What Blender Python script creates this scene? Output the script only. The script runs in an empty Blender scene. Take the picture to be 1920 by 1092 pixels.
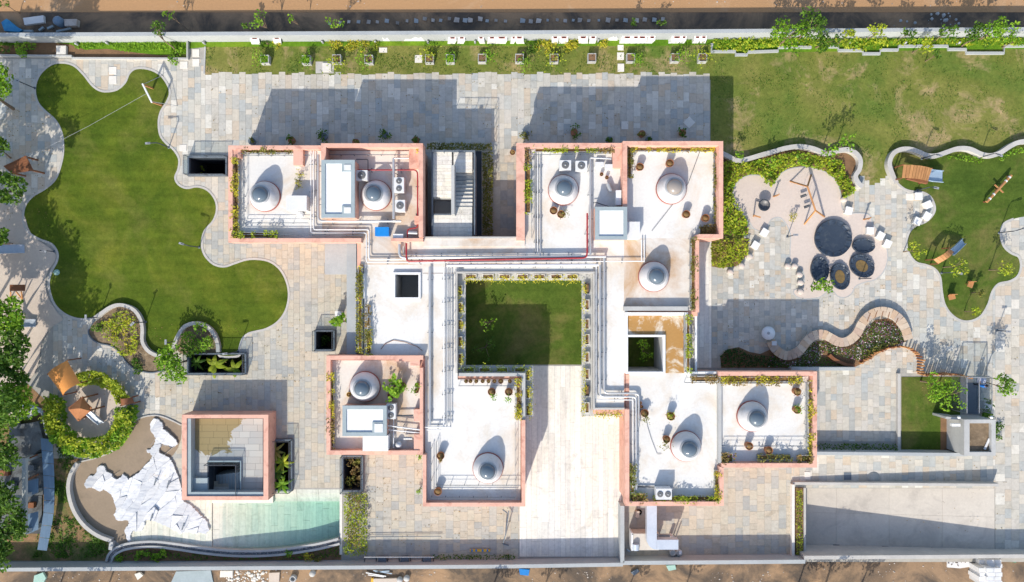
import bpy, bmesh, math, random
import numpy as np
from mathutils import Vector, Matrix
from mathutils.geometry import tessellate_polygon
R = math.radians
random.seed(7)
sc = bpy.context.scene
col = sc.collection
# ------------------------------------------------------------------ camera
S = 0.05          # metres per photo pixel at ground level
H = 64.0          # drone height
cam = bpy.data.objects.new('camera', bpy.data.cameras.new('camera'))
cam.data.sensor_width = 36; cam.data.lens = 24.0
cam.data.clip_start = 0.5; cam.data.clip_end = 2000
cam.location = (0, 0, H); col.objects.link(cam); sc.camera = cam
# ------------------------------------------------------------------ light
EL, AZ = 34.0, 19.5      # elevation, azimuth of travel clockwise from +Y
w = bpy.data.worlds.new("World"); sc.world = w; w.use_nodes = True
nt = w.node_tree; nt.nodes.clear()
sky = nt.nodes.new('ShaderNodeTexSky'); sky.sky_type = 'NISHITA'; sky.sun_disc = False
sky.sun_elevation = R(EL); sky.sun_rotation = R(180 + AZ); sky.altitude = 50; sky.dust_density = 1.5
bg = nt.nodes.new('ShaderNodeBackground'); bg.inputs[1].default_value = 0.15
wo = nt.nodes.new('ShaderNodeOutputWorld')
nt.links.new(sky.outputs[0], bg.inputs[0]); nt.links.new(bg.outputs[0], wo.inputs[0])
sun = bpy.data.objects.new('sun', bpy.data.lights.new('sun', 'SUN'))
sun.data.energy = 3.4; sun.data.angle = R(0.55); sun.data.color = (1.0, 0.93, 0.82)
_d = Vector((math.sin(R(AZ)) * math.cos(R(EL)), math.cos(R(AZ)) * math.cos(R(EL)), -math.sin(R(EL))))
sun.rotation_euler = _d.to_track_quat('-Z', 'Y').to_euler(); sun.location = (-20, -50, 60)
col.objects.link(sun)
sc.view_settings.view_transform = 'Standard'; sc.view_settings.look = 'None'
sc.view_settings.gamma = 1; sc.view_settings.exposure = 0.64
try: sc.view_settings.use_curve_mapping = False
except Exception: pass
# ------------------------------------------------------------------ helpers
def W(px, py, z=0.0):
    k = S * (1 - z / H)
    return Vector(((px - 960) * k, -(py - 546) * k, z))
ROOT = {}
def wl(o):
    v = Vector((0, 0, 0))
    while o is not None:
        v = v + o.location; o = o.parent
    return v
def tag(o, label=None, cat=None, group=None, kind=None):
    if label: o['label'] = label
    if cat: o['category'] = cat
    if group: o['group'] = group
    if kind: o['kind'] = kind
    return o
def empty(name, loc, label, cat, group=None):
    o = bpy.data.objects.new(name, None); o.location = loc; o.empty_display_size = 0.3
    col.objects.link(o); return tag(o, label, cat, group)
def link(name, me, parent=None, loc=None):
    o = bpy.data.objects.new(name, me)
    if parent is not None: o.parent = parent
    if loc is not None: o.location = loc
    col.objects.link(o); return o
def copy_tree(o, parent=None, loc=None, rz=None):
    c = o.copy(); col.objects.link(c); c.parent = parent
    if loc is not None: c.location = loc
    if rz is not None: c.rotation_euler = (0, 0, rz)
    for ch in o.children: copy_tree(ch, c)
    return c
class MB:
    def __init__(s): s.v = []; s.f = []; s.sm = []
    def add(s, vs, fs, smooth=False):
        n = len(s.v); s.v += [tuple(v) for v in vs]
        s.f += [tuple(i + n for i in f) for f in fs]; s.sm += [smooth] * len(fs); return s
    def box(s, x0, y0, x1, y1, z0, z1, rz=0.0):
        cx, cy = (x0 + x1) / 2, (y0 + y1) / 2; c, q = math.cos(rz), math.sin(rz)
        P = []
        for z in (z0, z1):
            for x, y in ((x0, y0), (x1, y0), (x1, y1), (x0, y1)):
                dx, dy = x - cx, y - cy; P.append((cx + dx * c - dy * q, cy + dx * q + dy * c, z))
        return s.add(P, [(3, 2, 1, 0), (4, 5, 6, 7), (0, 1, 5, 4), (1, 2, 6, 5), (2, 3, 7, 6), (3, 0, 4, 7)])
    def pbox(s, a, b, c, d, z0, z1, zr=None):   # photo pixels measured at height zr (default the top)
        zr = z1 if zr is None else zr
        p, q = W(a, d, zr), W(c, b, zr)
        return s.box(p.x, p.y, q.x, q.y, z0, z1)
    def beam(s, a, b, w, h):                     # square bar between two points
        a, b = Vector(a), Vector(b); d = (b - a)
        if d.length < 1e-6: return s
        d.normalize(); up = Vector((0, 0, 1)) if abs(d.z) < 0.95 else Vector((0, 1, 0))
        r = d.cross(up).normalized() * w / 2; u = r.cross(d).normalized() * h / 2
        P = [p + i * r + j * u for p in (a, b) for i, j in ((-1, -1), (1, -1), (1, 1), (-1, 1))]
        return s.add(P, [(3, 2, 1, 0), (4, 5, 6, 7), (0, 1, 5, 4), (1, 2, 6, 5), (2, 3, 7, 6), (3, 0, 4, 7)])
    def tube(s, pts, r, n=8, r2=None, caps=True):
        pts = [Vector(p) for p in pts]; m = len(pts); rings = []
        for i, p in enumerate(pts):
            d = (pts[min(i + 1, m - 1)] - pts[max(i - 1, 0)]).normalized()
            up = Vector((0, 0, 1)) if abs(d.z) < 0.9 else Vector((1, 0, 0))
            a = d.cross(up).normalized(); b = a.cross(d).normalized()
            rr = r if r2 is None else r + (r2 - r) * i / (m - 1)
            rings.append([p + (a * math.cos(t) + b * math.sin(t)) * rr for t in [2 * math.pi * k / n for k in range(n)]])
        V = [v for g in rings for v in g]; F = []
        for i in range(m - 1):
            for k in range(n):
                F.append((i * n + k, i * n + (k + 1) % n, (i + 1) * n + (k + 1) % n, (i + 1) * n + k))
        s.add(V, F, True)
        if caps: s.add(rings[0], [tuple(range(n))[::-1]]); s.add(rings[-1], [tuple(range(n))])
        return s
    def lathe(s, c, prof, n=24, smooth=True, cap=True):  # prof [(r,z)...] about c
        V = []; F = []
        for r, z in prof:
            for k in range(n):
                t = 2 * math.pi * k / n; V.append((c[0] + r * math.cos(t), c[1] + r * math.sin(t), c[2] + z))
        for i in range(len(prof) - 1):
            for k in range(n):
                F.append((i * n + k, i * n + (k + 1) % n, (i + 1) * n + (k + 1) % n, (i + 1) * n + k))
        s.add(V, F, smooth)
        if cap: s.add(V[-n:], [tuple(range(n))])
        return s
    def prism(s, pts, z0, z1):                   # world xy polygon
        P = [Vector((p[0], p[1], 0)) for p in pts]
        a = sum(P[i].x * P[(i + 1) % len(P)].y - P[(i + 1) % len(P)].x * P[i].y for i in range(len(P)))
        if a < 0: P.reverse()
        T = tessellate_polygon([P]); n = len(P)
        tri = []
        for t in T:
            A, B, C = P[t[0]], P[t[1]], P[t[2]]
            cr = (B.x - A.x) * (C.y - A.y) - (B.y - A.y) * (C.x - A.x)
            tri.append(t if cr > 0 else (t[2], t[1], t[0]))
        s.add([(p.x, p.y, z1) for p in P], tri)
        if z0 is not None:
            s.add([(p.x, p.y, z0) for p in P] + [(p.x, p.y, z1) for p in P],
                  [(i, (i + 1) % n, n + (i + 1) % n, n + i) for i in range(n)])
        return s
    def band(s, pts, wd, z0, z1, closed=False):
        P = [Vector((p[0], p[1], 0)) for p in pts]; n = len(P); L = []; Rr = []
        for i in range(n):
            a = P[(i - 1) % n] if closed else P[max(i - 1, 0)]
            b = P[(i + 1) % n] if closed else P[min(i + 1, n - 1)]
            d = (b - a).normalized(); nr = Vector((-d.y, d.x, 0)) * wd / 2
            L.append(P[i] + nr); Rr.append(P[i] - nr)
        V = [(p.x, p.y, z) for z in (z0, z1) for p in L + Rr]
        F = []; m = n if closed else n - 1
        for i in range(m):
            j = (i + 1) % n
            F += [(2 * n + i, 3 * n + i, 3 * n + j, 2 * n + j), (i, 2 * n + i, 2 * n + j, j), (n + i, n + j, 3 * n + j, 3 * n + i)]
        if not closed: F += [(0, n, 3 * n, 2 * n), (n - 1, 3 * n - 1, 4 * n - 1, 2 * n - 1)[::-1]]
        return s.add(V, F)
    def mesh(s, name, mt, off=Vector((0, 0, 0))):
        me = bpy.data.meshes.new(name)
        me.from_pydata([(v[0] - off.x, v[1] - off.y, v[2] - off.z) for v in s.v], [], s.f)
        me.polygons.foreach_set('use_smooth', s.sm); me.materials.append(mt); me.update(); return me
    def obj(s, name, mt, parent=None, label=None):
        off = wl(parent) if parent is not None else Vector((0, 0, 0))
        o = link(name, s.mesh(name, mt, off), parent)
        if label: o['label'] = label
        return o
    def top(s, name, mt, label, cat=None, group=None, kind=None):
        c = Vector((sum(v[0] for v in s.v) / len(s.v), sum(v[1] for v in s.v) / len(s.v), min(v[2] for v in s.v)))
        o = link(name, s.mesh(name, mt, c), None, c)
        return tag(o, label, cat, group, kind)
def spline(pts, n=6, closed=True):
    out = []; m = len(pts)
    for i in range(m if closed else m - 1):
        if closed: a, b, c, d = [pts[(i + k) % m] for k in (-1, 0, 1, 2)]
        else: a, b, c, d = pts[max(i - 1, 0)], pts[i], pts[i + 1], pts[min(i + 2, m - 1)]
        for k in range(n):
            t = k / n
            out.append(tuple(0.5 * (2 * b[j] + (c[j] - a[j]) * t + (2 * a[j] - 5 * b[j] + 4 * c[j] - d[j]) * t * t + (3 * b[j] - a[j] - 3 * c[j] + d[j]) * t ** 3) for j in (0, 1)))
    if not closed: out.append(tuple(pts[-1]))
    return out
def wpts(pts, z=0.0): return [(W(x, y, z).x, W(x, y, z).y) for x, y in pts]
def inside(x, y, poly):
    c = False; n = len(poly); j = n - 1
    for i in range(n):
        xi, yi = poly[i]; xj, yj = poly[j]
        if (yi > y) != (yj > y) and x < (xj - xi) * (y - yi) / (yj - yi) + xi: c = not c
        j = i
    return c
ORD = ['first', 'second', 'third', 'fourth', 'fifth', 'sixth', 'seventh', 'eighth', 'ninth', 'tenth', 'eleventh', 'twelfth', 'thirteenth', 'fourteenth', 'fifteenth', 'sixteenth', 'seventeenth', 'eighteenth', 'nineteenth', 'twentieth', 'twenty-first', 'twenty-second', 'twenty-third', 'twenty-fourth', 'twenty-fifth', 'twenty-sixth', 'twenty-seventh', 'twenty-eighth', 'twenty-ninth', 'thirtieth'] + ['thirty-' + w for w in ('first', 'second', 'third', 'fourth', 'fifth', 'sixth', 'seventh', 'eighth', 'ninth')]
# ------------------------------------------------------------------ materials
def nodes(name):
    m = bpy.data.materials.new(name); m.use_nodes = True; t = m.node_tree
    return m, t, t.nodes['Principled BSDF'], t.nodes.new, t.links.new
def ramp(N, stops, interp='LINEAR'):
    r = N('ShaderNodeValToRGB'); e = r.color_ramp; e.interpolation = interp
    while len(e.elements) < len(stops): e.elements.new(0.5)
    for k, (p, c) in enumerate(stops): e.elements[k].position = p; e.elements[k].color = (*c, 1)
    return r
def noise(N, Lk, pos, scale, detail=4, rough=0.6, dist=0.0, sc3=None):
    n = N('ShaderNodeTexNoise'); n.inputs['Scale'].default_value = scale; n.inputs['Detail'].default_value = detail
    n.inputs['Roughness'].default_value = rough; n.inputs['Distortion'].default_value = dist
    if sc3:
        mp = N('ShaderNodeMapping'); mp.inputs['Scale'].default_value = sc3; Lk(pos, mp.inputs[0]); pos = mp.outputs[0]
    Lk(pos, n.inputs['Vector']); return n.outputs['Fac']
def mixc(N, Lk, f, a, b, mode='MIX'):
    m = N('ShaderNodeMix'); m.data_type = 'RGBA'; m.blend_type = mode
    for i, v in ((0, f), (6, a), (7, b)):
        if isinstance(v, (int, float)): m.inputs[i].default_value = v
        elif isinstance(v, tuple): m.inputs[i].default_value = (*v, 1)
        else: Lk(v, m.inputs[i])
    return m.outputs[2]
def rnd(N, Lk, mult=7.31):
    g = N('ShaderNodeNewGeometry'); o = N('ShaderNodeObjectInfo')
    a = N('ShaderNodeMath'); a.operation = 'MULTIPLY_ADD'; Lk(o.outputs['Random'], a.inputs[0]); a.inputs[1].default_value = mult; Lk(g.outputs['Random Per Island'], a.inputs[2])
    f = N('ShaderNodeMath'); f.operation = 'FRACT'; Lk(a.outputs[0], f.inputs[0]); return f.outputs[0]
def mat(name, c1, c2=None, scale=0.6, rough=0.85, bump=0.15, bscale=12, stain=None, st=(0.55, 0.75), sscale=0.35, sdist=0.6, metal=0.0, rv=0.0, sc3=None, spec=0.3, mid=None):
    m, t, B, N, Lk = nodes(name)
    g = N('ShaderNodeNewGeometry').outputs['Position']
    c2 = c2 or tuple(x * 0.82 for x in c1)
    f = noise(N, Lk, g, scale, 6, 0.62, 0.2, sc3)
    st_ = [(0.3, c1), (0.7, c2)] if mid is None else [(0.3, c1), (0.5, mid), (0.7, c2)]
    r = ramp(N, st_); Lk(f, r.inputs[0]); c = r.outputs[0]
    if stain:
        f2 = noise(N, Lk, g, sscale, 8, 0.68, sdist)
        r2 = ramp(N, [(st[0], (0, 0, 0)), (st[1], (1, 1, 1))]); Lk(f2, r2.inputs[0]); c = mixc(N, Lk, r2.outputs[0], c, stain)
    f3 = noise(N, Lk, g, 5.0, 5, 0.7); r3 = ramp(N, [(0.25, (0.92,) * 3), (0.75, (1.07,) * 3)]); Lk(f3, r3.inputs[0])
    c = mixc(N, Lk, 1.0, c, r3.outputs[0], 'MULTIPLY')
    if rv:
        q = ramp(N, [(0, (1 - rv,) * 3), (1, (1 + rv,) * 3)]); Lk(rnd(N, Lk), q.inputs[0]); c = mixc(N, Lk, 1.0, c, q.outputs[0], 'MULTIPLY')
    Lk(c, B.inputs['Base Color']); B.inputs['Roughness'].default_value = rough; B.inputs['Metallic'].default_value = metal
    B.inputs['Specular IOR Level'].default_value = spec
    if bump:
        b = N('ShaderNodeBump'); b.inputs['Strength'].default_value = bump; b.inputs['Distance'].default_value = 0.05
        Lk(noise(N, Lk, g, bscale, 5, 0.6), b.inputs['Height']); Lk(b.outputs[0], B.inputs['Normal'])
    return m
def mat_slab(name, cols, big=None, streak=None, rough=0.8, ct=1.12):
    m, t, B, N, Lk = nodes(name)
    g = N('ShaderNodeNewGeometry').outputs['Position']
    n = len(cols); me_ = [sum(c[k] for c in cols) / n for k in range(3)]; cols = [tuple(me_[k] + ct * (c[k] - me_[k]) for k in range(3)) for c in cols]; r = ramp(N, [(i / n, c) for i, c in enumerate(cols)], 'CONSTANT'); Lk(rnd(N, Lk), r.inputs[0]); c = r.outputs[0]
    if streak:
        f = noise(N, Lk, g, 1.0, 6, 0.7, 0.3, streak[0]); q = ramp(N, [(streak[1], (1, 1, 1)), (streak[2], streak[3])]); Lk(f, q.inputs[0])
        c = mixc(N, Lk, 1.0, c, q.outputs[0], 'MULTIPLY')
    f = noise(N, Lk, g, 0.12, 4, 0.6); q = ramp(N, big or [(0.35, (0.96, 0.97, 0.93)), (0.65, (1.02, 0.98, 0.91))]); Lk(f, q.inputs[0]); c = mixc(N, Lk, 1.0, c, q.outputs[0], 'MULTIPLY')
    f = noise(N, Lk, g, 0.45, 8, 0.75, 1.0); q = ramp(N, [(0.32, (0.74, 0.73, 0.70)), (0.46, (1, 1, 1))]); Lk(f, q.inputs[0]); c = mixc(N, Lk, .8, c, q.outputs[0], 'MULTIPLY')
    f = noise(N, Lk, g, 3.5, 6, 0.7); q = ramp(N, [(0.25, (0.85,) * 3), (0.75, (1.12,) * 3)]); Lk(f, q.inputs[0]); c = mixc(N, Lk, 1.0, c, q.outputs[0], 'MULTIPLY')
    Lk(c, B.inputs['Base Color']); B.inputs['Roughness'].default_value = rough; B.inputs['Specular IOR Level'].default_value = 0.25
    b = N('ShaderNodeBump'); b.inputs['Strength'].default_value = 0.2; b.inputs['Distance'].default_value = 0.03
    Lk(noise(N, Lk, g, 6, 5), b.inputs['Height']); Lk(b.outputs[0], B.inputs['Normal']); return m
def mat_grass(name, a, b, c, patch=None, pt=(0.56, 0.7), stripes=0.0, ps=0.22):
    m, t, B, N, Lk = nodes(name)
    g = N('ShaderNodeNewGeometry').outputs['Position']
    r = ramp(N, [(0.28, a), (0.5, b), (0.72, c)]); Lk(noise(N, Lk, g, 0.16, 7, 0.65, 0.4), r.inputs[0]); cc = r.outputs[0]
    if patch:
        r2 = ramp(N, [(pt[0], (0, 0, 0)), (pt[1], (1, 1, 1))]); Lk(noise(N, Lk, g, ps, 10, 0.72, 0.5), r2.inputs[0]); cc = mixc(N, Lk, r2.outputs[0], cc, patch)
    if stripes:
        q = ramp(N, [(0.4, (1 - stripes,) * 3), (0.6, (1 + stripes,) * 3)]); Lk(noise(N, Lk, g, 1.0, 3, 0.5, 0.1, (0.12, 1.6, 1)), q.inputs[0]); cc = mixc(N, Lk, 1.0, cc, q.outputs[0], 'MULTIPLY')
    q = ramp(N, [(0.3, (0.80, 0.84, 0.80)), (0.7, (1.22, 1.17, 1.2))]); Lk(noise(N, Lk, g, .75, 6, 0.7, .3), q.inputs[0]); cc = mixc(N, Lk, 1.0, cc, q.outputs[0], 'MULTIPLY')
    q = ramp(N, [(0.2, (0.5, 0.55, 0.5)), (0.8, (1.5, 1.42, 1.5))]); Lk(noise(N, Lk, g, 3.2, 8, 0.85), q.inputs[0]); cc = mixc(N, Lk, 1.0, cc, q.outputs[0], 'MULTIPLY')
    Lk(cc, B.inputs['Base Color']); B.inputs['Roughness'].default_value = 0.95; B.inputs['Specular IOR Level'].default_value = 0.1
    bm_ = N('ShaderNodeBump'); bm_.inputs['Strength'].default_value = 0.6; bm_.inputs['Distance'].default_value = 0.08
    Lk(noise(N, Lk, g, 14, 6, 0.75), bm_.inputs['Height']); Lk(bm_.outputs[0], B.inputs['Normal']); return m
def mat_leaf(name, cols, tr=0.35):
    m, t, B, N, Lk = nodes(name)
    n = len(cols); cols = [tuple(min(.8, v * 1.4) for v in c) for c in cols]; r = ramp(N, [(i / (n - 1), c) for i, c in enumerate(cols)], 'LINEAR' if n < 7 else 'CONSTANT'); Lk(rnd(N, Lk), r.inputs[0])
    g = N('ShaderNodeNewGeometry').outputs['Position']
    q = ramp(N, [(0.3, (0.7, 0.75, 0.7)), (0.7, (1.25, 1.2, 1.1))]); Lk(noise(N, Lk, g, 0.9, 4), q.inputs[0]); c = mixc(N, Lk, 1.0, r.outputs[0], q.outputs[0], 'MULTIPLY')
    Lk(c, B.inputs['Base Color']); B.inputs['Roughness'].default_value = 0.6; B.inputs['Specular IOR Level'].default_value = 0.25
    T = N('ShaderNodeBsdfTranslucent'); Lk(c, T.inputs[0]); mx = N('ShaderNodeMixShader'); mx.inputs[0].default_value = tr
    Lk(B.outputs[0], mx.inputs[1]); Lk(T.outputs[0], mx.inputs[2]); Lk(mx.outputs[0], t.nodes['Material Output'].inputs[0]); return m
def mat_glass(name, tint, a=0.25, rough=0.05):
    m, t, B, N, Lk = nodes(name)
    T = N('ShaderNodeBsdfTransparent'); T.inputs[0].default_value = (*tint, 1); B.inputs['Base Color'].default_value = (*[x * 0.6 for x in tint], 1)
    B.inputs['Roughness'].default_value = rough; mx = N('ShaderNodeMixShader'); mx.inputs[0].default_value = a
    Lk(T.outputs[0], mx.inputs[1]); Lk(B.outputs[0], mx.inputs[2]); Lk(mx.outputs[0], t.nodes['Material Output'].inputs[0]); return m
M = {}
M['pave'] = mat_slab('sandstone_paving', [(.49,.465,.42),(.52,.485,.43),(.45,.445,.425),(.55,.52,.475),(.47,.44,.39),(.53,.455,.375),(.42,.435,.435),(.61,.59,.55),(.50,.475,.44),(.53,.505,.47),(.51,.45,.385),(.48,.475,.455),(.52,.50,.455),(.40,.405,.395),(.49,.47,.435),(.56,.525,.47)])
M['paveb'] = mat_slab('warm_sandstone_paving', [(.455,.43,.375),(.485,.445,.375),(.43,.42,.385),(.465,.44,.39),(.49,.47,.42),(.43,.43,.405),(.48,.455,.39),(.40,.405,.39),(.50,.455,.385),(.45,.415,.355),(.44,.43,.40),(.37,.375,.365)])
M['bench'] = mat_slab('pink_sandstone', [(.52,.41,.32),(.48,.36,.29),(.55,.45,.36),(.50,.37,.27),(.46,.37,.31)])
M['marble'] = mat_slab('white_marble_planks', [(.74,.72,.68),(.78,.76,.72),(.70,.68,.65),(.76,.73,.68),(.80,.78,.75),(.72,.70,.68)], streak=((2.2,.22,1),.5,.78,(.68,.70,.74)), rough=.55)
M['poolm'] = mat_slab('pale_pool_marble', [(.66,.66,.60),(.70,.70,.63),(.62,.64,.58),(.68,.67,.60)], streak=((2.6,.16,1),.48,.75,(.72,.76,.72)), rough=.6)
M['joint'] = mat('paving_joint', (.39,.37,.33), (.31,.30,.27), 2, .95)
M['dirt'] = mat('dry_dirt', (.40,.25,.14), (.20,.135,.085), .16, .98, .5, 6, stain=(.10,.078,.06), st=(.42,.58), sscale=.2, mid=(.30,.20,.12))
M['road'] = mat('sandy_road', (.46,.26,.12), (.37,.22,.115), .05, .98, .4, 5, sc3=(.25,2,1), stain=(.50,.35,.22), st=(.55,.8), sscale=.2)
M['soil'] = mat('brown_soil', (.25,.145,.075), (.15,.09,.05), .8, .98, .7, 9)
M['mulch'] = mat('dry_mulch', (.26,.19,.12), (.13,.095,.06), 1.6, .98, .9, 9, stain=(.33,.26,.17), st=(.55,.7), sscale=1.5)
M['grass'] = mat_grass('lawn_grass', (.046,.086,.009), (.084,.124,.012), (.150,.168,.020), patch=(.17,.17,.04), pt=(.5,.78), ps=.12, stripes=.08)
M['grassn'] = mat_grass('patchy_grass', (.085,.150,.025), (.145,.170,.035), (.22,.21,.06), patch=(.44,.31,.18), pt=(.52,.70), ps=.22)
M['grassb'] = mat_grass('bright_bed_grass', (.06,.15,.01), (.11,.22,.015), (.17,.25,.02), patch=(.30,.17,.09), pt=(.62,.7), ps=.15)
M['grassc'] = mat_grass('courtyard_grass', (.045,.085,.012), (.075,.118,.018), (.14,.155,.035), patch=(.19,.15,.06), pt=(.48,.75), ps=.16, stripes=.05)
M['weedy'] = mat_grass('weedy_ground', (.05,.09,.02), (.11,.13,.04), (.22,.16,.08), patch=(.30,.18,.10), pt=(.42,.58), ps=.3)
M['conc'] = mat('grey_concrete', (.47,.47,.45), (.37,.37,.36), .5, .85)
M['kerb'] = mat('pale_kerb', (.50,.48,.44), (.40,.385,.36), .8, .85)
M['wallc'] = mat('boundary_wall_render', (.40,.42,.42), (.34,.36,.365), .4, .85)
M['cwhite'] = mat('white_slab', (.72,.69,.63), (.62,.59,.53), .8, .8)
M['ramp'] = mat('ramp_concrete', (.58,.53,.455), (.49,.445,.385), .3, .88, stain=(.38,.345,.30), st=(.52,.75), sscale=.35, rv=.03)
M['wet'] = mat('brown_stone_floor', (.24,.185,.125), (.19,.15,.105), .25, .8, mid=(.28,.215,.15))
M['pink'] = mat('salmon_render', (.72,.42,.32), (.64,.37,.28), .5, .85, stain=(.46,.22,.165), st=(.50,.70), sscale=.9)
M['roof'] = mat('white_roof_coating', (.71,.70,.67), (.64,.63,.60), .35, .7, .08, stain=(.58,.48,.36), st=(.48,.74), sscale=.22)
M['roofs'] = mat('stained_roof_coating', (.70,.665,.61), (.60,.55,.49), .3, .75, .1, stain=(.47,.31,.18), st=(.44,.70), sscale=.16, sdist=1.2)
M['roofb'] = mat('rusty_stained_roof', (.70,.64,.54), (.6,.52,.4), .5, .8, .1, stain=(.40,.22,.07), st=(.40,.48), sscale=.28, sdist=1.0)
M['white'] = mat('white_paint', (.76,.76,.75), (.70,.70,.70), .8, .5, .03)
M['offw'] = mat('offwhite_panel', (.68,.68,.67), (.60,.60,.60), .8, .6, .03)
M['rim'] = mat('blue_grey_coping', (.33,.39,.41), (.28,.335,.35), .8, .7)
M['greyp'] = mat('grey_metal', (.42,.43,.44), (.34,.35,.36), 1.5, .45, .02, metal=.4)
M['pipew'] = mat('silver_pipe_cladding', (.62,.62,.61), (.52,.52,.52), 1.5, .35, .03, metal=.55)
M['slabd'] = mat('shade_darkened_concrete', (.16,.18,.19), (.07,.075,.08), .5, .8, .2, stain=(.04,.04,.04), st=(.5,.65), sscale=.6)  # concrete under trees and frame; their shade is put into the dark colour
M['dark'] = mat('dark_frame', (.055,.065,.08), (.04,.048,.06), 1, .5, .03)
M['frame'] = mat('slate_frame', (.15,.18,.21), (.11,.13,.155), 1, .6, .03)
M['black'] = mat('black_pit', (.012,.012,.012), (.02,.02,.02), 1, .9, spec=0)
M['fan'] = mat('fan_grille', (.12,.12,.12), (.2,.2,.2), 8, .5, .1, metal=.3)
M['red'] = mat('red_fire_pipe', (.36,.03,.04), (.30,.03,.035), 1, .45, .02)
M['blue'] = mat('blue_plastic', (.01,.22,.60), (.015,.18,.50), 1, .45, .02)
M['tarp'] = mat('blue_tarpaulin', (.03,.20,.42), (.06,.30,.50), 2, .6, .4, 5)
M['green'] = mat('green_plastic', (.02,.36,.22), (.03,.42,.28), 2, .6, .2)
M['teal'] = mat('pale_teal_sheet', (.28,.46,.40), (.36,.52,.45), 2, .6, .2)
M['yellow'] = mat('yellow_plastic', (.70,.42,.04), (.62,.36,.03), 2, .5, .05)
M['wood'] = mat('orange_wood', (.50,.25,.10), (.38,.18,.07), 1.5, .65, .15, 10, sc3=(3,1,1), rv=.12)
M['woodd'] = mat('brown_wood', (.26,.105,.045), (.19,.075,.035), 1.5, .7, .15, 10, rv=.12)
M['orange'] = mat('orange_roof_sheet', (.62,.26,.065), (.54,.22,.055), .8, .6, .05)
M['copper'] = mat('copper_tent_roof', (.40,.17,.07), (.30,.12,.05), .8, .6, .1)
M['slide'] = mat('steel_slide', (.55,.60,.66), (.48,.53,.60), 1, .4, .0, metal=.25)
M['bslide'] = mat('pale_blue_slide', (.36,.46,.56), (.32,.42,.52), 1, .35, .0)
M['tramp'] = mat('trampoline_mat', (.035,.05,.075), (.025,.038,.06), 1.2, .55, .05, stain=(.07,.085,.10), st=(.5,.7), sscale=1.2)
M['trampe'] = mat('trampoline_cover', (.045,.065,.095), (.022,.032,.05), 2.2, .35, .5, 4)
M['wleaf'] = mat('leaf_litter', (.20,.13,.045), (.11,.08,.04), 4, .9, .4)
M['rubber'] = mat('cream_play_surface', (.60,.51,.44), (.55,.47,.41), .25, .92)
M['sand'] = mat('pale_sand', (.56,.48,.40), (.50,.42,.35), .4, .95)
M['terra'] = mat('terracotta', (.36,.155,.075), (.28,.12,.06), 2, .8)
M['coir'] = mat('coir_pot_soil', (.26,.15,.055), (.16,.10,.045), 5, .95, .6)
M['cone'] = mat('dome_curb_plaster', (.60,.585,.58), (.52,.51,.51), .8, .6, .05, stain=(.40,.35,.30), st=(.55,.78), sscale=.9, rv=.06)
M['maroon'] = mat('maroon_trim', (.26,.075,.06), (.33,.12,.09), 1.5, .7)
M['corr'] = mat('blue_corrugated_sheet', (.16,.24,.33), (.12,.19,.27), 1, .5, .1, sc3=(6,.5,1))
M['debris'] = mat('rubble', (.50,.45,.40), (.34,.29,.25), 2, .9, .3, rv=.35)
M['pebble'] = mat('mixed_pebbles', (.34,.33,.33), (.16,.16,.17), 5, .8, .2, rv=.5)
M['skin'] = mat('skin', (.30,.16,.10), (.27,.14,.09), 2, .6, 0)
M['hair'] = mat('black_hair', (.012,.01,.009), (.02,.016,.014), 5, .6, .1)
M['shirt'] = mat('blue_shirt', (.015,.17,.55), (.012,.13,.45), 3, .8, .1)
M['pants'] = mat('dark_trousers', (.03,.035,.05), (.02,.025,.035), 3, .8, .1)
M['lilac'] = mat('lilac_cloth', (.55,.55,.72), (.65,.65,.78), 3, .8, .2)
M['bark'] = mat('bark', (.24,.17,.11), (.16,.115,.075), 3, .9, .4)
M['carved'] = mat('white_marble_carving', (.68,.68,.67), (.42,.44,.48), .9, .5, .1, stain=(.62,.52,.42), st=(.62,.72), sscale=.5, rv=.11, mid=(.60,.61,.62), sc3=(1.6,5,1))
M['glass'] = mat_glass('clear_glass', (.90,.93,.94), .07)
M['gpanel'] = mat_glass('railing_glass', (.86,.90,.92), .08)
m_, t_, B_, N_, L_ = nodes('skylight_glass')
B_.inputs['Base Color'].default_value = (.10,.135,.17,1); B_.inputs['Roughness'].default_value = .08; B_.inputs['Specular IOR Level'].default_value = .55; M['sky'] = m_
m_, t_, B_, N_, L_ = nodes('dusty_skylight_glass')
B_.inputs['Base Color'].default_value = (.27,.24,.215,1); B_.inputs['Roughness'].default_value = .22; B_.inputs['Specular IOR Level'].default_value = .6; M['skyd'] = m_
m_, t_, B_, N_, L_ = nodes('pool_water')
for n_ in list(t_.nodes):
    if n_.type == 'BSDF_PRINCIPLED': t_.nodes.remove(n_)
T_ = N_('ShaderNodeBsdfTransparent'); G_ = N_('ShaderNodeBsdfGlossy'); G_.inputs['Roughness'].default_value = .05
b_ = N_('ShaderNodeBump'); b_.inputs['Strength'].default_value = .5; b_.inputs['Distance'].default_value = .05; L_(noise(N_, L_, N_('ShaderNodeNewGeometry').outputs['Position'], 1.6, 4, .6, .5), b_.inputs['Height']); L_(b_.outputs[0], G_.inputs['Normal'])
X_ = N_('ShaderNodeMixShader'); X_.inputs[0].default_value = .07
L_(T_.outputs[0], X_.inputs[1]); L_(G_.outputs[0], X_.inputs[2]); L_(X_.outputs[0], t_.nodes['Material Output'].inputs[0])
V_ = N_('ShaderNodeVolumeAbsorption'); V_.inputs[0].default_value = (.36,.80,.70,1); V_.inputs[1].default_value = .75
L_(V_.outputs[0], t_.nodes['Material Output'].inputs[1]); M['water'] = m_
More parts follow.
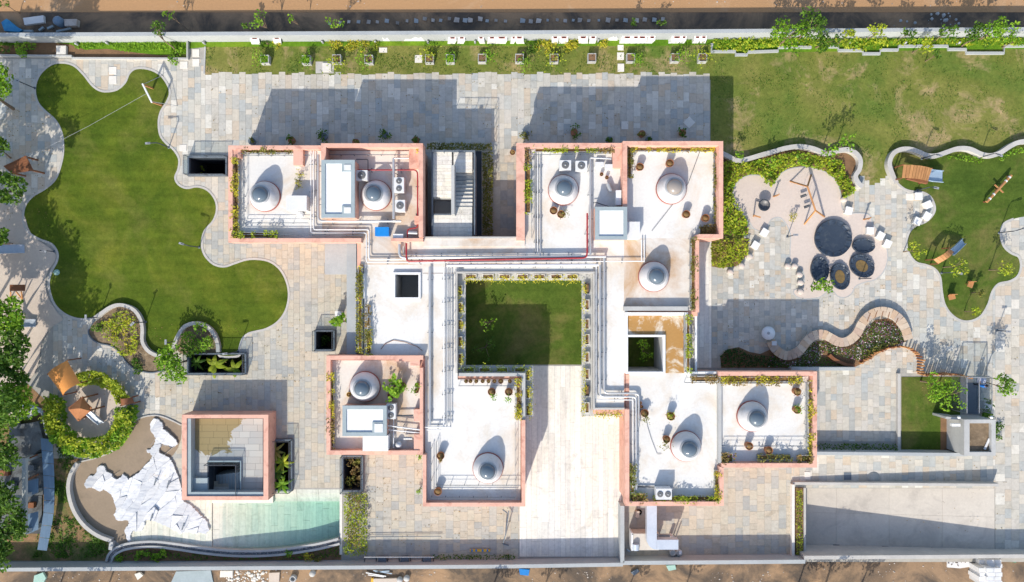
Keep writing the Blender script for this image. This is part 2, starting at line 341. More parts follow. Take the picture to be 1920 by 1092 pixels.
LF = {
 'tree': mat_leaf('tree_leaves', [(.030,.075,.010),(.055,.125,.012),(.10,.18,.018),(.04,.09,.010)]),
 'bright': mat_leaf('bright_leaves', [(.08,.20,.012),(.14,.27,.018),(.20,.32,.02),(.07,.16,.012)]),
 'lime': mat_leaf('lime_leaves', [(.14,.22,.015),(.26,.32,.02),(.34,.36,.03),(.12,.19,.015)]),
 'yellow': mat_leaf('yellow_green_leaves', [(.26,.28,.02),(.42,.38,.03),(.50,.42,.05),(.17,.22,.02)]),
 'dark': mat_leaf('dark_leaves', [(.015,.045,.012),(.03,.075,.015),(.045,.09,.02)]),
 'olive': mat_leaf('olive_leaves', [(.09,.11,.02),(.15,.16,.03),(.22,.19,.05),(.06,.085,.02)]),
 'dry': mat_leaf('dry_brown_leaves', [(.20,.13,.05),(.32,.22,.09),(.14,.10,.04),(.24,.20,.06)]),
 'flower': mat_leaf('mixed_flowers', [(.045,.09,.02),(.07,.13,.02),(.05,.11,.03),(.28,.11,.26),(.07,.12,.02),(.09,.14,.03),(.52,.48,.50),(.06,.11,.02),(.08,.10,.03),(.05,.09,.02)]),
}
# ------------------------------------------------------------------ foliage
rng = np.random.default_rng(11)
def leaf_mesh(name, P, size, mt, off=Vector((0, 0, 0)), flat=0.55, asp=0.55):
    """P: (n,3) leaf centres; one creased diamond (2 quads -> 4 verts) per leaf"""
    n = len(P); P = np.asarray(P, float) - np.array([off.x, off.y, off.z])
    th = rng.uniform(0, 2 * np.pi, n); tl = rng.normal(0, flat, n)
    a = np.stack([np.cos(th) * np.cos(tl), np.sin(th) * np.cos(tl), np.sin(tl)], 1)
    up = np.stack([rng.normal(0, flat, n), rng.normal(0, flat, n), np.ones(n)], 1)
    b = np.cross(up, a); b /= np.linalg.norm(b, axis=1)[:, None] + 1e-9
    sz = size * rng.uniform(0.6, 1.35, n)[:, None]
    V = np.stack([P - a * sz * .5, P + b * sz * asp * .5, P + a * sz * .5, P - b * sz * asp * .5], 1).reshape(-1, 3)
    me = bpy.data.meshes.new(name); me.vertices.add(4 * n); me.vertices.foreach_set('co', V.ravel())
    me.loops.add(4 * n); me.loops.foreach_set('vertex_index', np.arange(4 * n, dtype=np.int32))
    me.polygons.add(n); me.polygons.foreach_set('loop_start', np.arange(0, 4 * n, 4, dtype=np.int32))
    me.polygons.foreach_set('loop_total', np.full(n, 4, dtype=np.int32))
    me.materials.append(mt); me.update(calc_edges=True); return me
def blob_pts(blobs, dens):
    out = []
    for (x, y, z, r, rz) in blobs:
        n = max(6, int(dens * r * r))
        u = rng.normal(0, 1, (n, 3)); u /= np.linalg.norm(u, axis=1)[:, None]
        q = rng.uniform(.35, 1, n)[:, None] ** .6
        out.append(np.stack([x + u[:, 0] * q[:, 0] * r, y + u[:, 1] * q[:, 0] * r, z + u[:, 2] * q[:, 0] * rz], 1))
    return np.concatenate(out)
def crown_blobs(cx, cy, cz, r, rz, k=12, br=.42):
    bl = []
    for i in range(k):
        t = random.uniform(0, 6.283); q = r * math.sqrt(random.uniform(.02, 1)) * .82
        bl.append((cx + q * math.cos(t), cy + q * math.sin(t), cz + random.uniform(-.5, .5) * rz * (1.2 - q / r), r * br * random.uniform(.65, 1.15), r * br * .75))
    return bl
def tree(x, y, r, h, label, leaf='tree', group=None, name='tree', size=.26, dens=150, k=12, br=.42, trunk=None, z0=0.0, lean=(0, 0), rz=None, cat='tree'):
    """px,py = crown centre in the photo at crown height; r metres; h = crown centre height"""
    c = W(x, y, z0 + h); b = Vector((c.x - lean[0], c.y - lean[1], z0))
    if trunk: b = W(trunk[0], trunk[1], z0)
    o = empty(name, b, label, cat, group); rz = rz or r * .6
    bl = crown_blobs(c.x, c.y, z0 + h, r, rz, k, br)
    t = MB(); tr = max(.05, r * .065)
    fork = b.lerp(c, .62)
    mid = b.lerp(fork, .5) + Vector((random.uniform(-.1, .1), random.uniform(-.1, .1), 0))
    t.tube([b, mid, fork], tr, 7, tr * .6)
    for q in bl[:min(8, len(bl))]:
        e = Vector(q[:3]); t.tube([fork, fork.lerp(e, .5) + Vector((0, 0, .12 * h)), e], tr * .45, 5, tr * .12)
    t.obj('trunk', M['bark'], o)
    link('crown', leaf_mesh('crown', blob_pts(bl, dens), size, LF[leaf], b), o)
    return o
def shrub(x, y, r, h, label, leaf='bright', group=None, size=.2, dens=260, name='shrub', z0=0.0, k=7, cat='shrub'):
    c = W(x, y, z0 + h * .6); b = Vector((c.x, c.y, z0))
    bl = crown_blobs(c.x, c.y, z0 + h * .55, r, h * .35, k, .5)
    P = blob_pts(bl, dens); P[:, 2] = np.maximum(P[:, 2], z0 + .03)
    o = empty(name, b, label, cat, group)
    link('foliage', leaf_mesh('foliage', P, size, LF[leaf], b), o)
    s = MB()
    for q in bl[:5]: s.tube([b, Vector(q[:3])], .03, 5, .012)
    s.obj('stem', M['bark'], o); return o
def cover(name, poly, h, dens, label, leaf, size=.18, z0=0.0, kind='stuff', cat='planting', parent=None, lump=.8, hole=None):
    """poly: world xy. leaves fill the area up to a lumpy height"""
    xs = [p[0] for p in poly]; ys = [p[1] for p in poly]
    ar = abs(sum(poly[i][0] * poly[(i + 1) % len(poly)][1] - poly[(i + 1) % len(poly)][0] * poly[i][1] for i in range(len(poly)))) / 2
    n = int(ar * dens); P = []
    ph = [random.uniform(0, 6) for _ in range(6)]
    pa = np.array(poly)
    while len(P) < n:
        x = random.uniform(min(xs), max(xs)); y = random.uniform(min(ys), max(ys))
        if not inside(x, y, poly) or (hole and hole(x, y)): 
            if len(P) == 0 and random.random() < 1e-5: break
            continue
        s = (math.sin(x / lump * 2.1 + ph[0]) * math.sin(y / lump * 2.3 + ph[1]) + math.sin(x / lump * .9 + y / lump * 1.3 + ph[2]) + math.sin(x / lump * 3.7 - y / lump * 2.9 + ph[3]) * .6) / 2.6
        hh = h * (.68 + .42 * s); P.append((x, y, z0 + max(.04, hh * random.uniform(.35, 1) ** .5)))
    if parent is None:
        c = Vector((sum(xs) / len(xs), sum(ys) / len(ys), z0))
        o = link(name, leaf_mesh(name, np.array(P), size, LF[leaf], c), None, c); tag(o, label, cat if kind != 'stuff' else None, None, kind); 
        if kind == 'stuff': o['category'] = cat
    else:
        o = link(name, leaf_mesh(name, np.array(P), size, LF[leaf], wl(parent)), parent)
    return o
# ================================================================== SETTING
LAWN_W = [(66,165),(75,140),(97,121),(120,118),(140,124),(157,140),(172,159),(185,169),(200,172),(220,168),(235,155),(242,139),(252,130),(265,128),(283,131),(301,141),(314,158),(319,175),(313,192),(302,210),(298,230),(301,254),(313,270),(326,281),(336,298),(335,317),(329,333),(335,346),(350,353),(370,350),(390,357),(404,375),(407,395),(400,415),(384,434),(379,458),(384,478),(400,495),(420,500),(440,494),(462,487),(484,486),(507,491),(526,506),(538,529),(542,555),(536,583),(521,604),(500,617),(480,622),(466,626),(455,636),(449,655),(447,668),(412,668),(412,650),(405,630),(392,614),(370,606),(350,611),(338,628),(327,652),(312,664),(297,666),(281,657),(271,640),(271,617),(267,598),(256,582),(240,574),(225,572),(210,577),(195,587),(180,595),(160,599),(140,597),(120,588),(104,573),(95,552),(92,530),(97,510),(107,490),(108,474),(97,458),(72,448),(52,434),(44,413),(47,387),(62,368),(85,354),(105,335),(116,303),(119,278),(116,250),(104,226),(82,206),(70,190)]
LAWN_E = [(1672,312),(1674,330),(1683,345),(1697,356),(1712,360),(1728,361),(1744,370),(1752,388),(1749,402),(1735,416),(1715,424),(1702,440),(1699,462),(1706,480),(1718,493),(1737,498),(1752,505),(1762,520),(1765,545),(1770,570),(1783,590),(1802,602),(1822,602),(1840,592),(1853,570),(1860,548),(1872,533),(1893,528),(1908,518),(1914,500),(1910,482),(1896,475),(1882,462),(1876,440),(1882,420),(1900,411),(1925,406),(1960,404),(1960,268),(1915,266),(1890,274),(1868,288),(1850,292),(1832,288),(1812,281),(1790,279),(1770,284),(1750,291),(1732,291),(1714,283),(1697,282),(1682,292)]
PLAY_E = [(1374,365),(1377,350),(1388,337),(1402,330),(1420,329),(1436,334),(1447,346),(1455,340),(1462,328),(1478,318),(1500,314),(1522,315),(1545,322),(1562,334),(1572,350),(1577,370),(1579,392),(1590,400),(1612,400),(1630,404),(1636,420),(1648,436),(1660,458),(1664,485),(1656,510),(1640,525),(1620,530),(1603,538),(1597,550),(1585,558),(1570,556),(1560,545),(1548,550),(1536,558),(1510,561),(1492,556),(1488,545),(1505,538),(1508,520),(1502,503),(1492,495),(1482,490),(1481,470),(1482,445),(1478,428),(1467,412),(1457,408),(1445,413),(1437,428),(1425,434),(1412,428),(1404,415),(1390,400),(1378,388)]
BED1 = [(225,573),(240,575),(256,583),(267,600),(271,618),(271,640),(281,657),(297,667),(314,668),(318,682),(310,694),(287,699),(265,696),(246,687),(232,672),(221,657),(206,648),(186,644),(171,633),(167,620),(174,607),(190,596),(205,583)]
BED2 = [(327,652),(337,630),(350,612),(370,606),(390,611),(404,625),(411,643),(412,662),(352,664),(340,664)]
WETF = [(150,866),(182,860),(215,845),(236,812),(255,790),(278,780),(300,780),(322,788),(340,800),(334,840),(305,875),(268,920),(246,960),(242,1000),(240,1020),(228,1022),(214,1012),(190,1004),(165,985),(146,958),(136,928),(134,900)]
PITS = {'nw': (357,297,425,328), 'm': (594,622,626,655), 'ban': (356,665,461,699), 'bl': (515,826,547,917), 'bm': (645,856,679,918)}
POOL = (398, 918, 637, 1030)
RAMP = (1508, 916, 1865, 1036)
def holes_grid(mb, x0, y0, x1, y1, z, rects):
    xs = sorted({x0, x1} | {max(x0, min(x1, v)) for r in rects for v in (r[0], r[2])}); ys = sorted({y0, y1} | {max(y0, min(y1, v)) for r in rects for v in (r[1], r[3])})
    for i in range(len(xs) - 1):
        for j in range(len(ys) - 1):
            cx, cy = (xs[i] + xs[i + 1]) / 2, (ys[j] + ys[j + 1]) / 2
            if any(r[0] < cx < r[2] and r[1] < cy < r[3] for r in rects): continue
            p, q = W(xs[i], ys[j + 1]), W(xs[i + 1], ys[j])
            mb.add([(p.x, p.y, z), (q.x, p.y, z), (q.x, q.y, z), (p.x, q.y, z)], [(0, 1, 2, 3)])
PR = list(PITS.values()) + [POOL, RAMP, (401.5, 861.5, 459, 917)]
g = MB(); 
gx = W(-4000, 5000); gy = W(6000, -4000)
holes_grid(g, -4000, -4000, 6000, 5000, -0.42, [(-60, 66, 1990, 1052)])
g.top('ground', M['dirt'], None, kind='structure')
g = MB(); holes_grid(g, -62, 64, 1992, 1054, 0.0, PR); g.top('compound_ground', M['joint'], None, kind='structure')
g = MB(); p, q = W(-4000, 20), W(6000, -420); g.box(p.x, p.y, q.x, q.y, -.5, -.405); g.top('road', M['road'], None, kind='structure')
# ---- ground of the beds and lawns
def sheet(name, poly, z, m, smooth=4, closed=True, z0=None, kind='structure', label=None):
    pts = spline(poly, smooth) if smooth else poly
    b = MB().prism(wpts(pts), z0, z); return b.top(name, M[m], label, kind=kind)
def rect(a, b, c, d): return [(a, b), (c, b), (c, d), (a, d)]
sheet('north_lawn', [(384,86),(1335,79),(1335,150),(384,150)], .006, 'grassn', 0)
sheet('wall_bed_lawn', [(354,74),(1335,70),(1335,84),(1200,87),(1000,86),(800,86),(600,87),(384,89),(354,92)], .012, 'grassb', 0)
sheet('entry_bed_lawn', [(-60,74),(353,74),(353,110),(138,108),(137,105),(-60,104)], .006, 'grassb', 0)
sheet('bare_soil_strip', [(-60,84),(20,86),(60,80),(68,76),(132,84),(160,94),(200,92),(262,100),(300,104),(325,103),(330,110),(138,108),(137,105),(-60,104)], .012, 'soil', 0)
sheet('east_lawn', [(1332,92),(1960,85),(1960,345),(1668,348),(1332,470)], .011, 'grassn', 0)
sheet('east_strip_bed', [(1335,72),(1960,68),(1960,92),(1335,100)], .016, 'grassb', 0)
sheet('play_lawn', LAWN_W, .03, 'grass', z0=-.01)
sheet('play_lawn', LAWN_E, .03, 'grassc', z0=-.01)
sheet('play_surface', PLAY_E, .045, 'rubber', 3, z0=-.01)
sheet('play_surface', [(-60,395),(20,388),(44,400),(60,440),(100,470),(104,488),(90,510),(86,535),(92,560),(108,585),(118,600),(100,612),(80,640),(70,690),(40,720),(-60,730)], .045, 'sand', 3)
sheet('planting_bed', BED1, .035, 'mulch', z0=-.01)
sheet('planting_bed', BED2, .035, 'mulch', 0, z0=-.01)
sheet('stone_floor', WETF, .038, 'wet', 3, z0=-.01)
sheet('weedy_ground', [(95,760),(140,850),(150,862),(133,900),(135,930),(150,965),(180,1000),(205,1015),(215,1040),(640,1040),(640,1052),(-60,1052),(-60,700),(30,700)], .012, 'weedy', 0)
sheet('pond_bed', [(214,1052),(220,1030),(250,1022),(320,1026),(400,1036),(480,1040),(560,1034),(637,1018),(637,1052)], .016, 'soil', 0)
sheet('courtyard_lawn', rect(860,515,1105,684), .03, 'grassc', 0)
sheet('square_lawn', rect(1690,707,1800,846), .03, 'grassc', 0, z0=-.01)
sheet('bare_soil_patch', rect(1763,781,1800,846), .036, 'soil', 0)
sheet('hedge_bed', [(1500,672),(1512,655),(1530,640),(1550,638),(1575,650),(1600,645),(1620,622),(1640,600),(1665,597),(1690,610),(1700,640),(1660,655),(1620,680),(1600,690),(1352,690),(1350,668),(1365,655),(1385,651),(1405,660),(1425,664),(1445,655)], .034, 'soil', 0)
sheet('shrub_bed', [(1318,284),(1340,286),(1375,303),(1400,298),(1450,286),(1475,280),(1505,280),(1540,288),(1580,283),(1605,300),(1608,330),(1602,358),(1580,372),(1440,352),(1374,372),(1400,420),(1404,440),(1318,445)], .034, 'soil', 0)
sheet('shrub_bed', [(1334,447),(1404,447),(1400,480),(1380,500),(1350,503),(1334,500)], .034, 'soil', 0)
# ---- paving
def cut(rc, h):
    x0, y0, x1, y1 = rc; a, b, c, d = h
    if x1 <= a or x0 >= c or y1 <= b or y0 >= d: return [rc]
    out = []
    if x0 < a: out.append((x0, y0, a, y1)); x0 = a
    if x1 > c: out.append((c, y0, x1, y1)); x1 = c
    if y0 < b: out.append((x0, y0, x1, b)); y0 = b
    if y1 > d: out.append((x0, d, x1, y1))
    return out
UNIT = {}
def unit(m):
    if m not in UNIT:
        UNIT[m] = MB().box(-.5, -.5, .5, .5, -.5, .5).mesh('slab', M[m])
    return UNIT[m]
def paving(name, area, m, cw=12, lens=(10, 14, 18, 22, 26, 12), soft=(), hard=(), z=.016, horiz=False, jig=0, label=None, gap=.28, piece='slab', parent=None, zt=.016, limit=300, zb=0.0, zvar=.006):
    """columns of slabs; area = px rect at height zb. 300 largest are objects, the rest one stuff part"""
    soft = [(p, min(a for a, _ in p), min(b for _, b in p), max(a for a, _ in p), max(b for _, b in p)) for p in soft]
    a, b, c, d = area; out = []
    u, u1, v0, v1 = (b, d, a, c) if horiz else (a, c, b, d)
    while u < u1 - 1:
        w_ = cw * random.choice((.9, 1, 1, 1.1)) if not isinstance(cw, tuple) else random.choice(cw)
        ue = min(u + w_, u1); v = v0 + (random.uniform(-jig, jig) if jig else 0) - random.uniform(0, 10) * (not jig)
        while v < v1 - 1:
            ve = min(v + random.choice(lens), v1)
            if v1 - ve < 4: ve = v1
            rcs = [((max(v, v0 if not jig else v), u, ve, ue) if horiz else (u, max(v, v0) if not jig else v, ue, ve))]
            for h in hard: rcs = [k for r_ in rcs for k in cut(r_, h)]
            for r_ in rcs:
                if r_[2] - r_[0] < 1.2 or r_[3] - r_[1] < 1.2: continue
                cs = [(r_[0], r_[1]), (r_[2], r_[1]), (r_[2], r_[3]), (r_[0], r_[3]), ((r_[0] + r_[2]) / 2, (r_[1] + r_[3]) / 2)]
                hid = False
                for p, bx0, by0, bx1, by1 in soft:
                    if r_[2] < bx0 or r_[0] > bx1 or r_[3] < by0 or r_[1] > by1: continue
                    if all(inside(x, y, p) for x, y in cs): hid = True; break
                if not hid: out.append(r_)
            v = ve
        u = ue
    def vis(r_):
        ix = max(0, min(1920, r_[2]) - max(0, r_[0])); iy = max(0, min(1092, r_[3]) - max(0, r_[1])); return ix * iy
    out.sort(key=vis, reverse=True)
    if parent is None:
        p0 = W((a + c) / 2, (b + d) / 2, 0); root = empty(name, p0, None, None); root['kind'] = 'structure'
        if label: root['label'] = label
    else: root = parent
    off = wl(root); rest = MB()
    for i, r_ in enumerate(out):
        p, q = W(r_[0] + gap / 2, r_[3] - gap / 2, zb), W(r_[2] - gap / 2, r_[1] + gap / 2, zb)
        th = zt + random.uniform(0, zvar)
        if i < limit and vis(r_) > 60:
            o = link(piece, unit(m), root, Vector(((p.x + q.x) / 2, (p.y + q.y) / 2, zb + th / 2)) - off); o.scale = (q.x - p.x, q.y - p.y, th)
        else: rest.box(p.x, p.y, q.x, q.y, zb, zb + th)
    if rest.v:
        o = rest.obj(piece + '_field', M[m], root); o['kind'] = 'stuff'
    return root
BLD = [(445,294,780,440),(690,430,1300,505),(985,290,1310,430),(690,505,780,670),(620,675,780,830),(800,695,980,915),(1180,440,1270,900),(1180,710,1490,845),(366,775,508,915)]
hardp = [(a - 4, b - 4, c + 4, d + 4) for a, b, c, d in PITS.values()]
softW = [spline(LAWN_W, 2), BED1, BED2, WETF] + [rect(*b) for b in BLD]
paving('north_terrace', (385, 138, 1331, 305), 'pave', soft=softW, hard=hardp + [(592,110,625,137)], jig=3)
paving('west_terrace', (-60, 111, 385, 395), 'pave', soft=softW, hard=hardp)
paving('west_walk', (300, 395, 678, 915), 'paveb', cw=11, lens=(9,12,15,18), soft=softW, hard=hardp + [(385, 306, 386, 307)])
paving('north_west_walk', (385, 305, 440, 395), 'pave', soft=softW, hard=hardp)
paving('garden_walk', (100, 560, 300, 860), 'pave', cw=9, lens=(10,14,18), soft=softW + [[(128,700),(205,690),(252,745),(240,810),(190,855),(120,850),(90,770)]], hard=hardp)
paving('service_court', (793, 305, 984, 450), 'paveb', soft=[rect(*BLD[0])])
paving('south_forecourt', (689, 830, 974, 1048), 'paveb', cw=14, lens=(12,16,20), soft=softW)
paving('south_court', (1166, 860, 1489, 1048), 'paveb', cw=14, soft=softW)
softE = [spline(LAWN_E, 2), PLAY_E] + [rect(*b) for b in BLD]
paving('playground_terrace', (1335, 330, 1700, 690), 'pave', cw=10, lens=(8, 10, 14, 18, 9), soft=softE + [[(1334,330),(1600,330),(1602,352),(1580,370),(1440,350),(1374,372),(1400,425),(1404,450),(1400,478),(1375,498),(1334,500)], [(1668,330),(1640,330),(1601,300),(1612,348),(1668,348)]], hard=[(1333,300,1610,349)])
paving('east_terrace', (1484, 690, 1700, 848), 'pave', cw=11, soft=softE, hard=[(1688,690,1702,850),(1484,828,1700,850)])
paving('drive_terrace', (1484, 848, 1866, 915), 'pave', cw=(12, 15), lens=(12, 16, 20), soft=softE)
paving('east_drive', (1700, 350, 1866, 850), 'pave', cw=12, lens=(10, 14, 18), soft=softE, hard=[(1686,700,1810,850)])
paving('gate_drive', (1866, 400, 1975, 1040), 'pave', cw=(15, 12, 18), lens=(14, 18, 22), soft=softE)
# marble plaza and shaded marble walk
paving('marble_plaza', (974, 686, 1165, 1044), 'marble', cw=(11, 13, 9), lens=(60, 85, 110, 45), gap=.3)
paving('marble_walk', (1290, 450, 1334, 690), 'marble', cw=(7, 9), lens=(60, 85, 110), gap=.3)
# ---- pits
PL = {'nw': 'deep dark light well with slate upstand beside the north-west wing', 'm': 'small square glass-railed light well left of the west wing', 'ban': 'long planted light well with banana leaves beside the big lawn', 'bl': 'narrow palm filled light well right of the small stair building', 'bm': 'light well with brown ferns at the head of the pool'}
for k, (a, b, c, d) in PITS.items():
    o = empty('light_well', W((a + c) / 2, d), PL[k], 'light well')
    e = 0.0
    s = MB(); s.pbox(a, b, c, d, -3.6, -3.5, 0); s.obj('pit_floor', M['black' if k == 'nw' else 'soil'], o)  # north-west floor is black: the deep shade is put into its colour
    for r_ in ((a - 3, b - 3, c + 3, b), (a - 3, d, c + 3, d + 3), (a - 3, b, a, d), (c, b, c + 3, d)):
        s = MB(); s.pbox(*r_, -3.6, -.01, 0); s.obj('pit_wall', M['dark'], o)  # dark walls: shade inside the well is put into the colour
        s = MB(); s.pbox(*r_, -.005, .3, 0); s.obj('upstand', M['frame'], o)
    # glass railing
    P = [(a - 2, b - 2), (c + 2, b - 2), (c + 2, d + 2), (a - 2, d + 2)]
    for i in range(4):
        if k == 'nw' and i == 1: continue
        p, q = W(*P[i]), W(*P[(i + 1) % 4])
        s = MB(); s.beam((p.x, p.y, .7), (q.x, q.y, .7), .02, .75); s.obj('glass_panel', M['gpanel'], o)
        s = MB(); s.beam((p.x, p.y, 1.1), (q.x, q.y, 1.1), .04, .04)
        n_ = max(1, int((q - p).length / 1.6))
        for j in range(n_ + 1): r_ = p.lerp(q, j / n_); s.box(r_.x - .02, r_.y - .02, r_.x + .02, r_.y + .02, .3, 1.08)
        s.obj('railing_frame', M['dark'], o)
# ---- kerbs
def kerb(poly, wd, z1, m='kerb', sm=4, closed=True, label='', name='kerb', z0=-.01):
    pts = spline(poly, sm, closed) if sm else poly
    return MB().band(wpts(pts), wd, z0, z1, closed).top(name, M[m], label, kind='structure')
kerb(LAWN_W, .20, .05); kerb(LAWN_E[:36] , .22, .05, closed=False)
kerb(PLAY_E, .10, .052, 'conc', 3)
kerb([(182,596),(195,587),(210,577),(225,572),(240,574),(256,582),(267,598),(271,617),(271,640),(281,657),(297,666),(308,667)], .32, .42, closed=False)
kerb([(327,655),(337,630),(350,612),(370,606),(390,612),(404,626),(411,645),(412,660)], .34, .42, closed=False)
kerb([(310,694),(287,699),(265,696),(246,687),(232,672),(221,657),(206,648),(186,644),(171,633),(167,620),(174,607),(182,597)], .1, .12, 'frame', closed=False)
kerb([(150,866),(138,888),(134,912),(138,938),(148,962),(166,985),(190,1002),(214,1011)], .34, .5, closed=False)
kerb([(150,866),(182,858),(213,843),(234,812),(254,789),(278,780),(300,780),(322,788),(340,797)], .12, .1, 'kerb', closed=False)
kerb([(214,1013),(212,1028)], .34, .48, 'conc', 0, False)
kerb([(1675,345),(1668,330),(1662,310),(1668,292),(1682,283),(1700,282),(1716,287),(1733,294),(1750,294),(1768,288),(1790,281),(1812,282),(1832,291),(1850,294),(1868,289),(1888,276),(1910,268),(1960,266)], .42, .55, 'kerb', closed=False)
kerb([(1318,284),(1340,286),(1360,294),(1378,303),(1396,301),(1420,294),(1445,287),(1470,280),(1495,277),(1520,281),(1545,290),(1565,285),(1585,283),(1600,290),(1608,303),(1606,320),(1599,332),(1604,345),(1612,352)], .42, .55, 'kerb', closed=False)
kerb([(-60,105),(138,107),(138,111),(355,112)], .16, .30, 'conc', 0, False)
kerb([(354,112),(354,78)], .12, .35, 'conc', 0, False)
kerb([(385,88),(383,139)], .14, .06, 'conc', 0, False)
kerb([(1334,83),(1333,98),(1378,98),(1378,104),(1400,104),(1401,99),(1458,97),(1458,90),(1520,90)], .24, .22, 'wallc', 0, False)
kerb([(1551,89),(1570,89),(1571,96),(1616,96),(1617,102),(1648,102),(1649,95),(1682,95),(1683,88),(1775,88),(1776,94),(1809,94),(1810,101),(1880,101),(1881,88),(1960,87)], .24, .22, 'wallc', 0, False)
kerb([(1682,700),(1682,850)], .26, .35, 'kerb', 0, False)
# ---- boundary walls
def wall(name, pts, wd, z1, m, label, z0=-.45, cat='wall', zt=None):
    return MB().band([(W(x, y, z1).x, W(x, y, z1).y) for x, y in pts], wd, z0, z1).top(name, M[m], label, cat)
nw = wall('boundary_wall', [(-60,65.5),(960,61),(1960,54.5)], .34, 1.6, 'wallc', 'long pale north boundary wall between the road and the lawn')
wall('boundary_wall', [(-60,1069),(960,1062.5),(1168,1059)], .34, 1.35, 'wallc', 'south boundary wall behind the pool and plaza', )
wall('boundary_wall', [(1168,1056),(1510,1053.5)], .36, 1.35, 'wallc', 'short south boundary wall right of the plaza, set back north')
wall('boundary_wall', [(1508,1046),(1975,1043)], .34, 1.35, 'kerb', 'cream capped boundary wall along the ramp', z0=-2.2)
wall('dividing_wall', [(1167,949),(1167,1056)], .36, 1.35, 'wallc', 'grey wall between marble plaza and machine yard', z0=0)
wall('garden_wall', [(1488,850),(1813,853)], .30, 1.25, 'wallc', 'thin grey wall below the square lawn', z0=0)
wall('garden_wall', [(1484,692),(1604,692)], .30, .8, 'wallc', 'low wall under the flower bed', z0=0)
# mural blocks on the north wall
for i, (x, w_) in enumerate([(3,16),(44,14),(846,14),(863,12),(905,10),(920,14),(938,20),(960,7),(976,15),(1040,12),(1056,16),(1094,17),(1110,12),(1170,18),(1186,12),(1201,18),(1216,12),(1262,18),(1278,9),(1303,11),(1317,11)]):
    x0 = x if i > 1 else 480 + x - 3
    lab = '%s white relief block with maroon lined opening from the left along the north wall' % ORD[[2,3,4,5,6,7,8,9,10,11,12,13,14,15,16,17,18,19,20,0,1].index(i) if 0 else (i - 0)]
    o = empty('relief_block', W(x0, 77), lab, 'wall relief', 'white relief blocks along the north boundary wall')
    y1 = 78.5 - (x0 / 1920) * 4; yb = y1 - 3.6
    p, q = W(x0 - w_ / 2, y1 + 6, .0), W(x0 + w_ / 2, y1 - 1, .0); sk = random.choice((-.12, 0, .15)) if i > 3 else .2
    s = MB(); hz = .95; n0 = len(s.v)
    V = [(p.x, p.y, 0), (q.x, p.y, 0), (q.x, q.y, 0), (p.x, q.y, 0), (p.x + sk, p.y, hz * .82), (q.x + sk, p.y, hz * .82), (q.x + sk, q.y, hz), (p.x + sk, q.y, hz)]
    s.add(V, [(0, 1, 5, 4), (1, 2, 6, 5), (2, 3, 7, 6), (3, 0, 4, 7), (4, 5, 6, 7)]); s.obj('block', M['white'], o)
    s = MB(); e = w_ * S * .2; s.add([(p.x + sk + e, q.y - .03 - .02, hz + .012), (p.x + sk + e, p.y + (q.y - p.y) * .45, hz * .93), (q.x + sk - e, p.y + (q.y - p.y) * .45, hz * .93), (q.x + sk - e, q.y - .05, hz + .012)], [(0, 1, 2, 3)]); s.obj('opening', M['maroon'], o)
    s = MB(); e *= 1.5; s.add([(p.x + sk + e, q.y - .10, hz + .014), (p.x + sk + e, p.y + (q.y - p.y) * .54, hz * .93 + .02), (q.x + sk - e, p.y + (q.y - p.y) * .54, hz * .93 + .02), (q.x + sk - e, q.y - .10, hz + .014)], [(0, 1, 2, 3)]); s.obj('recess', M['black'], o)  # flat black face; shade inside the opening is put into its colour
for i, (x, w_) in enumerate([(120,34),(183,22),(205,10),(262,14),(333,10),(364,20),(405,10),(440,20),(620,44),(672,16),(725,12),(777,40),(1148,20)]):
    hs = [0, .55, .75, 1.0, .8, 1.05, .7, .5, 0]; n_ = len(hs); yb = 79.3 - x / 1920 * 4.5; V = []
    for dy in (0, -3.5):
        for k in range(n_): q = W(x + w_ * (k / (n_ - 1) - .5), yb + dy); V.append((q.x, q.y, 0 if k in (0, n_ - 1) else hs[(k + i) % 7 + 1] * random.uniform(.8, 1.1)))
    s = MB().add(V, [tuple(range(n_))[::-1]] + [(k, k + 1, n_ + k + 1, n_ + k) for k in range(n_ - 1)]); s.top('relief_block', M['white'], ['long wavy white relief at the foot of the wall', 'short wavy white relief at the foot of the wall'][w_ < 18] + ', %s from the left' % ORD[i], 'wall relief', 'low white relief slabs along the north wall')
# ================================================================== BUILDING
ZR, ZP = 3.8, 4.5
bld = empty('school_building', W(960, 560, 0), 'sprawling white roofed building with salmon parapets around a green courtyard', 'building')
_j = [0]
def jit(): _j[0] += 1; return .0031 * (_j[0] % 17)
def wing(a, b, c, d, z1=3.7, m='pink', name='wing_wall', zr=3.8, z0=0.0):
    e = jit(); p, q = W(a, d, zr), W(c, b, zr); s = MB(); s.box(p.x + e + .05, p.y + e + .05, q.x - e - .05, q.y - e - .05, z0 + .001 * _j[0] % .01 - .02, z1 - e); return s.obj(name, M[m], bld)
def roof(a, b, c, d, m='roof', z1=ZR, name='roof', th=.14): s = MB(); s.pbox(a, b, c, d, z1 - th, z1); return s.obj(name, M[m], bld)
wing(430,277,793,450); wing(668,448,858,505); wing(858,448,1112,513); wing(1112,448,1310,513); wing(972,272,1176,450, 3.7); wing(1176,270,1352,450)
wing(1172,500,1310,595); wing(1172,590,1174,700); wing(1247,628,1290,700); wing(1177,590,1290,628); wing(1172,701,1352,945, m='pink'); wing(1352,702,1529,873)
wing(680,500,737,672); wing(789,500,858,705); wing(736,500,790,511); wing(736,562,790,672); wing(793,665,858,710); wing(614,670,793,850); wing(793,704,983,946); wing(1112,505,1174,778)
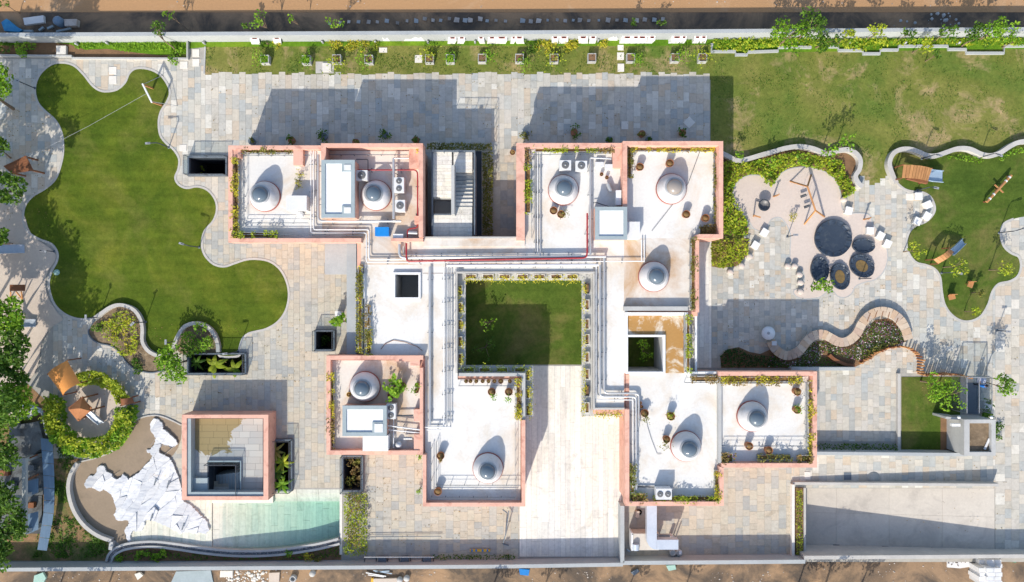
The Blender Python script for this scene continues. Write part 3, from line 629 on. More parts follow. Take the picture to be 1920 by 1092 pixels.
# roofs (non overlapping)
roof(436,283,604,447); roof(604,283,785,447,'roofs'); roof(677,447,793,497,'roofs'); roof(793,447,984,500,'roofs')
roof(984,277,1170,500); roof(1170,274,1348,447); roof(1170,447,1308,583,'roofs'); roof(984,500,1170,512)
roof(793,500,984,512); roof(682,497,793,513)
roof(682,513,741,668); roof(741,513,785,515); roof(741,558,785,668); roof(785,513,856,668)
roof(620,676,787,846,'roofs'); roof(797,668,858,712); roof(797,712,976,941); roof(1114,512,1170,768)
roof(1170,583,1177,700); roof(1177,592,1283,632,'roofb',ZR+.02); roof(1243,632,1283,700,'roofb',ZR+.02); roof(1177,697,1243,700)
roof(1180,700,1349,940); roof(1349,706,1524,868)
# light well courts
for (a, b, c, d, t) in ((741,515,785,558,0), (1177,632,1243,697,1)):
    for r_ in ((a - 4, b - 4, c + 4, b), (a - 4, d, c + 4, d + 4), (a - 4, b, a, d), (c, b, c + 4, d)):
        s = MB(); s.pbox(*r_, 3.5, 4.02 + jit(), 3.9); s.obj('opening_upstand', M['white'], bld); s = MB(); s.pbox(r_[0] + .05, r_[1] + .05, r_[2] - .05, r_[3] - .05, 0, 3.5, 3.9); s.obj('court_wall', M['conc'], bld)
    p, q = W(a - 3, d + 3, 3.8), W(c + 3, b - 3, 3.8)
    s = MB(); s.box(p.x, p.y, q.x, q.y, .02, .06); s.obj('court_floor', M['conc' if t == 0 else 'grassc'], bld)
    if t:
        s = MB(); s.pbox(1228, 634, 1240, 690, .0, .12, 0); s.obj('court_path', M['kerb'], bld)
# grey ledges round the courtyard
def ledge(a, b, c, d): s = MB(); s.pbox(a, b, c, d, 3.0, 3.3); s.obj('courtyard_ledge', M['conc'], bld)
ledge(857,526,873,686); ledge(857,513,1112,526); ledge(1091,526,1112,768); ledge(857,686,985,702); ledge(985,686,1000,781); ledge(1091,768,1172,781)
s = MB(); s.pbox(985,688,998,781,3.3,3.31); 
for r_ in ((854,513,857.5,700),(854,509.5,1115,513),(1112,513,1115.5,765),(1112,765,1172,768.5)):
    s = MB(); s.pbox(*r_, 3.2, 4.05 + jit()); s.obj('roof_edge', M['kerb'], bld)
# courtyard inner walls
for (a, b, c, d) in ((850,508,862,690), (850,508,1112,520), (1104,508,1116,770), (850,695,985,707)):
    e = jit(); p, q = W(a, d, 3.5), W(c, b, 3.5); s = MB(); s.box(p.x + e, p.y + e, q.x - e, q.y - e, 0, 3.0 - e); s.obj('courtyard_wall', M['conc'], bld)
# parapets
def par(a, b, c, d, z1=ZP, m='pink', z0=3.4): s = MB(); s.pbox(a, b, c, d, z0 + jit(), z1); return s.obj('parapet', M[m], bld)
for a in [(428,273,436,455),(436,273,602,280.5),(436,447,677,455)]: par(*a)
for a in [(602,269,611,301,5.1),(611,269,793,276.5,5.1),(785,276.5,793,445,5.1),(733,447,793,453,4.6)]: par(*a)
for a in [(968,268.5,984,451),(984,268.5,1168,277)]: par(*a)
for a in [(1168,265,1176,390,5.2),(1176,265,1356,273,5.2),(1348,273,1356,447,5.2),(1310,439.5,1348,447,5.2)]: par(*a)
par(1304,447,1311,586,4.5)
for a in [(612,667,793,675),(612,675,619.5,853),(619.5,845,787,853),(787,690,793,853)]: par(*a)
for a in [(793,853,799,943),(793,943,985,950),(978,788,985,943)]: par(*a)
for a in [(978,706,985,788,4.3,'conc'),(860,700,985,706,4.3,'conc')]: par(*a)
for a in [(1172,768,1180,941),(1172,941,1357,949),(1349,876,1357,941)]: par(*a)
for a in [(1353,869,1532,877),(1524,705,1532,869),(1347,697,1532,705)]: par(*a)
for a in [(1284,697.5,1347,701,4.1,'white'),(1347,705,1353,869,4.3,'conc'),(680,513,684,560,4.0,'white'),(1170,575,1290,583,4.35,'conc'),(1172,586,1290,592,4.15,'white'),(1171,592,1177,700,4.05,'white'),(1283,586,1286,697,4.0,'kerb'),(793,444,968,447.5,4.05,'kerb')]: par(*a)
for a in [(433,280.5,451,296),(550,280.5,568,310),(767,276.5,785,316),(1149,277,1168,315),(769,675,787,686),(776,768,787,790),(776,815,787,846),(740,675,769,678),(777,405,785,421)]:
    s = MB(); s.pbox(*a, 3.7, 4.42); s.obj('parapet_pier', M['pink'], bld)
for a in [(620,515,668,672,3.6)]: pass
# pale slab canopy and side wall left of the west wing
s = MB(); s.pbox(609,456,651,515,2.75,2.95); s.obj('canopy', M['conc'], bld)
s = MB(); s.pbox(650,456,668,668,0.0,3.1); s.obj('side_wall', M['wallc'], bld)
s = MB(); s.pbox(668.5,456,682,668,0.0,3.35); s.obj('planter_ledge', M['dark'], bld)
s = MB(); s.pbox(1286,586,1302,697,0.0,3.3); s.obj('planter_ledge', M['kerb'], bld)
s = MB(); s.pbox(1303,586,1307,697,0.0,3.6); s.obj('side_wall', M['white'], bld)
# central low step under the pipes
s = MB(); s.pbox(870,498,1112,509,3.8,3.9); s.obj('roof_step', M['roof'], bld)
s = MB(); s.pbox(793,447.6,984,462,3.8,3.95); s.obj('roof_step', M['roofs'], bld)
# drop walls of the lower court between wings
# domes
def dome(px, py, r, label, glass='sky'):
    c = W(px, py, ZR); b = Vector((c.x, c.y, ZR))
    o = link('skylight_dome', MB().lathe((0, 0, 0), [(r * 1.0, -.02), (r * 1.0, .20), (r * .96, .22)], 40).mesh('skylight_dome', M['maroon']), bld, b - wl(bld)); o['label'] = label
    MB().lathe(tuple(b), [(r * .965, .18), (r * .955, .32), (r * .86, .75), (r * .68, 1.20), (r * .62, 1.25)], 40).obj('curb_cone', M['cone'], o)
    MB().lathe(tuple(b), [(r * .60, 1.2), (r * .60, 1.32), (r * .53, 1.34)], 40).obj('glass_rim', M['greyp'], o)
    pr = [(r * .50 * math.cos(t), 1.32 + r * .38 * math.sin(t)) for t in [k * math.pi / 2 / 9 for k in range(9)]] + [(.01, 1.32 + r * .38)]
    MB().lathe(tuple(b), pr, 40).obj('glass_bubble', M[glass], o); return o
D = [(498,369,'on the left half of the north-west roof'),(706,367,'between the machines of the north-west roof'),(1056,357,'beside the pipes of the north-east roof'),(1258,355,'with dusty glass on the north-east roof'),(1225,519,'on the stained east corridor roof'),(685,725,'on the small south-west roof'),(915,877,'on the roof left of the marble plaza'),(1285,836,'on the roof right of the marble plaza'),(1409,780,'on the far south-east roof')]
for x, y, t in D: dome(x, y, 1.36, 'white conical skylight ' + t, 'skyd' if x == 1258 else 'sky')
# ---- lift and stair head tanks on the roofs
def head(a, b, c, d, z, label, notches=(), z0=3.8):
    o = empty('roof_head', W((a + c) / 2, d, z0), label, 'roof structure')
    s = MB(); s.pbox(a, b, c, d, z0, z - .1, z); s.obj('wall', M['pink'], o)
    s = MB()
    t = 6; s.pbox(a - 1, b - 1, c + 1, b + t, z - .1, z + .1); s.pbox(a - 1, d - t, c + 1, d + 1, z - .1, z + .1)
    s.pbox(a - 1, b + t, a + t, d - t, z - .1, z + .1); s.pbox(c - t, b + t, c + 1, d - t, z - .1, z + .1)
    s.obj('coping', M['rim'], o)
    s = MB(); s.pbox(a + t, b + t, c - t, d - t, z - .1, z - .02); s.obj('top', M['white'], o)
    for n_ in notches:
        s = MB(); s.pbox(*n_, z - .02, z + .09); s.obj('hatch_coping', M['rim'], o)
        s = MB(); s.pbox(n_[0] + 4, n_[1] + 3, n_[2] - 4, n_[3] - 3, z + .09, z + .14); s.obj('hatch', M['offw'], o)
    return o
head(603.5,301,664,407.5,5.6,'tall white topped stair head with blue-grey coping on the north-west roof', [(641,306,662,322),(641,386,662,403)])
head(643,762,724,817,5.2,'white topped lift head with blue-grey coping on the south-west roof', [(698,792,722,814)])
head(1117,389,1175,449,5.3,'square white topped lift head on the north-east roof')
def rbox(a, b, c, d, z0, z1, m, label, name='cabinet', cat='cabinet', lid=True):
    o = empty(name, W((a + c) / 2, d, z0), label, cat)
    s = MB(); s.pbox(a + .6, b + .6, c - .6, d - .6, z0, z1 - .08, z1); s.obj('body', M[m], o)
    s = MB(); s.pbox(a, b, c, d, z1 - .08, z1); s.obj('lid', M[m], o); return o
rbox(537,367,575,395,ZR,4.9,'offw','low white tank cover beside the first dome')
rbox(680,817,728,846,ZR,5.0,'offw','white tank cover below the south-west lift head')
rbox(1176,416,1200,449,ZR,4.8,'offw','white cabinet against the north-east lift head')
rbox(1155,357,1165,385,ZR,4.8,'white','slim upright white cabinet at the divider parapet')
rbox(703,426,729,443,ZR,4.7,'blue','bright blue tank lid at the foot of the north-west roof', 'water_tank', 'tank')
rbox(737,439,756,447,ZR,4.4,'white','small white junction box beside the blue tank lid')
rbox(1229,913,1262,921,ZR,3.95,'greyp','flat metal tray behind the twin fan unit', 'metal_tray', 'tray')
for i, (x, y) in enumerate([(1116,308),(1134,312)]): rbox(x - 0, y - 4, x + 16, y + 4, ZR, 4.3, 'offw', ['left', 'right'][i] + ' white meter box under the top parapet of the north-east roof', 'meter_box', 'box')
# ---- air conditioners
def acunit(px, py, w_, d_, label, fans=1, vert=True, z0=ZR, rz=0):
    c = W(px, py, z0 + 1.0); h = 1.0
    o = empty('air_conditioner', (c.x, c.y, z0 + .1), label, 'air conditioner', 'roof air conditioners')
    s = MB(); s.box(c.x - w_ / 2, c.y - d_ / 2, c.x + w_ / 2, c.y + d_ / 2, z0 + .12, z0 + h); s.obj('casing', M['offw'], o)
    s = MB()
    for i in (-1, 1): s.box(c.x + i * w_ * .38 - .05, c.y - d_ / 2, c.x + i * w_ * .38 + .05, c.y + d_ / 2, z0, z0 + .12)
    s.obj('feet', M['dark'], o)
    for i in range(fans):
        k = (i - (fans - 1) / 2); fx = c.x + (0 if vert else k * w_ / fans); fy = c.y + (k * d_ / fans if vert else 0)
        r = min(w_ / (1 if vert else fans), d_ / (fans if vert else 1)) * .38
        f = MB().lathe((fx, fy, z0 + h), [(r, 0), (r, .05), (r * .9, .06)], 20).obj('fan_guard', M['fan'], o)
        MB().lathe((fx, fy, z0 + h + .06), [(r * .25, 0), (r * .25, .04), (r * .05, .05)], 12).obj('fan_hub', M['greyp'], f)
    return o
acunit(678,329,1.0,.9,'single fan air conditioner right of the north-west stair head')
acunit(748,347,.85,1.3,'tall twin fan air conditioner right of the second dome',2)
acunit(750,386,.85,1.0,'single fan air conditioner below the tall twin unit')
acunit(1060,310,1.0,.85,'left air conditioner above the north-east pipe side dome')
acunit(1090,311,1.0,.85,'right air conditioner above the north-east pipe side dome')
acunit(733,772,.8,1.3,'twin fan air conditioner beside the south-west lift head',2)
acunit(1245,927,1.35,.95,'wide twin fan air conditioner at the bottom of the south-east roof',2,False)
# ---- pipes
def pipe(pts, z, r, m, label, name='pipe', sup=True, step=2.0):
    P = [W(x, y, z) for x, y in pts]; o = empty(name, P[0], label, name.replace('_', ' '))
    q = []
    for i, p in enumerate(P):                                     # rounded corners
        if 0 < i < len(P) - 1:
            a = (P[i - 1] - p); b = (P[i + 1] - p); t = min(a.length, b.length, r * 3) ; q += [p + a.normalized() * t, p + (a.normalized() + b.normalized()) * t * .3, p + b.normalized() * t]
        else: q.append(p)
    MB().tube(q, r, 8).obj('tube', M[m], o)
    if sup:
        for i in range(len(P) - 1):
            L = (P[i + 1] - P[i]).length; d = (P[i + 1] - P[i]).normalized(); k = int(L / step)
            for j in range(k):
                c = P[i] + d * (j + .5) * L / k; s = MB(); n_ = Vector((-d.y, d.x, 0)) * (r + .10)
                s.beam(c + n_ + Vector((0, 0, -r)), c - n_ + Vector((0, 0, -r)), .05, .05); s.beam(c + n_ - Vector((0, 0, r)), c + n_ - Vector((0, 0, z - 3.8)), .04, .04); s.beam(c - n_ - Vector((0, 0, r)), c - n_ - Vector((0, 0, z - 3.8)), .04, .04)
                s.obj('support', M['frame'], o)
    return o
PP = [
 ([(583,283),(583,437),(687,437),(687,492),(765,492)],4.15,.05,'white','outer white pipe stepping from the north-west roof to the corridor'),
 ([(588,283),(588,431),(692,431),(692,487),(762,487)],4.15,.05,'white','inner white pipe stepping from the north-west roof to the corridor'),
 ([(597,290),(597,415),(752,415)],4.3,.11,'pipew','thick clad pipe around the north-west stair head'),
 ([(738,297),(738,411)],4.5,.12,'pipew','thick clad pipe crossing beside the second dome'),
 ([(738,297),(766,297)],4.5,.08,'pipew','short clad pipe at the top right corner of the north-west roof'),
 ([(668,299),(690,299),(690,318)],4.2,.04,'dark','thin dark pipe bending above the north-west air conditioner'),
 ([(668,319),(780,319),(783,324),(783,427),(764,430),(764,446)],4.3,.06,'red','red fire pipe looping around the north-west machine roof'),
 ([(762,456),(762,490),(1098,484),(1101,478),(1101,400)],4.35,.075,'red','long red fire pipe running across the corridor roof'),
 ([(749,458),(749,484),(1136,481)],4.2,.13,'pipew','thick clad main pipe along the corridor roof'),
 ([(756,462),(756,478),(1090,477)],4.05,.04,'white','thin white pipe beside the corridor main'),
 ([(838,498),(1122,497)],4.15,.12,'white','thick white pipe above the courtyard'),
 ([(765,493),(1190,490),(1208,490)],4.1,.045,'white','thin white pipe running right to the east dome'),
 ([(1203,492),(1203,450)],4.1,.05,'white','left of the pair of pipes above the east dome'),
 ([(1208,492),(1208,450)],4.1,.05,'white','right of the pair of pipes above the east dome'),
 ([(1118,497),(1118,750),(1187,750)],4.1,.05,'white','left pipe of the bundle on the east corridor'),
 ([(1125,497),(1125,744),(1193,744),(1193,918)],4.25,.09,'pipew','middle clad pipe of the bundle on the east corridor'),
 ([(1133,484),(1133,738),(1198,738),(1198,800)],4.15,.09,'pipew','right clad pipe of the bundle on the east corridor'),
 ([(1187,752),(1187,915)],4.1,.06,'white','white pipe down the left edge of the south-east roof'),
 ([(1004,290),(1004,478)],4.0,.04,'greyp','first thin pipe on the left of the north-east roof'),
 ([(1008,290),(1008,478)],4.0,.04,'white','second thin pipe on the left of the north-east roof'),
 ([(1013,290),(1013,480)],4.05,.055,'pipew','third and thickest of the pipes on the left of the north-east roof'),
 ([(1107,298),(1107,478)],4.3,.10,'pipew','thick clad pipe down the middle of the north-east roof'),
 ([(1107,296),(1146,298)],4.4,.08,'pipew','clad pipe along the top of the north-east roof'),
 ([(1106,428),(1106,478)],4.15,.05,'red','short red riser beside the middle north-east pipe'),
 ([(806,500),(806,798)],4.1,.12,'pipew','thick clad pipe down the west wing roof'),
 ([(832,502),(832,806),(800,806)],4.1,.05,'white','left thin pipe beside the courtyard'),
 ([(838,502),(838,802)],4.1,.05,'pipew','middle thin pipe beside the courtyard'),
 ([(845,502),(845,802)],4.1,.045,'greyp','right thin pipe beside the courtyard'),
 ([(797,801),(845,801)],4.2,.05,'white','short white pipe crossing at the end of the west wing pipes'),
 ([(725,798),(787,806)],4.4,.06,'white','upper white pipe on the south-west machine roof'),
 ([(728,806),(787,812)],4.3,.05,'white','lower white pipe on the south-west machine roof'),
 ([(738,770),(738,840)],4.1,.05,'white','upright white pipe below the south-west air conditioner'),
 ([(741,780),(775,779)],4.2,.06,'dark','dark hose beside the south-west air conditioner'),
 ([(1196,913),(1235,914)],3.95,.06,'dark','black pipe leading to the wide twin fan unit'),
 ([(820,300),(820,305)],3.9,.02,'dark','tiny')]
for a in PP[:-1]: pipe(*a)
pipe([(1112,381),(1118,380),(1130,384),(1142,388),(1165,388)],4.1,.035,'dark','black hose curling to the slim white cabinet','hose',False)
pipe([(714,655),(722,645),(738,638),(760,642),(782,650),(792,658)],3.86,.025,'woodd','brown cable looping over the west wing roof','cable',False)
pipe([(1210,780),(1214,800),(1222,826),(1232,852),(1240,852)],3.86,.02,'greyp','pale cable lying on the south-east roof','cable',False)
pipe([(1312,285),(1290,345),(1262,383),(1222,434)],3.9,.018,'dark','dark wire stretched across the north-east roof','cable',False)
# tanks lying on the machine roofs
for i, (x0, y0, x1, y1, r) in enumerate([(766,436,783,437,.22),(757,822,773,822,.13),(1140,345,1146,360,.2)]):
    z = ZR + .35; s = MB().tube([W(x0, y0, z), W(x1, y1, z)], r, 14); o = s.top('pressure_tank', M['greyp'], ['grey pressure vessel in the lower right corner of the north-west roof', 'silver pump barrel on the south-west roof', 'white cylinder leaning by the north-east pipes'][i], 'tank')
for i, (x, y, m_, lb) in enumerate([(562-0, 402+0, 'white', 'white plastic globe on the north-west roof'), (747, 835, 'offw', 'white domed tank at the bottom of the south-west roof')]):
    c = W(x, y, ZR + .4); MB().lathe((c.x, c.y, ZR), [(.28, 0), (.30, .3), (.22, .48), (.05, .55)], 16).top('water_tank', M[m_], lb, 'tank')
# ---- roof edge railings
def railing(pts, z0, label, step=1.15, h=.55, m='frame'):
    P = [W(x, y, z0 + h) for x, y in pts]; o = empty('railing', Vector((P[0].x, P[0].y, z0)), label, 'railing')
    s = MB()
    for a, b in zip(P, P[1:]): s.beam(a, b, .035, .035); s.beam(a - Vector((0, 0, h * .45)), b - Vector((0, 0, h * .45)), .02, .02)
    s.obj('rail', M[m], o)
    for a, b in zip(P, P[1:]):
        n = max(1, int((b - a).length / step))
        for j in range(n):
            c = a.lerp(b, j / n); t = MB(); t.box(c.x - .018, c.y - .018, c.x + .018, c.y + .018, z0, z0 + h - .02); t.obj('post', M[m], o)
for pts, lb in [([(580,291),(456,291),(456,418),(577,418)],'railing framing the first dome on the north-west roof'),([(449,440),(583,440),(680,442)],'railing along the bottom planter of the north-west roof'),
  ([(450,288),(544,288)],'railing behind the pots at the top left roof edge'),([(612,290),(764,290)],'railing under the top parapet of the north-west machine roof'),
  ([(997,446),(997,300),(1003,290),(1146,287)],'railing beside the left planter of the north-east roof'),([(1186,283),(1340,283),(1338,418)],'railing inside the right half of the north-east roof'),
  ([(818,830),(818,911),(976,911)],'inner railing along the south corner of the plaza side roof'),([(808,842),(808,934),(966,934),(966,792)],'outer railing around the plaza side roof'),
  ([(860,724),(966,724),(966,786)],'railing around the top of the plaza side roof'),([(1358,717),(1512,717),(1512,850)],'railing around the far south-east roof'),([(1356,837),(1510,837)],'railing across the bottom of the far south-east roof'),
  ([(1294,448),(1294,572)],'railing beside the east corridor planter'),([(1283,592),(1283,690)],'railing beside the stained roof planter'),([(679,500),(679,660)],'railing beside the west wing planter'),
  ([(1286,718),(1345,718)],'short railing above the south-east roof'),([(850,514),(850,690)],'railing along the left courtyard edge'),([(1116,514),(1116,762)],'railing along the right courtyard edge'),([(862,508),(1108,508)],'railing along the top courtyard edge')]:
    railing(pts, ZR if 'courtyard' not in lb else 3.9, lb)
# ================================================================== STAIR STRUCTURE
o = empty('stair_block', W(850, 447), 'white marble clad open stair block in the gap between the north wings', 'stair block')
s = MB(); s.pbox(810,283,890,372,0,2.6,3.1); s.pbox(848,372,890,447,0,2.6,3.1); s.pbox(810,402,846,447,0,2.6,3.1); s.obj('body', M['conc'], o)
paving('x', (813,287,848,371), 'marble', cw=(6,7,8), lens=(20,35,28), horiz=True, parent=o, zb=2.6, zt=.5, gap=.25, piece='marble_plank', zvar=.01)
paving('x', (813,404,886,446), 'marble', cw=(6,7,8), lens=(20,35,28), horiz=True, parent=o, zb=2.6, zt=.5, gap=.25, piece='marble_plank', zvar=.01)
paving('x', (851,287,886,325), 'marble', cw=(6,7), lens=(20,35), horiz=True, parent=o, zb=2.6, zt=.35, gap=.25, piece='marble_plank', zvar=.01)
paving('x', (851,389,886,404), 'marble', cw=(6,7), lens=(20,35), horiz=True, parent=o, zb=2.6, zt=.5, gap=.25, piece='marble_plank', zvar=.01)
for i in range(9):
    s = MB(); s.pbox(851, 325 + i * 7.1, 886, 332.1 + i * 7.1, 2.4, 2.62 + (i + 1) * .055, 2.9); s.obj('stair_tread', M['marble'], o)
    s = MB(); s.pbox(851, 331.4 + i * 7.1, 886, 332.1 + i * 7.1, 2.5, 2.9 + (i + 1) * .03, 2.9); s.obj('nosing', M['frame'], o)
s = MB(); s.pbox(846,310,852,402,2.6,4.7,4.7); s.obj('spine_wall', M['conc'], o)
for a in ((809,282,891,284.5),(809,284.5,811.5,402),(888.5,284.5,891,441),(809,401,846,403.5),(809,403.5,811.5,441)):
    s = MB(); s.pbox(*a, 2.6, 3.3); s.obj('edge_frame', M['frame'], o)
s = MB(); s.pbox(813,371,847,403,1.2,1.3,2.2); s.obj('pit_floor', M['conc'], o)
railing([(811,283),(889.5,283),(889.5,440)], 3.1, 'railing round the top of the marble stair block', h=1.1, step=.8)
# ================================================================== SMALL STAIR BUILDING
o = empty('stair_building', W(425, 860), 'small salmon walled stair building with a puddled roof terrace', 'building')
zt = 2.1; zf = 1.15
for a in ((341,778,350,938),(350,778,503,784.5),(494,784.5,503,938),(350,931,494,938)):
    s = MB(); s.pbox(*a, 0.0, zt); s.obj('wall', M['pink'], o)
for a in ((350.3,785,358,930.5),(358,923,493.8,930.5)):
    s = MB(); s.pbox(*a, zf, zt - .12); s.obj('inner_ledge', M['rim'], o)
s = MB(); 
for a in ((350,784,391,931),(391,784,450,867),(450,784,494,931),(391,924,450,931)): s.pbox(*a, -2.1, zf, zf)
s.obj('terrace_floor', M['dark'], o)  # also lines the stair shaft; shaft shade is put into the dark colour
def wetmat():
    m, t, B, N, Lk = nodes('puddled_terrace_tiles'); g = N('ShaderNodeNewGeometry').outputs['Position']
    r = ramp(N, [(0, (.40,.39,.36)), (.25, (.36,.365,.35)), (.5, (.42,.42,.39)), (.75, (.39,.375,.345))], 'CONSTANT'); Lk(rnd(N, Lk), r.inputs[0])
    d = N('ShaderNodeVectorMath'); d.operation = 'DISTANCE'; Lk(g, d.inputs[0]); c = W(388, 772, 1.1); d.inputs[1].default_value = (c.x, c.y, 1.1)
    f = noise(N, Lk, g, .45, 8, .7, .8); a = N('ShaderNodeMath'); a.operation = 'MULTIPLY_ADD'; Lk(f, a.inputs[0]); a.inputs[1].default_value = -7.2; Lk(d.outputs['Value'], a.inputs[2])
    q = N('ShaderNodeMath'); q.operation = 'LESS_THAN'; Lk(a.outputs[0], q.inputs[0]); q.inputs[1].default_value = .15
    Lk(mixc(N, Lk, q.outputs[0], r.outputs[0], (.24,.19,.085)), B.inputs['Base Color']); B.inputs['Roughness'].default_value = .7; return m
M['wett'] = wetmat()
paving('x', (359,785,493,922), 'wett', cw=(12,), lens=(20,24,28), horiz=True, parent=o, zb=zf, zt=.02, gap=.3, piece='floor_tile', hard=[(389,866,452,924)], zvar=.004)
s = MB(); s.pbox(391,867,450,924,-2.2,-2.0,zf); s.obj('stair_bottom', M['black'], o)  # black bottom: shade at the foot of the shaft painted in
for i in range(8):
    a = 392 + i * 7.2; s = MB(); p, q = W(a, 930, zf), W(a + 6.0, 899 - i * 1.4, zf); zs = -.35 + i * .12; s.box(p.x, p.y, q.x, q.y, -2, zs); st_ = s.obj('step', M['rim'], o); MB().box(q.x - .07, p.y, q.x, q.y, zs + .002, zs + .02).obj('nosing', M['conc'], st_)
for a in ((389,864,452,867),(450,867,452,926),):
    s = MB(); s.pbox(*a, zf, zf + .25); s.obj('stair_kerb', M['rim'], o)
P = [W(391,868,zf), W(450,868,zf), W(450,924,zf)]
s = MB()
for a, b in zip(P, P[1:]): s.beam(a + Vector((0,0,1.0)), b + Vector((0,0,1.0)), .05, .05)
for p in P + [P[0].lerp(P[1], .5)]: s.beam(p, p + Vector((0, 0, 1)), .04, .04)
s.obj('handrail', M['dark'], o)
for a, b in zip(P, P[1:]):
    s = MB().beam(a + Vector((0,0,.55)), b + Vector((0,0,.55)), .02, .8); s.obj('glass_panel', M['gpanel'], o)
s = MB(); s.pbox(361,897,389,922,zf + .03,zf + .35); s.obj('low_step', M['rim'], o)
# ================================================================== POOL
o = empty('pool', W(520, 1028), 'shallow mint green pool with pale plank floor and curved stone rim', 'pool')
a, b, c, d = POOL; p0, p1 = W(a, d), W(c, b)
zd = -.75
V = [(p0.x, p0.y, -.06), (p1.x, p0.y, zd), (p1.x, p1.y, zd), (p0.x, p1.y, -.06)]
for i in range(20):
    t0, t1 = i / 20, (i + 1) / 20; x0, x1 = p0.x + (p1.x - p0.x) * t0 + .004, p0.x + (p1.x - p0.x) * t1 - .004
    z0_, z1_ = -.06 + (zd + .06) * t0 ** .8, -.06 + (zd + .06) * t1 ** .8; ys = [p0.y] + sorted(random.uniform(p0.y + 1, p1.y - 1) for _ in range(1)) + [p1.y]
    for y0, y1 in zip(ys, ys[1:]):
        s = MB().add([(x0, y0 + .01, z0_), (x1, y0 + .01, z1_), (x1, y1 - .01, z1_), (x0, y1 - .01, z0_), (x0, y0 + .01, z0_ - .1), (x1, y0 + .01, z1_ - .1), (x1, y1 - .01, z1_ - .1), (x0, y1 - .01, z0_ - .1)], [(0,1,2,3),(4,7,6,5),(0,4,5,1),(1,5,6,2),(2,6,7,3),(3,7,4,0)]); s.obj('floor_plank', M['poolm'], o)
s = MB(); s.box(p0.x, p0.y, p1.x, p1.y, -1.2, -.95); s.obj('basin_floor', M['conc'], o)
s = MB(); q = W(512, 0).x
s.add([(p0.x + .9, p0.y, -.075), (p1.x, p0.y, -.075), (p1.x, p1.y, -.075), (p0.x + .9, p1.y, -.075), (p0.x + .9, p0.y, -.9), (p1.x, p0.y, -.9), (p1.x, p1.y, -.9), (p0.x + .9, p1.y, -.9)], [(0,1,2,3),(4,7,6,5),(0,4,5,1),(1,5,6,2),(2,6,7,3),(3,7,4,0)]); s.obj('water', M['water'], o)
for i, (yy, z) in enumerate(((918,-.02),(926,-.14),(934,-.26))):
    for x0 in range(515, 637, 41):
        s = MB(); u, v = W(x0, yy + 8), W(min(x0 + 40.5, 637), yy); s.box(u.x, u.y, v.x, v.y, -.9, z); s.obj('pool_step', M['poolm'], o)
for a_ in ((637,916,642,1040),(395,913,515,918),(398,918,512,943)):
    s = MB(); s.pbox(*a_, -.9, .03 + jit(), 0); s.obj('pool_coping', M['cwhite'], o)
paving('pale_deck', (240,840,398,1026), 'poolm', soft=[WETF], cw=(10,12), lens=(40,60), gap=.3)
# curved rim with pebble channel
C_ = [(207,1052),(211,1040),(222,1030),(240,1023),(270,1019),(300,1019),(340,1024),(380,1030),(430,1035),(480,1036),(530,1033),(580,1026),(610,1020),(637,1013)]
Cs = spline(C_, 5, False)
r_ = empty('curved_channel', W(420, 1040), 'curved grey channel of pebbles between two kerbs round the pool', 'stone channel')
def offs(pts, d):
    out = []
    for i, (x, y) in enumerate(pts):
        a = pts[max(0, i - 1)]; b = pts[min(len(pts) - 1, i + 1)]; L = math.hypot(b[0] - a[0], b[1] - a[1]); out.append((x - (b[1] - a[1]) / L * d, y + (b[0] - a[0]) / L * d))
    return out
MB().band(wpts(offs(Cs, -4.5)), .2, -.9, .32).obj('inner_kerb', M['conc'], r_)
MB().band(wpts(offs(Cs, 5)), .2, -.9, .32).obj('outer_kerb', M['conc'], r_)
MB().band(wpts(Cs), .36, -.9, .12).obj('channel_bed', M['frame'], r_)
s = MB()
for i in range(1500):
    k = random.randrange(len(Cs) - 1); t = random.random(); x = Cs[k][0] + (Cs[k + 1][0] - Cs[k][0]) * t; y = Cs[k][1] + (Cs[k + 1][1] - Cs[k][1]) * t + random.uniform(-2.6, 2.6)
    p = W(x, y); e = random.uniform(.03, .075); s.lathe((p.x, p.y, .12), [(e, 0), (e * .8, e * .6), (e * .1, e * .8)], 5, False)
pb = s.obj('pebbles', M['pebble'], r_); pb['kind'] = 'stuff'
fill = [(x, y) for x, y in offs(Cs, 7) if x > 395] + [(642, 1034), (395, 1034)]
MB().prism(wpts(fill), -.9, .02).top('pool_side_soil', M['soil'], None, kind='structure')
# ================================================================== MARBLE CARVING
IN = [(290,784),(297,785),(304,791),(308,797),(307,803),(313,806),(320,813),(327,819),(333,826),(335,832),(328,838),(322,839),(317,834),(310,834),(305,830),(303,838),(299,845),(303,850),(311,853),(320,858),(325,866),(329,876),(334,888),(338,900),(341,912),(342,925),(346,938),(352,943),(362,949),(370,957),(377,966),(386,972),(391,980),(394,994),(388,1000),(378,998),(370,1000),(360,998),(348,996),(340,1000),(330,995),(318,988),(304,982),(290,976),(279,973),(272,976),(273,985),(268,994),(258,996),(250,995),(246,1002),(246,1015),(241,1015),(239,1003),(236,995),(240,986),(246,980),(240,975),(230,976),(219,973),(215,964),(220,960),(218,948),(214,935),(210,926),(202,921),(196,916),(190,921),(182,918),(174,914),(166,915),(161,909),(163,900),(168,893),(177,891),(183,885),(184,876),(192,871),(199,876),(202,884),(212,888),(213,893),(220,898),(228,895),(232,888),(240,893),(244,899),(252,892),(262,886),(268,878),(275,870),(284,862),(288,856),(284,850),(277,848),(276,843),(284,842),(290,834),(294,822),(288,812),(283,803),(284,793)]
o = empty('marble_carving', W(290, 1000), 'sprawling jagged white marble map relief lying on the brown floor', 'carving')
seeds = [(random.uniform(160, 395), random.uniform(780, 1015)) for _ in range(400)]
seeds = [p for p in seeds if inside(p[0], p[1], IN)]
sel = []
for p in seeds:
    if all((p[0] - q[0]) ** 2 + (p[1] - q[1]) ** 2 > 13 ** 2 for q in sel): sel.append(p)
from mathutils.geometry import delaunay_2d_cdt
dense = []
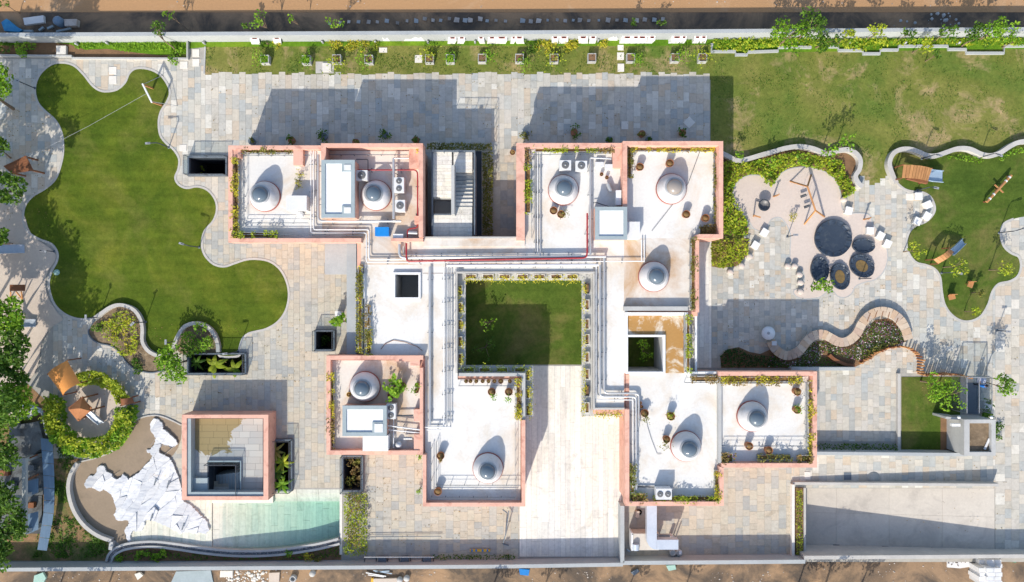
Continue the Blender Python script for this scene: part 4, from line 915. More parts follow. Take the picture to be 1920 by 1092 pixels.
for i in range(len(IN)):
    a, b = IN[i], IN[(i + 1) % len(IN)]; dense += [a] + [(a[0] + (b[0] - a[0]) * t + random.uniform(-1.3, 1.3), a[1] + (b[1] - a[1]) * t + random.uniform(-1.3, 1.3)) for t in (.25, .5, .75)]
def clip_cell(poly, s, q):
    mx, my = (s[0] + q[0]) / 2, (s[1] + q[1]) / 2; dx, dy = q[0] - s[0], q[1] - s[1]; ca, sa = math.cos(R(-52)), math.sin(R(-52)); u, v = (dx * ca + dy * sa) * .16, -dx * sa + dy * ca; nx, ny = u * ca - v * sa, u * sa + v * ca; out = []
    for i in range(len(poly)):
        a, b = poly[i], poly[(i + 1) % len(poly)]; da = (a[0] - mx) * nx + (a[1] - my) * ny; db = (b[0] - mx) * nx + (b[1] - my) * ny
        if da <= 0: out.append(a)
        if (da < 0 < db) or (db < 0 < da): t = da / (da - db); out.append((a[0] + (b[0] - a[0]) * t, a[1] + (b[1] - a[1]) * t))
    return out
def okedge(a, b):
    m = ((a[0] + b[0]) / 2, (a[1] + b[1]) / 2)
    if inside(m[0], m[1], dense): return True
    return min(math.hypot(m[0] - (p[0] + q[0]) / 2, m[1] - (p[1] + q[1]) / 2) for p, q in zip(dense, dense[1:] + dense[:1])) < 2.5
MB().prism(wpts(dense), 0, .12).obj('base_slab', M['carved'], o)
for s_ in sel:
    cell = list(dense)
    for q in sel:
        if q is not s_: cell = clip_cell(cell, s_, q)
        if len(cell) < 3: break
    cell = [c for i, c in enumerate(cell) if math.hypot(c[0] - cell[i - 1][0], c[1] - cell[i - 1][1]) > .15]
    if len(cell) < 3: continue
    cx = sum(c[0] for c in cell) / len(cell); cy = sum(c[1] for c in cell) / len(cell)
    cell = [(cx + (c[0] - cx) * .985, cy + (c[1] - cy) * .985) for c in cell]
    gx_, gy_ = random.uniform(-.005, .005), random.uniform(-.005, .005); zb_ = .19 + random.uniform(-.02, .025)
    wp = wpts(cell); T = tessellate_polygon([[Vector((x, y, 0)) for x, y in wp]])
    zz = [max(.14, zb_ + (c[0] - cx) * gx_ + (c[1] - cy) * gy_) for c in cell]; n = len(wp)
    tri = []
    for t in T:
        A, B, Cc = wp[t[0]], wp[t[1]], wp[t[2]]; tri.append(t if (B[0]-A[0])*(Cc[1]-A[1])-(B[1]-A[1])*(Cc[0]-A[0]) > 0 else (t[2], t[1], t[0]))
    MB().add([(x, y, z) for (x, y), z in zip(wp, zz)], tri).add([(x, y, .12) for x, y in wp] + [(x, y, z) for (x, y), z in zip(wp, zz)], [(i, (i + 1) % n, n + (i + 1) % n, n + i) for i in range(n) if okedge(cell[i], cell[(i + 1) % n])]).obj('facet', M['carved'], o)
for i, (x, y) in enumerate([(291,903),(315,908),(284,970),(343,987)]):
    p = W(x, y, .5); s = MB(); s.beam((p.x - .12, p.y - .35, .45), (p.x + .16, p.y + .35, .62), .08, .12); s.obj('slot', M['frame'], o)
# ================================================================== RAMP
a, b, c, d = RAMP; p, q = W(a, d), W(c, b)
ro = empty('ramp', Vector(((p.x + q.x) / 2, p.y, -1.6)), 'long plain concrete vehicle ramp sinking to the left', None); ro['kind'] = 'structure'; del ro['label']
xs_ = [0, .20, .47, .74, 1]; ys_ = [0, .55, 1]
for i in range(4):
    for k in range(2):
        xa, xb = p.x + (q.x - p.x) * xs_[i] + .008, p.x + (q.x - p.x) * xs_[i + 1] - .008; ya, yb = p.y + (q.y - p.y) * ys_[k] + .006, p.y + (q.y - p.y) * ys_[k + 1] - .006
        za, zb2 = -1.5 * (1 - xs_[i]), -1.5 * (1 - xs_[i + 1]); MB().add([(xa, ya, za), (xb, ya, zb2), (xb, yb, zb2), (xa, yb, za), (xa, ya, za - .2), (xb, ya, zb2 - .2), (xb, yb, zb2 - .2), (xa, yb, za - .2)], [(0,1,2,3),(0,4,5,1),(1,5,6,2),(2,6,7,3),(3,7,4,0)]).obj('ramp_slab', M['ramp'], ro)
MB().add([(p.x, p.y, -1.56), (q.x, p.y, -.06), (q.x, q.y, -.06), (p.x, q.y, -1.56)], [(0,1,2,3)]).obj('ramp_bed', M['joint'], ro)
for t in (.2, .45, .7): x = p.x + (q.x - p.x) * t; MB().box(x - .3, p.y + .08, x + .3, p.y + .28, -1.5 * (1 - t) - .05, -1.5 * (1 - t) + .03).obj('drain', M['dark'], ro)
V = [W(1487,907,.35), W(1872,907,.8)]; y1 = V[0].y + .12; y0 = V[0].y - .13
s = MB().add([(V[0].x, y0, -1.7), (V[1].x, y0, -1.7), (V[1].x, y1, -1.7), (V[0].x, y1, -1.7), (V[0].x, y0, .32), (V[1].x, y0, .85), (V[1].x, y1, .85), (V[0].x, y1, .32)], [(0,1,5,4),(1,2,6,5),(2,3,7,6),(3,0,4,7),(4,5,6,7)])
s.top('ramp_wall', M['kerb'], 'low wall along the top of the concrete ramp', 'wall')
s = MB(); s.pbox(1505,914,1509,1040,-1.7,.25,0); s.top('ramp_wall', M['kerb'], 'short cream wall at the deep end of the ramp', 'wall')
s = MB(); s.pbox(1485,909,1490,1045,0,.45,.45); s.top('ramp_wall', M['cwhite'], 'outer wall of the narrow flower trough beside the ramp', 'wall')
s = MB(); s.pbox(1490.5,914,1504.5,1042,0,.2,0); s.top('flower_trough_soil', M['soil'], None, kind='structure')
# drain joint lines of the ramp
# ================================================================== GUARD POST
o = empty('guard_post', W(1820, 850), 'small grey flat roofed guard post with a slanting side wall', 'guard post')
z = 2.6
for a in ((1808,787,1867,794),(1808,794,1818,855),(1859,794,1867,855),(1818,848,1859,855)): s = MB(); s.pbox(*a, 2.0, z); s.obj('roof_rim', M['conc'], o)
s = MB(); s.pbox(1818,794,1859,848,2.0,2.25,z); s.obj('roof', M['mulch'], o)
p, q = W(1809,854,z), W(1866,788,z); s = MB(); s.box(p.x, p.y, q.x, q.y, 0, 2.0); s.obj('wall', M['conc'], o)
u = [W(1768,782,1.6), W(1809,788,z)]
s = MB(); s.beam((u[0].x, u[0].y, 1.0), (u[1].x, u[1].y, 1.0), .2, 2.0); s.obj('wing_wall', M['conc'], o)
s = MB(); p = W(1786,790,2); q = W(1808,852,2.4); s.add([(q.x, q.y, 2.3), (q.x, p.y, 2.3), (p.x + .4, p.y, 1.7)], [(0,1,2)]); 
s = MB().add([(W(1789,795).x, W(1789,795).y, .02),(W(1806,853).x, W(1806,853).y, .02),(q.x, q.y, 2.3),(q.x, W(0,790,2.3).y, 2.3)], [(0,1,2,3)]).add([(W(1789,795).x, W(1789,795).y, .01),(W(1806,853).x, W(1806,853).y, .01),(q.x + .15, q.y, 2.3),(q.x + .15, W(0,790,2.3).y, 2.3)], [(3,2,1,0)]); s.obj('sloping_side', M['conc'], o)
s = MB(); s.pbox(1785,795,1801,800,2.1,2.4); s.obj('wall_box', M['white'], o)
for i, x in enumerate((1799, 1860)): 
    c = W(x, 783, 2.7); MB().lathe((c.x, c.y, 2.55), [(.12,0),(.14,.1),(.1,.2),(.02,.24)], 12).top('wall_lamp', M['white'], ['left', 'right'][i] + ' white globe lamp on the front edge of the guard post', 'lamp')
s = MB(); s.beam(tuple(W(1846,843,2.3)), tuple(W(1855,823,2.3)), .2, .05); s.top('plank', M['offw'], 'pale plank lying on the roof of the guard post', 'plank')
o = empty('glass_enclosure', W(1836, 775), 'thin framed glass enclosure in front of the guard post', 'enclosure')
Q = [(1813,776),(1813,708),(1860,708),(1860,776)]
s = MB()
for (a, b) in zip(Q, Q[1:]): s.beam(tuple(W(*a, 2.2)), tuple(W(*b, 2.2)), .06, .06)
s.beam(tuple(W(1836,708,2.2)), tuple(W(1836,776,2.2)), .05, .05)
for a in Q: c = W(*a, 2.2); s.beam((c.x, c.y, 0), (c.x, c.y, 2.17), .06, .06)
s.obj('frame', M['greyp'], o)
for (a, b) in zip(Q, Q[1:]):
    A, B = W(*a, 2.2), W(*b, 2.2); MB().beam((A.x, A.y, 1.1), (B.x, B.y, 1.1), .015, 2.05).obj('glass_panel', M['glass'], o)
s = MB(); s.pbox(1813,718,1836,776,.06,.10,0); s.top('entrance_grating', M['frame'], 'dark slatted floor under the glass enclosure', 'floor')
s = MB(); s.pbox(1846,752,1859,767,.05,.9,.9); s.top('cabinet', M['offw'], 'pale low cabinet inside the glass enclosure', 'cabinet')
# ================================================================== PLANTED BOXES
def planter(px, py, w_, d_, z0, h, label, leaf, group, cat='planter', mt='conc', plant=.5, name='planter_box', off=(0, 0), n=90, soil='soil', size=.16, full=False):
    c = W(px, py, z0 + h); o = empty(name, (c.x, c.y, z0), label, cat, group); x, y = c.x, c.y; t = .06
    s = MB()
    for a in ((x - w_/2, y - d_/2, x + w_/2, y - d_/2 + t), (x - w_/2, y + d_/2 - t, x + w_/2, y + d_/2), (x - w_/2, y - d_/2 + t, x - w_/2 + t, y + d_/2 - t), (x + w_/2 - t, y - d_/2 + t, x + w_/2, y + d_/2 - t)): s.box(*a, z0, z0 + h)
    s.obj('box', M[mt], o)
    s = MB(); s.box(x - w_/2 + t, y - d_/2 + t, x + w_/2 - t, y + d_/2 - t, z0 + .02, z0 + h - .08); s.obj('soil', M[soil], o)
    if leaf:
        m = n; P = np.stack([x + off[0] + rng.normal(0, 1, m) * w_ * .30 * plant * 1.6, y + off[1] + rng.normal(0, 1, m) * d_ * .33 * plant * 1.6, z0 + h + rng.uniform(-.05, .40, m)], 1)
        link('foliage', leaf_mesh('foliage', P, size, LF[leaf], Vector((c.x, c.y, z0))), o)
    return o
# north lawn square concrete planters with saplings
NP = [(496,111,'bright',(-.45,.0),1),(574,112,'bright',(0,0),.7),(631,110,'lime',(.05,-.6),1.2),(691,111,'bright',(-.55,.0),1.3),(805,110,'lime',(-.05,.4),1.1),(844,110,'bright',(0,0),.8),(904,109,'bright',(.55,.15),.8),(974,109,'bright',(.45,-.5),.9),(1039,109,'lime',(-.1,.1),1.6),(1110,108,None,(0,0),1),(1183,108,'bright',(.6,-.2),.8),(1266,108,'bright',(.45,.2),1.1),(1318,108,'lime',(0,.1),1.5)]
for i, (x, y, lf, of, pl) in enumerate(NP):
    o = planter(x, y, .78, .78, 0, .62, '%s concrete planter from the left in the row along the north lawn' % ORD[i], lf, 'square planters along the north lawn', mt='conc', plant=pl, off=of, n=110, soil='soil' if i not in (0, 1, 5) else 'grassb', size=.2)
    c = W(x, y, .62); MB().tube([(c.x, c.y, .55), (c.x + of[0] * .6, c.y + of[1] * .6, .95)], .035, 5, .02).obj('stem', M['bark'], o)
# courtyard ledge boxes
grp = 'planter boxes on the courtyard ledge'
for i, x in enumerate((883, 915, 946, 980, 1011, 1043, 1073)):
    planter(x, 519, .98, .42, 3.3, .3, '%s planter box from the left on the top courtyard ledge' % ORD[i], 'yellow', grp, mt='cwhite', plant=.8, off=(0, -.25), n=110, size=.14)
for i, y in enumerate((545, 577, 609, 641, 673)):
    planter(862.5, y, .42, .92, 3.3, .3, '%s planter box from the top on the left courtyard ledge' % ORD[i], 'yellow', grp, mt='cwhite', plant=.6, off=(.2 if i else 0, -.1), n=70, size=.14)
for i, y in enumerate((541, 572, 608, 637, 670, 702, 733, 765)):
    planter(1101, y, .40, .95, 3.3, .3, '%s planter box from the top on the right courtyard ledge' % ORD[i], 'yellow', grp, mt='dark' if i in (0, 6) else 'cwhite', plant=.65, off=(-.3, 0), n=80, size=.14)
for i, x in enumerate((1128, 1156)):
    planter(x, 775, .98, .42, 3.3, .3, '%s planter box at the foot of the right courtyard ledge' % ['left', 'right'][i], 'yellow', grp, mt='cwhite', plant=.9, off=(0, -.1), n=110, size=.14)
for i, y in enumerate((704, 738, 770)):
    planter(990, y, .40, .95, 3.3, .3, '%s planter box from the top beside the plaza corner' % ORD[i], 'yellow', grp, mt='cwhite', plant=.75, off=(.15, .1), n=100, size=.14)
for i, x in enumerate((879, 909, 942, 975)):
    planter(x, 694, .98, .42, 3.3, .3, '%s planter box from the left on the bottom courtyard ledge' % ORD[i], 'lime', grp, mt='cwhite', plant=.8, off=(.05, .12), n=90, size=.14)
# roof edge planting strips : long troughs with plants
def trough(a, b, c, d, z0, label, leaf, h=.35, dens=95, lump=.5, mt='conc', hh=.75, size=.17, sl='soil', leaf2=None):
    p, q = W(a, d, z0 + h), W(c, b, z0 + h)
    o = empty('planting_trough', ((p.x + q.x) / 2, p.y, z0), label, 'planter', 'planting troughs round the roof edges')
    s = MB(); t = .05
    for r_ in ((p.x, p.y, q.x, p.y + t), (p.x, q.y - t, q.x, q.y), (p.x, p.y + t, p.x + t, q.y - t), (q.x - t, p.y + t, q.x, q.y - t)): s.box(*r_, z0, z0 + h)
    s.obj('trough', M[mt], o)
    MB().box(p.x + t, p.y + t, q.x - t, q.y - t, z0 + .01, z0 + h - .07).obj('soil', M[sl], o)
    e = .14; poly = [(p.x - e, p.y - e), (q.x + e, p.y - e), (q.x + e, q.y + e), (p.x - e, q.y + e)]
    ph = random.uniform(0, 6); vert = (q.y - p.y) > (q.x - p.x); hol = (lambda x, y: math.sin((y if vert else x) * 1.9 + ph) + math.sin((y if vert else x) * 4.7 + ph * 2) * .6 < -.55)
    cover('foliage', poly, hh, dens, None, leaf, size, z0 + h - .1, parent=o, lump=lump, hole=hol)
    if leaf2: cover('dry_foliage', poly, hh * .7, dens * .5, None, leaf2, size, z0 + h - .1, parent=o, lump=lump)
    return o
TR = [(437,300,447,444,'trough of yellow creeper down the left edge of the north-west roof','yellow','dry'),(437,436,520,446,'trough of green shrubs along the bottom left edge of the north-west roof','lime',None),
 (459,281,548,287,'row of small pots and shrubs along the top of the north-west roof','olive','dry'),(768,277,784,286,'yellow plant cluster in the top right corner of the north-west roof','yellow',None),
 (986,279,993,310,'dry brown planting at the top left corner of the north-east roof','dry',None),(985,312,995,400,'bright creeper trough down the left edge of the north-east roof','lime',None),(1003,278,1118,285,'bright green trough along the top left of the north-east roof','lime',None),
 (1120,279,1148,286,'dry stretch of planting beside the north-east meter boxes','dry','olive'),(1186,275,1346,284,'flowering trough along the top right of the north-east roof','yellow','dry'),(1177,280,1184,332,'shady planting at the left of the north-east inner roof','olive','dry'),
 (1339,290,1348,424,'tall flowering trough down the right edge of the north-east roof','olive','dry'),(1312,424,1348,440,'tangle of dry shrubs in the lower right corner of the north-east roof','dry','olive'),
 (1296,448,1304,580,'narrow creeper trough along the east corridor','olive','dry'),(1287,592,1294,696,'green creeper trough right of the rusty stained roof','lime',None),
 (671,500,679,660,'creeper trough left of the west wing roof','olive','yellow'),(687,620,696,664,'short yellow creeper trough at the bottom of the west wing roof','olive','yellow'),
 (688,574,694,590,'upper short planter beside the west wing railing','dry',None),(688,595,694,612,'lower short planter beside the west wing railing','dry',None),
 (617,700,626,782,'yellow flowering trough down the left of the south-west roof','yellow','olive'),(617,786,626,838,'dry trough at the lower left of the south-west roof','dry','olive'),
 (968,712,976,784,'flowering trough at the top right of the plaza side roof','yellow','dry'),
 (1182,870,1190,925,'creeper down the left edge of the roof right of the plaza','olive','lime'),(1182,926,1210,940,'shrub cluster in the lower left corner of the roof right of the plaza','dry','lime'),(1226,931,1345,940,'green trough along the bottom of the roof right of the plaza','lime','olive'),(1340,882,1348,930,'yellow trough at the lower right of the roof right of the plaza','yellow','olive'),
 (1352,707,1500,716,'long flowering trough along the top of the far south-east roof','yellow','dry'),(1352,717,1500,720,'narrow soil trough below the flowering trough','dry',None),(1296,706,1346,716,'row of dry pot plants above the roof right of the plaza','dry',None),
 (1516,716,1524,850,'yellow and green trough down the right of the far south-east roof','yellow','olive'),(1354,850,1374,867,'pink potted shrubs in the lower left corner of the far south-east roof','dry','flower'),(1496,854,1524,867,'dry shrubs in the lower right corner of the far south-east roof','dry','olive'),
 (1421,853,1441,862,'left box of three at the bottom of the far south-east roof','olive',None),(1443,853,1461,862,'middle box of three at the bottom of the far south-east roof','olive',None),(1464,853,1483,862,'right box of three at the bottom of the far south-east roof','olive',None)]
for a, b, c, d, lb, lf, l2 in TR:
    trough(a, b, c, d, ZR - .02, lb, lf, leaf2=l2, mt='frame' if 'box of three' in lb else 'conc', sl='coir')
# round pots on the roofs
def pot(px, py, r, h, z0, label, leaf=None, lr=.3, n=60, name='round_pot', mt='terra', lz=.3, off=(0, 0), size=.14):
    c = W(px, py, z0 + h); b = Vector((c.x, c.y, z0)); o = empty(name, b, label, 'plant pot', 'round pots on the roofs')
    MB().lathe(tuple(b), [(r * .78, 0), (r, h), (r * 1.04, h + .02), (r * .92, h + .02), (r * .9, h - .05)], 20, True, False).obj('pot', M[mt], o)
    MB().lathe((b.x, b.y, z0 + h - .08), [(r * .9, 0), (r * .9, .02), (.02, .06)], 16).obj('soil', M['coir'], o)
    if leaf:
        P = np.stack([c.x + off[0] + rng.normal(0, lr * .5, n), c.y + off[1] + rng.normal(0, lr * .5, n), z0 + h + .08 + rng.uniform(0, lz, n)], 1)
        link('foliage', leaf_mesh('foliage', P, size, LF[leaf], b), o)
        MB().tube([(b.x, b.y, z0 + h - .05), (c.x + off[0] * .8, c.y + off[1] * .8, z0 + h + lz * .8)], .025, 5, .012).obj('stem', M['bark'], o)
    return o
PT = [(922,735,.34,.6,'left of two pots at the top of the plaza side roof','bright',.3,(.15,-.4)),(954,735,.34,.6,'right of two pots at the top of the plaza side roof','bright',.35,(-.05,-.6)),(826,855,.34,.6,'upper of two pots on the left of the plaza side roof','dry',.15,(0,-.35)),(821,922,.34,.6,'lower of two pots on the left of the plaza side roof',None,0,(0,0)),
 (1209,775,.34,.6,'pot beside the pipe bend on the roof right of the plaza','olive',.35,(0,-.5)),(1200,756,.16,.3,'tiny pot above the pipe bend',None,0,(0,0)),(1203,763,.14,.3,'tiny pot touching the pipe side pot',None,0,(0,0)),(1258,781,.36,.6,'middle pot of the roof right of the plaza','lime',.4,(-.1,.1)),(1250,824,.32,.6,'pot left of the ninth white dome curb','olive',.5,(-.1,-.5)),
 (1495,735,.34,.6,'upper right pot of the far south-east roof','dry',.25,(0,0)),(1495,769,.34,.55,'leafy pot on the right of the far south-east roof','bright',.35,(0,.15)),(1405,837,.34,.6,'left of two pots under the far south-east dome',None,0,(0,0)),(1442,845,.34,.6,'right of two pots under the far south-east dome',None,0,(0,0)),
 (1200,313,.34,.6,'top left pot of the dusty dome roof',None,0,(0,0)),(1256,306,.34,.6,'pot just above the dusty dome',None,0,(0,0)),(1287,402,.34,.6,'left of two pots below the dusty dome',None,0,(0,0)),(1323,409,.34,.6,'right of two pots below the dusty dome',None,0,(0,0)),
 (1038,395,.34,.5,'left of the pot pair leaning on the pipe side dome',None,0,(0,0)),(1052,402,.34,.5,'right of the pot pair leaning on the pipe side dome','olive',.4,(.3,.05)),(1128,327,.16,.35,'left small pot by the north-east pipes',None,0,(0,0)),(1138,333,.16,.35,'right small pot by the north-east pipes',None,0,(0,0)),
 (733,742,.30,.55,'pot with the broad leafed plant on the south-west roof',None,0,(0,0)),(754,724,.32,.55,'dark pot beside the broad leafed plant','bright',.3,(.2,-.1)),(782,722,.2,.5,'tall narrow pot at the right parapet of the south-west roof','bright',.25,(0,0)),(781,733,.2,.5,'pot with dark leaves at the right parapet of the south-west roof','bright',.35,(-.15,.1)),
 (654,740,.2,.3,'yellow bucket left of the south-west dome',None,0,(0,0))]
for x, y, r, h, lb, lf, lr, of in PT: pot(x, y, r, h, ZR, lb, lf, lr, off=of, mt='yellow' if 'yellow' in lb else 'terra', name='bucket' if 'bucket' in lb else 'round_pot')
for i, x in enumerate((874, 882, 893, 905, 916, 927, 939, 956)):
    pot(x, 715, .17 if i != 6 else .22, .3, ZR, '%s small clay pot from the left in the top row of the plaza side roof' % ORD[i], 'dry', .12, 14, lz=.12, size=.1)
shrub(560,325,.42,.9,'upper of two round yellowed shrubs on the north-west roof','yellow', z0=ZR, size=.12)
shrub(559,338,.38,.8,'middle olive shrub in the short column on the north-west roof','olive', z0=ZR, size=.12)
shrub(557,349,.38,.7,'lowest yellowed shrub of the column on the north-west roof','yellow', z0=ZR, size=.12)
# broad leafed plant
def broad(px, py, z0, n, label, leaf, r, h, size=.5, name='leafy_plant', group=None):
    b = W(px, py, z0 + h); b.z = z0; o = empty(name, b, label, 'plant', group); s = MB()
    for i in range(n):
        t = random.uniform(0, 6.28); q = r * random.uniform(.25, 1); e = Vector((b.x + q * math.cos(t), b.y + q * math.sin(t), z0 + h * random.uniform(.7, 1.15)))
        s.tube([b, b.lerp(e, .5) + Vector((0, 0, .2 * h)), e], .03, 5, .012)
        P = e + Vector([random.uniform(-.06, .06)] * 3) + Vector((0, 0, 0)); pts = np.array([[P.x + random.gauss(0, size * .35), P.y + random.gauss(0, size * .35), P.z + random.uniform(-.08, .08)] for _ in range(9)])
        link('leaf', leaf_mesh('leaf', pts, size * .75, LF[leaf], b, .3, .8), o)
    s.obj('stem', M['bark'], o); return o
broad(737,727,ZR,15,'tall dark green broad leafed plant right of the south-west dome','bright',1.0,1.3,.42)
broad(640,605,0,9,'broad leafed fig plant beside the small glass-railed light well','bright',.75,1.8,.5)
# ================================================================== POTS IN FRONT OF THE NORTH WALL
for i, (x, y, r) in enumerate([(470,264,.3),(545,262,.45),(606,255,.6),(666,266,.3),(721,252,.62),(779,262,.4),(985,250,.7),(1077,247,.7),(1143,262,.3),(1205,250,.5),(1217,262,.3),(1281,248,.5)]):
    o = shrub(x, y, r, 1.1, '%s potted shrub from the left standing along the shaded north face' % ORD[i], 'tree' if i % 3 else 'olive', 'potted shrubs along the north face', size=.22, dens=110, name='potted_shrub', cat='plant')
    b = wl(o); MB().lathe((b.x, b.y, 0), [(.28, 0), (.34, .45), (.30, .45)], 12).obj('pot', M['terra' if i % 2 else 'frame'], o)
# ================================================================== LIGHT WELL PLANTS
def palm(px, py, z0, n, L, label, leaf, name='fern_palm', wd=.28, h=1.2, cat='palm', seg=6):
    b = W(px, py, z0); o = empty(name, b, label, cat); t0 = random.uniform(0, 6)
    MB().tube([b, b + Vector((0, 0, h))], .09, 6, .06).obj('trunk', M['bark'], o)
    for i in range(n):
        t = t0 + i * 6.283 / n + random.uniform(-.25, .25); l = L * random.uniform(.75, 1.1); V = []; F = []
        for k in range(seg + 1):
            u = k / seg; rr = u * l; z = h + .5 * math.sin(u * 2.4) * l * .5 - u * u * .25 * l; ww = wd * math.sin(max(.12, u) ** .7 * 3.05) ** .8 + .01
            c = (b.x + math.cos(t) * rr, b.y + math.sin(t) * rr, b.z + z)
            V += [(c[0] - math.sin(t) * ww, c[1] + math.cos(t) * ww, c[2] - .06), c, (c[0] + math.sin(t) * ww, c[1] - math.cos(t) * ww, c[2] - .06)]
        for k in range(seg): F += [(k * 3, k * 3 + 1, k * 3 + 4, k * 3 + 3), (k * 3 + 1, k * 3 + 2, k * 3 + 5, k * 3 + 4)]
        MB().add(V, F, True).obj('leaf', LF[leaf], o)
    return o
palm(414,682,-1.2,6,1.25,'banana plant with wide leaves in the middle of the long light well','lime','banana_plant',.22,1.3,'banana plant')
palm(450,690,-1.3,5,1.1,'banana plant at the right end of the long light well','lime','banana_plant',.20,1.2,'banana plant')
palm(380,678,-1.6,7,1.1,'darker banana plant at the left end of the long light well','tree','banana_plant',.12,1.2,'banana plant')
cover('ground_cover', wpts(rect(358,668,460,698), 0), .8, 26, 'dark green undergrowth at the bottom of the long light well', 'dark', .3, -1.8, cat='plants')
for i, (x, y, lf) in enumerate([(524,840,'olive'),(538,862,'lime'),(528,880,'tree'),(537,902,'bright')]): palm(x, y, -.9, 8, 1.15, '%s palm from the top in the narrow light well by the stair building' % ORD[i], lf, wd=.13)
for i, (x, y) in enumerate([(655,868),(668,866),(666,884),(660,898),(672,904),(653,910)]): shrub(x, y, .5, 1.2, '%s brownish fern clump from the top in the light well above the pool hedge' % ORD[i], 'dry' if i % 2 == 0 else 'olive', z0=-1.0, size=.24, dens=110, name='fern', cat='fern')
shrub(375,318,.45,.9,'round pale shrub inside the dark north-west light well','lime',z0=-2.6,size=.18)
shrub(609,638,.7,1.2,'dark green shrub at the bottom of the small light well','tree',z0=-2.4,size=.25)
tree(1207,658,1.0,1.9,'small green tree in the square court inside the east wing','bright',k=8,size=.2,br=.4,rz=.5)
tree(918,605,1.0,1.8,'upper sapling standing on the shaded courtyard lawn','bright',k=7,size=.22,dens=60,br=.35)
tree(910,652,1.15,1.8,'lower sapling standing on the shaded courtyard lawn','tree',k=8,size=.22,dens=60,br=.35)
# ================================================================== HEDGES AND BEDS
cover('hedge', wpts([(800,280),(800,268),(922,268),(922,282)], .8), 1.2, 160, 'dark clipped hedge above the marble stair block', 'olive', .2, 0, cat='hedge')
cover('hedge', wpts([(905,284),(924,284),(924,440),(905,440)], .8), 1.2, 170, 'long olive hedge right of the marble stair block', 'olive', .2, 0, cat='hedge')
MB().pbox(891,284,903,442,-.0,.06,0).top('void_shade_strip', M['dark'], 'flat dark strip standing for the shaded void between stair block and hedge', 'shade_strip')  # flat strip; shade of the void beside the stairs put into its colour
cover('hedge', wpts([(644,926),(688,926),(688,1042),(644,1042)], .6), .8, 95, 'wide mixed hedge right of the pool', 'lime', .2, 0, cat='hedge')
cover('dry_planting', wpts([(650,926),(676,926),(676,1030),(650,1030)], .6), .95, 40, 'dry flower heads in the middle of the pool hedge', 'dry', .2, 0, cat='planting')
cover('hedge', wpts([(812,1040),(966,1041),(966,1050),(812,1049)], .3), .45, 90, 'low shaded hedge along the foot of the south wall', 'tree', .16, 0, cat='hedge')
cover('hedge', wpts([(1534,832),(1682,832),(1682,848),(1534,848)], .4), .7, 90, 'dark clipped hedge left of the square lawn', 'tree', .18, 0, cat='hedge')
cover('flowering_plants', wpts([(1491.5,916),(1503.5,916),(1503.5,1040),(1491.5,1040)], .3), .45, 110, 'red and yellow flowering strip in the trough beside the ramp', 'lime', .15, .18, cat='flowers')
cover('flowering_plants', wpts([(1493,916),(1502,916),(1502,1040),(1493,1040)], .3), .5, 25, 'scattered flower heads in the trough beside the ramp', 'flower', .14, .2, cat='flowers')
EB = [(1322,300),(1372,303),(1400,306),(1450,294),(1500,283),(1545,296),(1575,300),(1598,345),(1604,362),(1580,372),(1574,350),(1562,333),(1545,320),(1500,311),(1478,315),(1462,325),(1453,342),(1443,352),(1420,327),(1402,328),(1386,336),(1376,352),(1374,372),(1400,415),(1403,441),(1356,441),(1356,330),(1330,320)]
cover('shrubbery', wpts(EB, .4), .9, 75, 'dense bright green shrubbery curling above the cream play surface', 'lime', .27, 0, cat='shrubs')
cover('shrubbery', wpts(EB, .3), .7, 45, 'darker leaves under the bright shrubbery', 'bright', .25, 0, cat='shrubs')
EB2 = [(1334,448),(1404,448),(1401,476),(1384,497),(1355,503),(1334,500)]
cover('shrubbery', wpts(EB2, .4), .9, 110, 'mound of yellow green shrubs right of the shaded marble walk', 'lime', .24, 0, cat='shrubs')
cover('dry_planting', wpts([(1334,448),(1366,448),(1356,490),(1334,498)], .4), .95, 60, 'dry pale plants at the left of the shrub mound', 'dry', .18, 0, cat='planting')
for i, (x, y, r) in enumerate([(1385,290,.5),(1447,305,.6),(1560,280,.9),(1588,270,1.0),(1500,300,.6)]):
    tree(x, y, r, 1.5 + .8 * (i in (2, 3)), ['small tree at the left end of the curved bed', 'small tree over the middle of the curved bed', 'young tree over the curved wall', 'young tree spilling over the curved wall onto the lawn', 'little tree above the play surface'][i], 'bright', k=6, size=.26, dens=110, name='young_tree')
# flower bed
FB = [(1505,662),(1512,650),(1530,640),(1550,640),(1565,650),(1590,655),(1612,640),(1620,622),(1634,606),(1655,601),(1675,608),(1690,622),(1697,640),(1672,648),(1650,652),(1632,661),(1612,676),(1590,672),(1560,664),(1548,660),(1530,680),(1520,688),(1440,688),(1450,665),(1460,672),(1480,680),(1500,672)]
cover('flower_bed', wpts(FB, .2), .5, 190, 'bed of purple and white flowers inside the curved stone bench', 'flower', .16, 0, cat='flowers')
cover('flower_bed', wpts([(1610,660),(1650,645),(1695,640),(1650,655),(1620,675)], .2), .7, 90, 'yellow green grasses against the log palisade', 'olive', .2, 0, cat='planting')
cover('hedge', wpts([(1351,688),(1351,668),(1362,657),(1382,653),(1400,660),(1420,668),(1445,664),(1470,688)], .3), .6, 100, 'dark shaded mound hedge above the salmon wall', 'dark', .2, 0, cat='hedge')
cover('hedge', wpts([(1500,688),(1545,668),(1580,680),(1580,689),(1500,689)], .2), .3, 80, 'shaded ground cover beneath the flower bed', 'tree', .16, 0, cat='hedge')
s = MB().band(wpts(spline([(1552,665),(1562,674),(1580,682),(1600,686)], 4, False)), .28, 0, .4); s.top('low_bench', M['woodd'], 'short curved dark bench in the shade under the flower bed', 'bench')
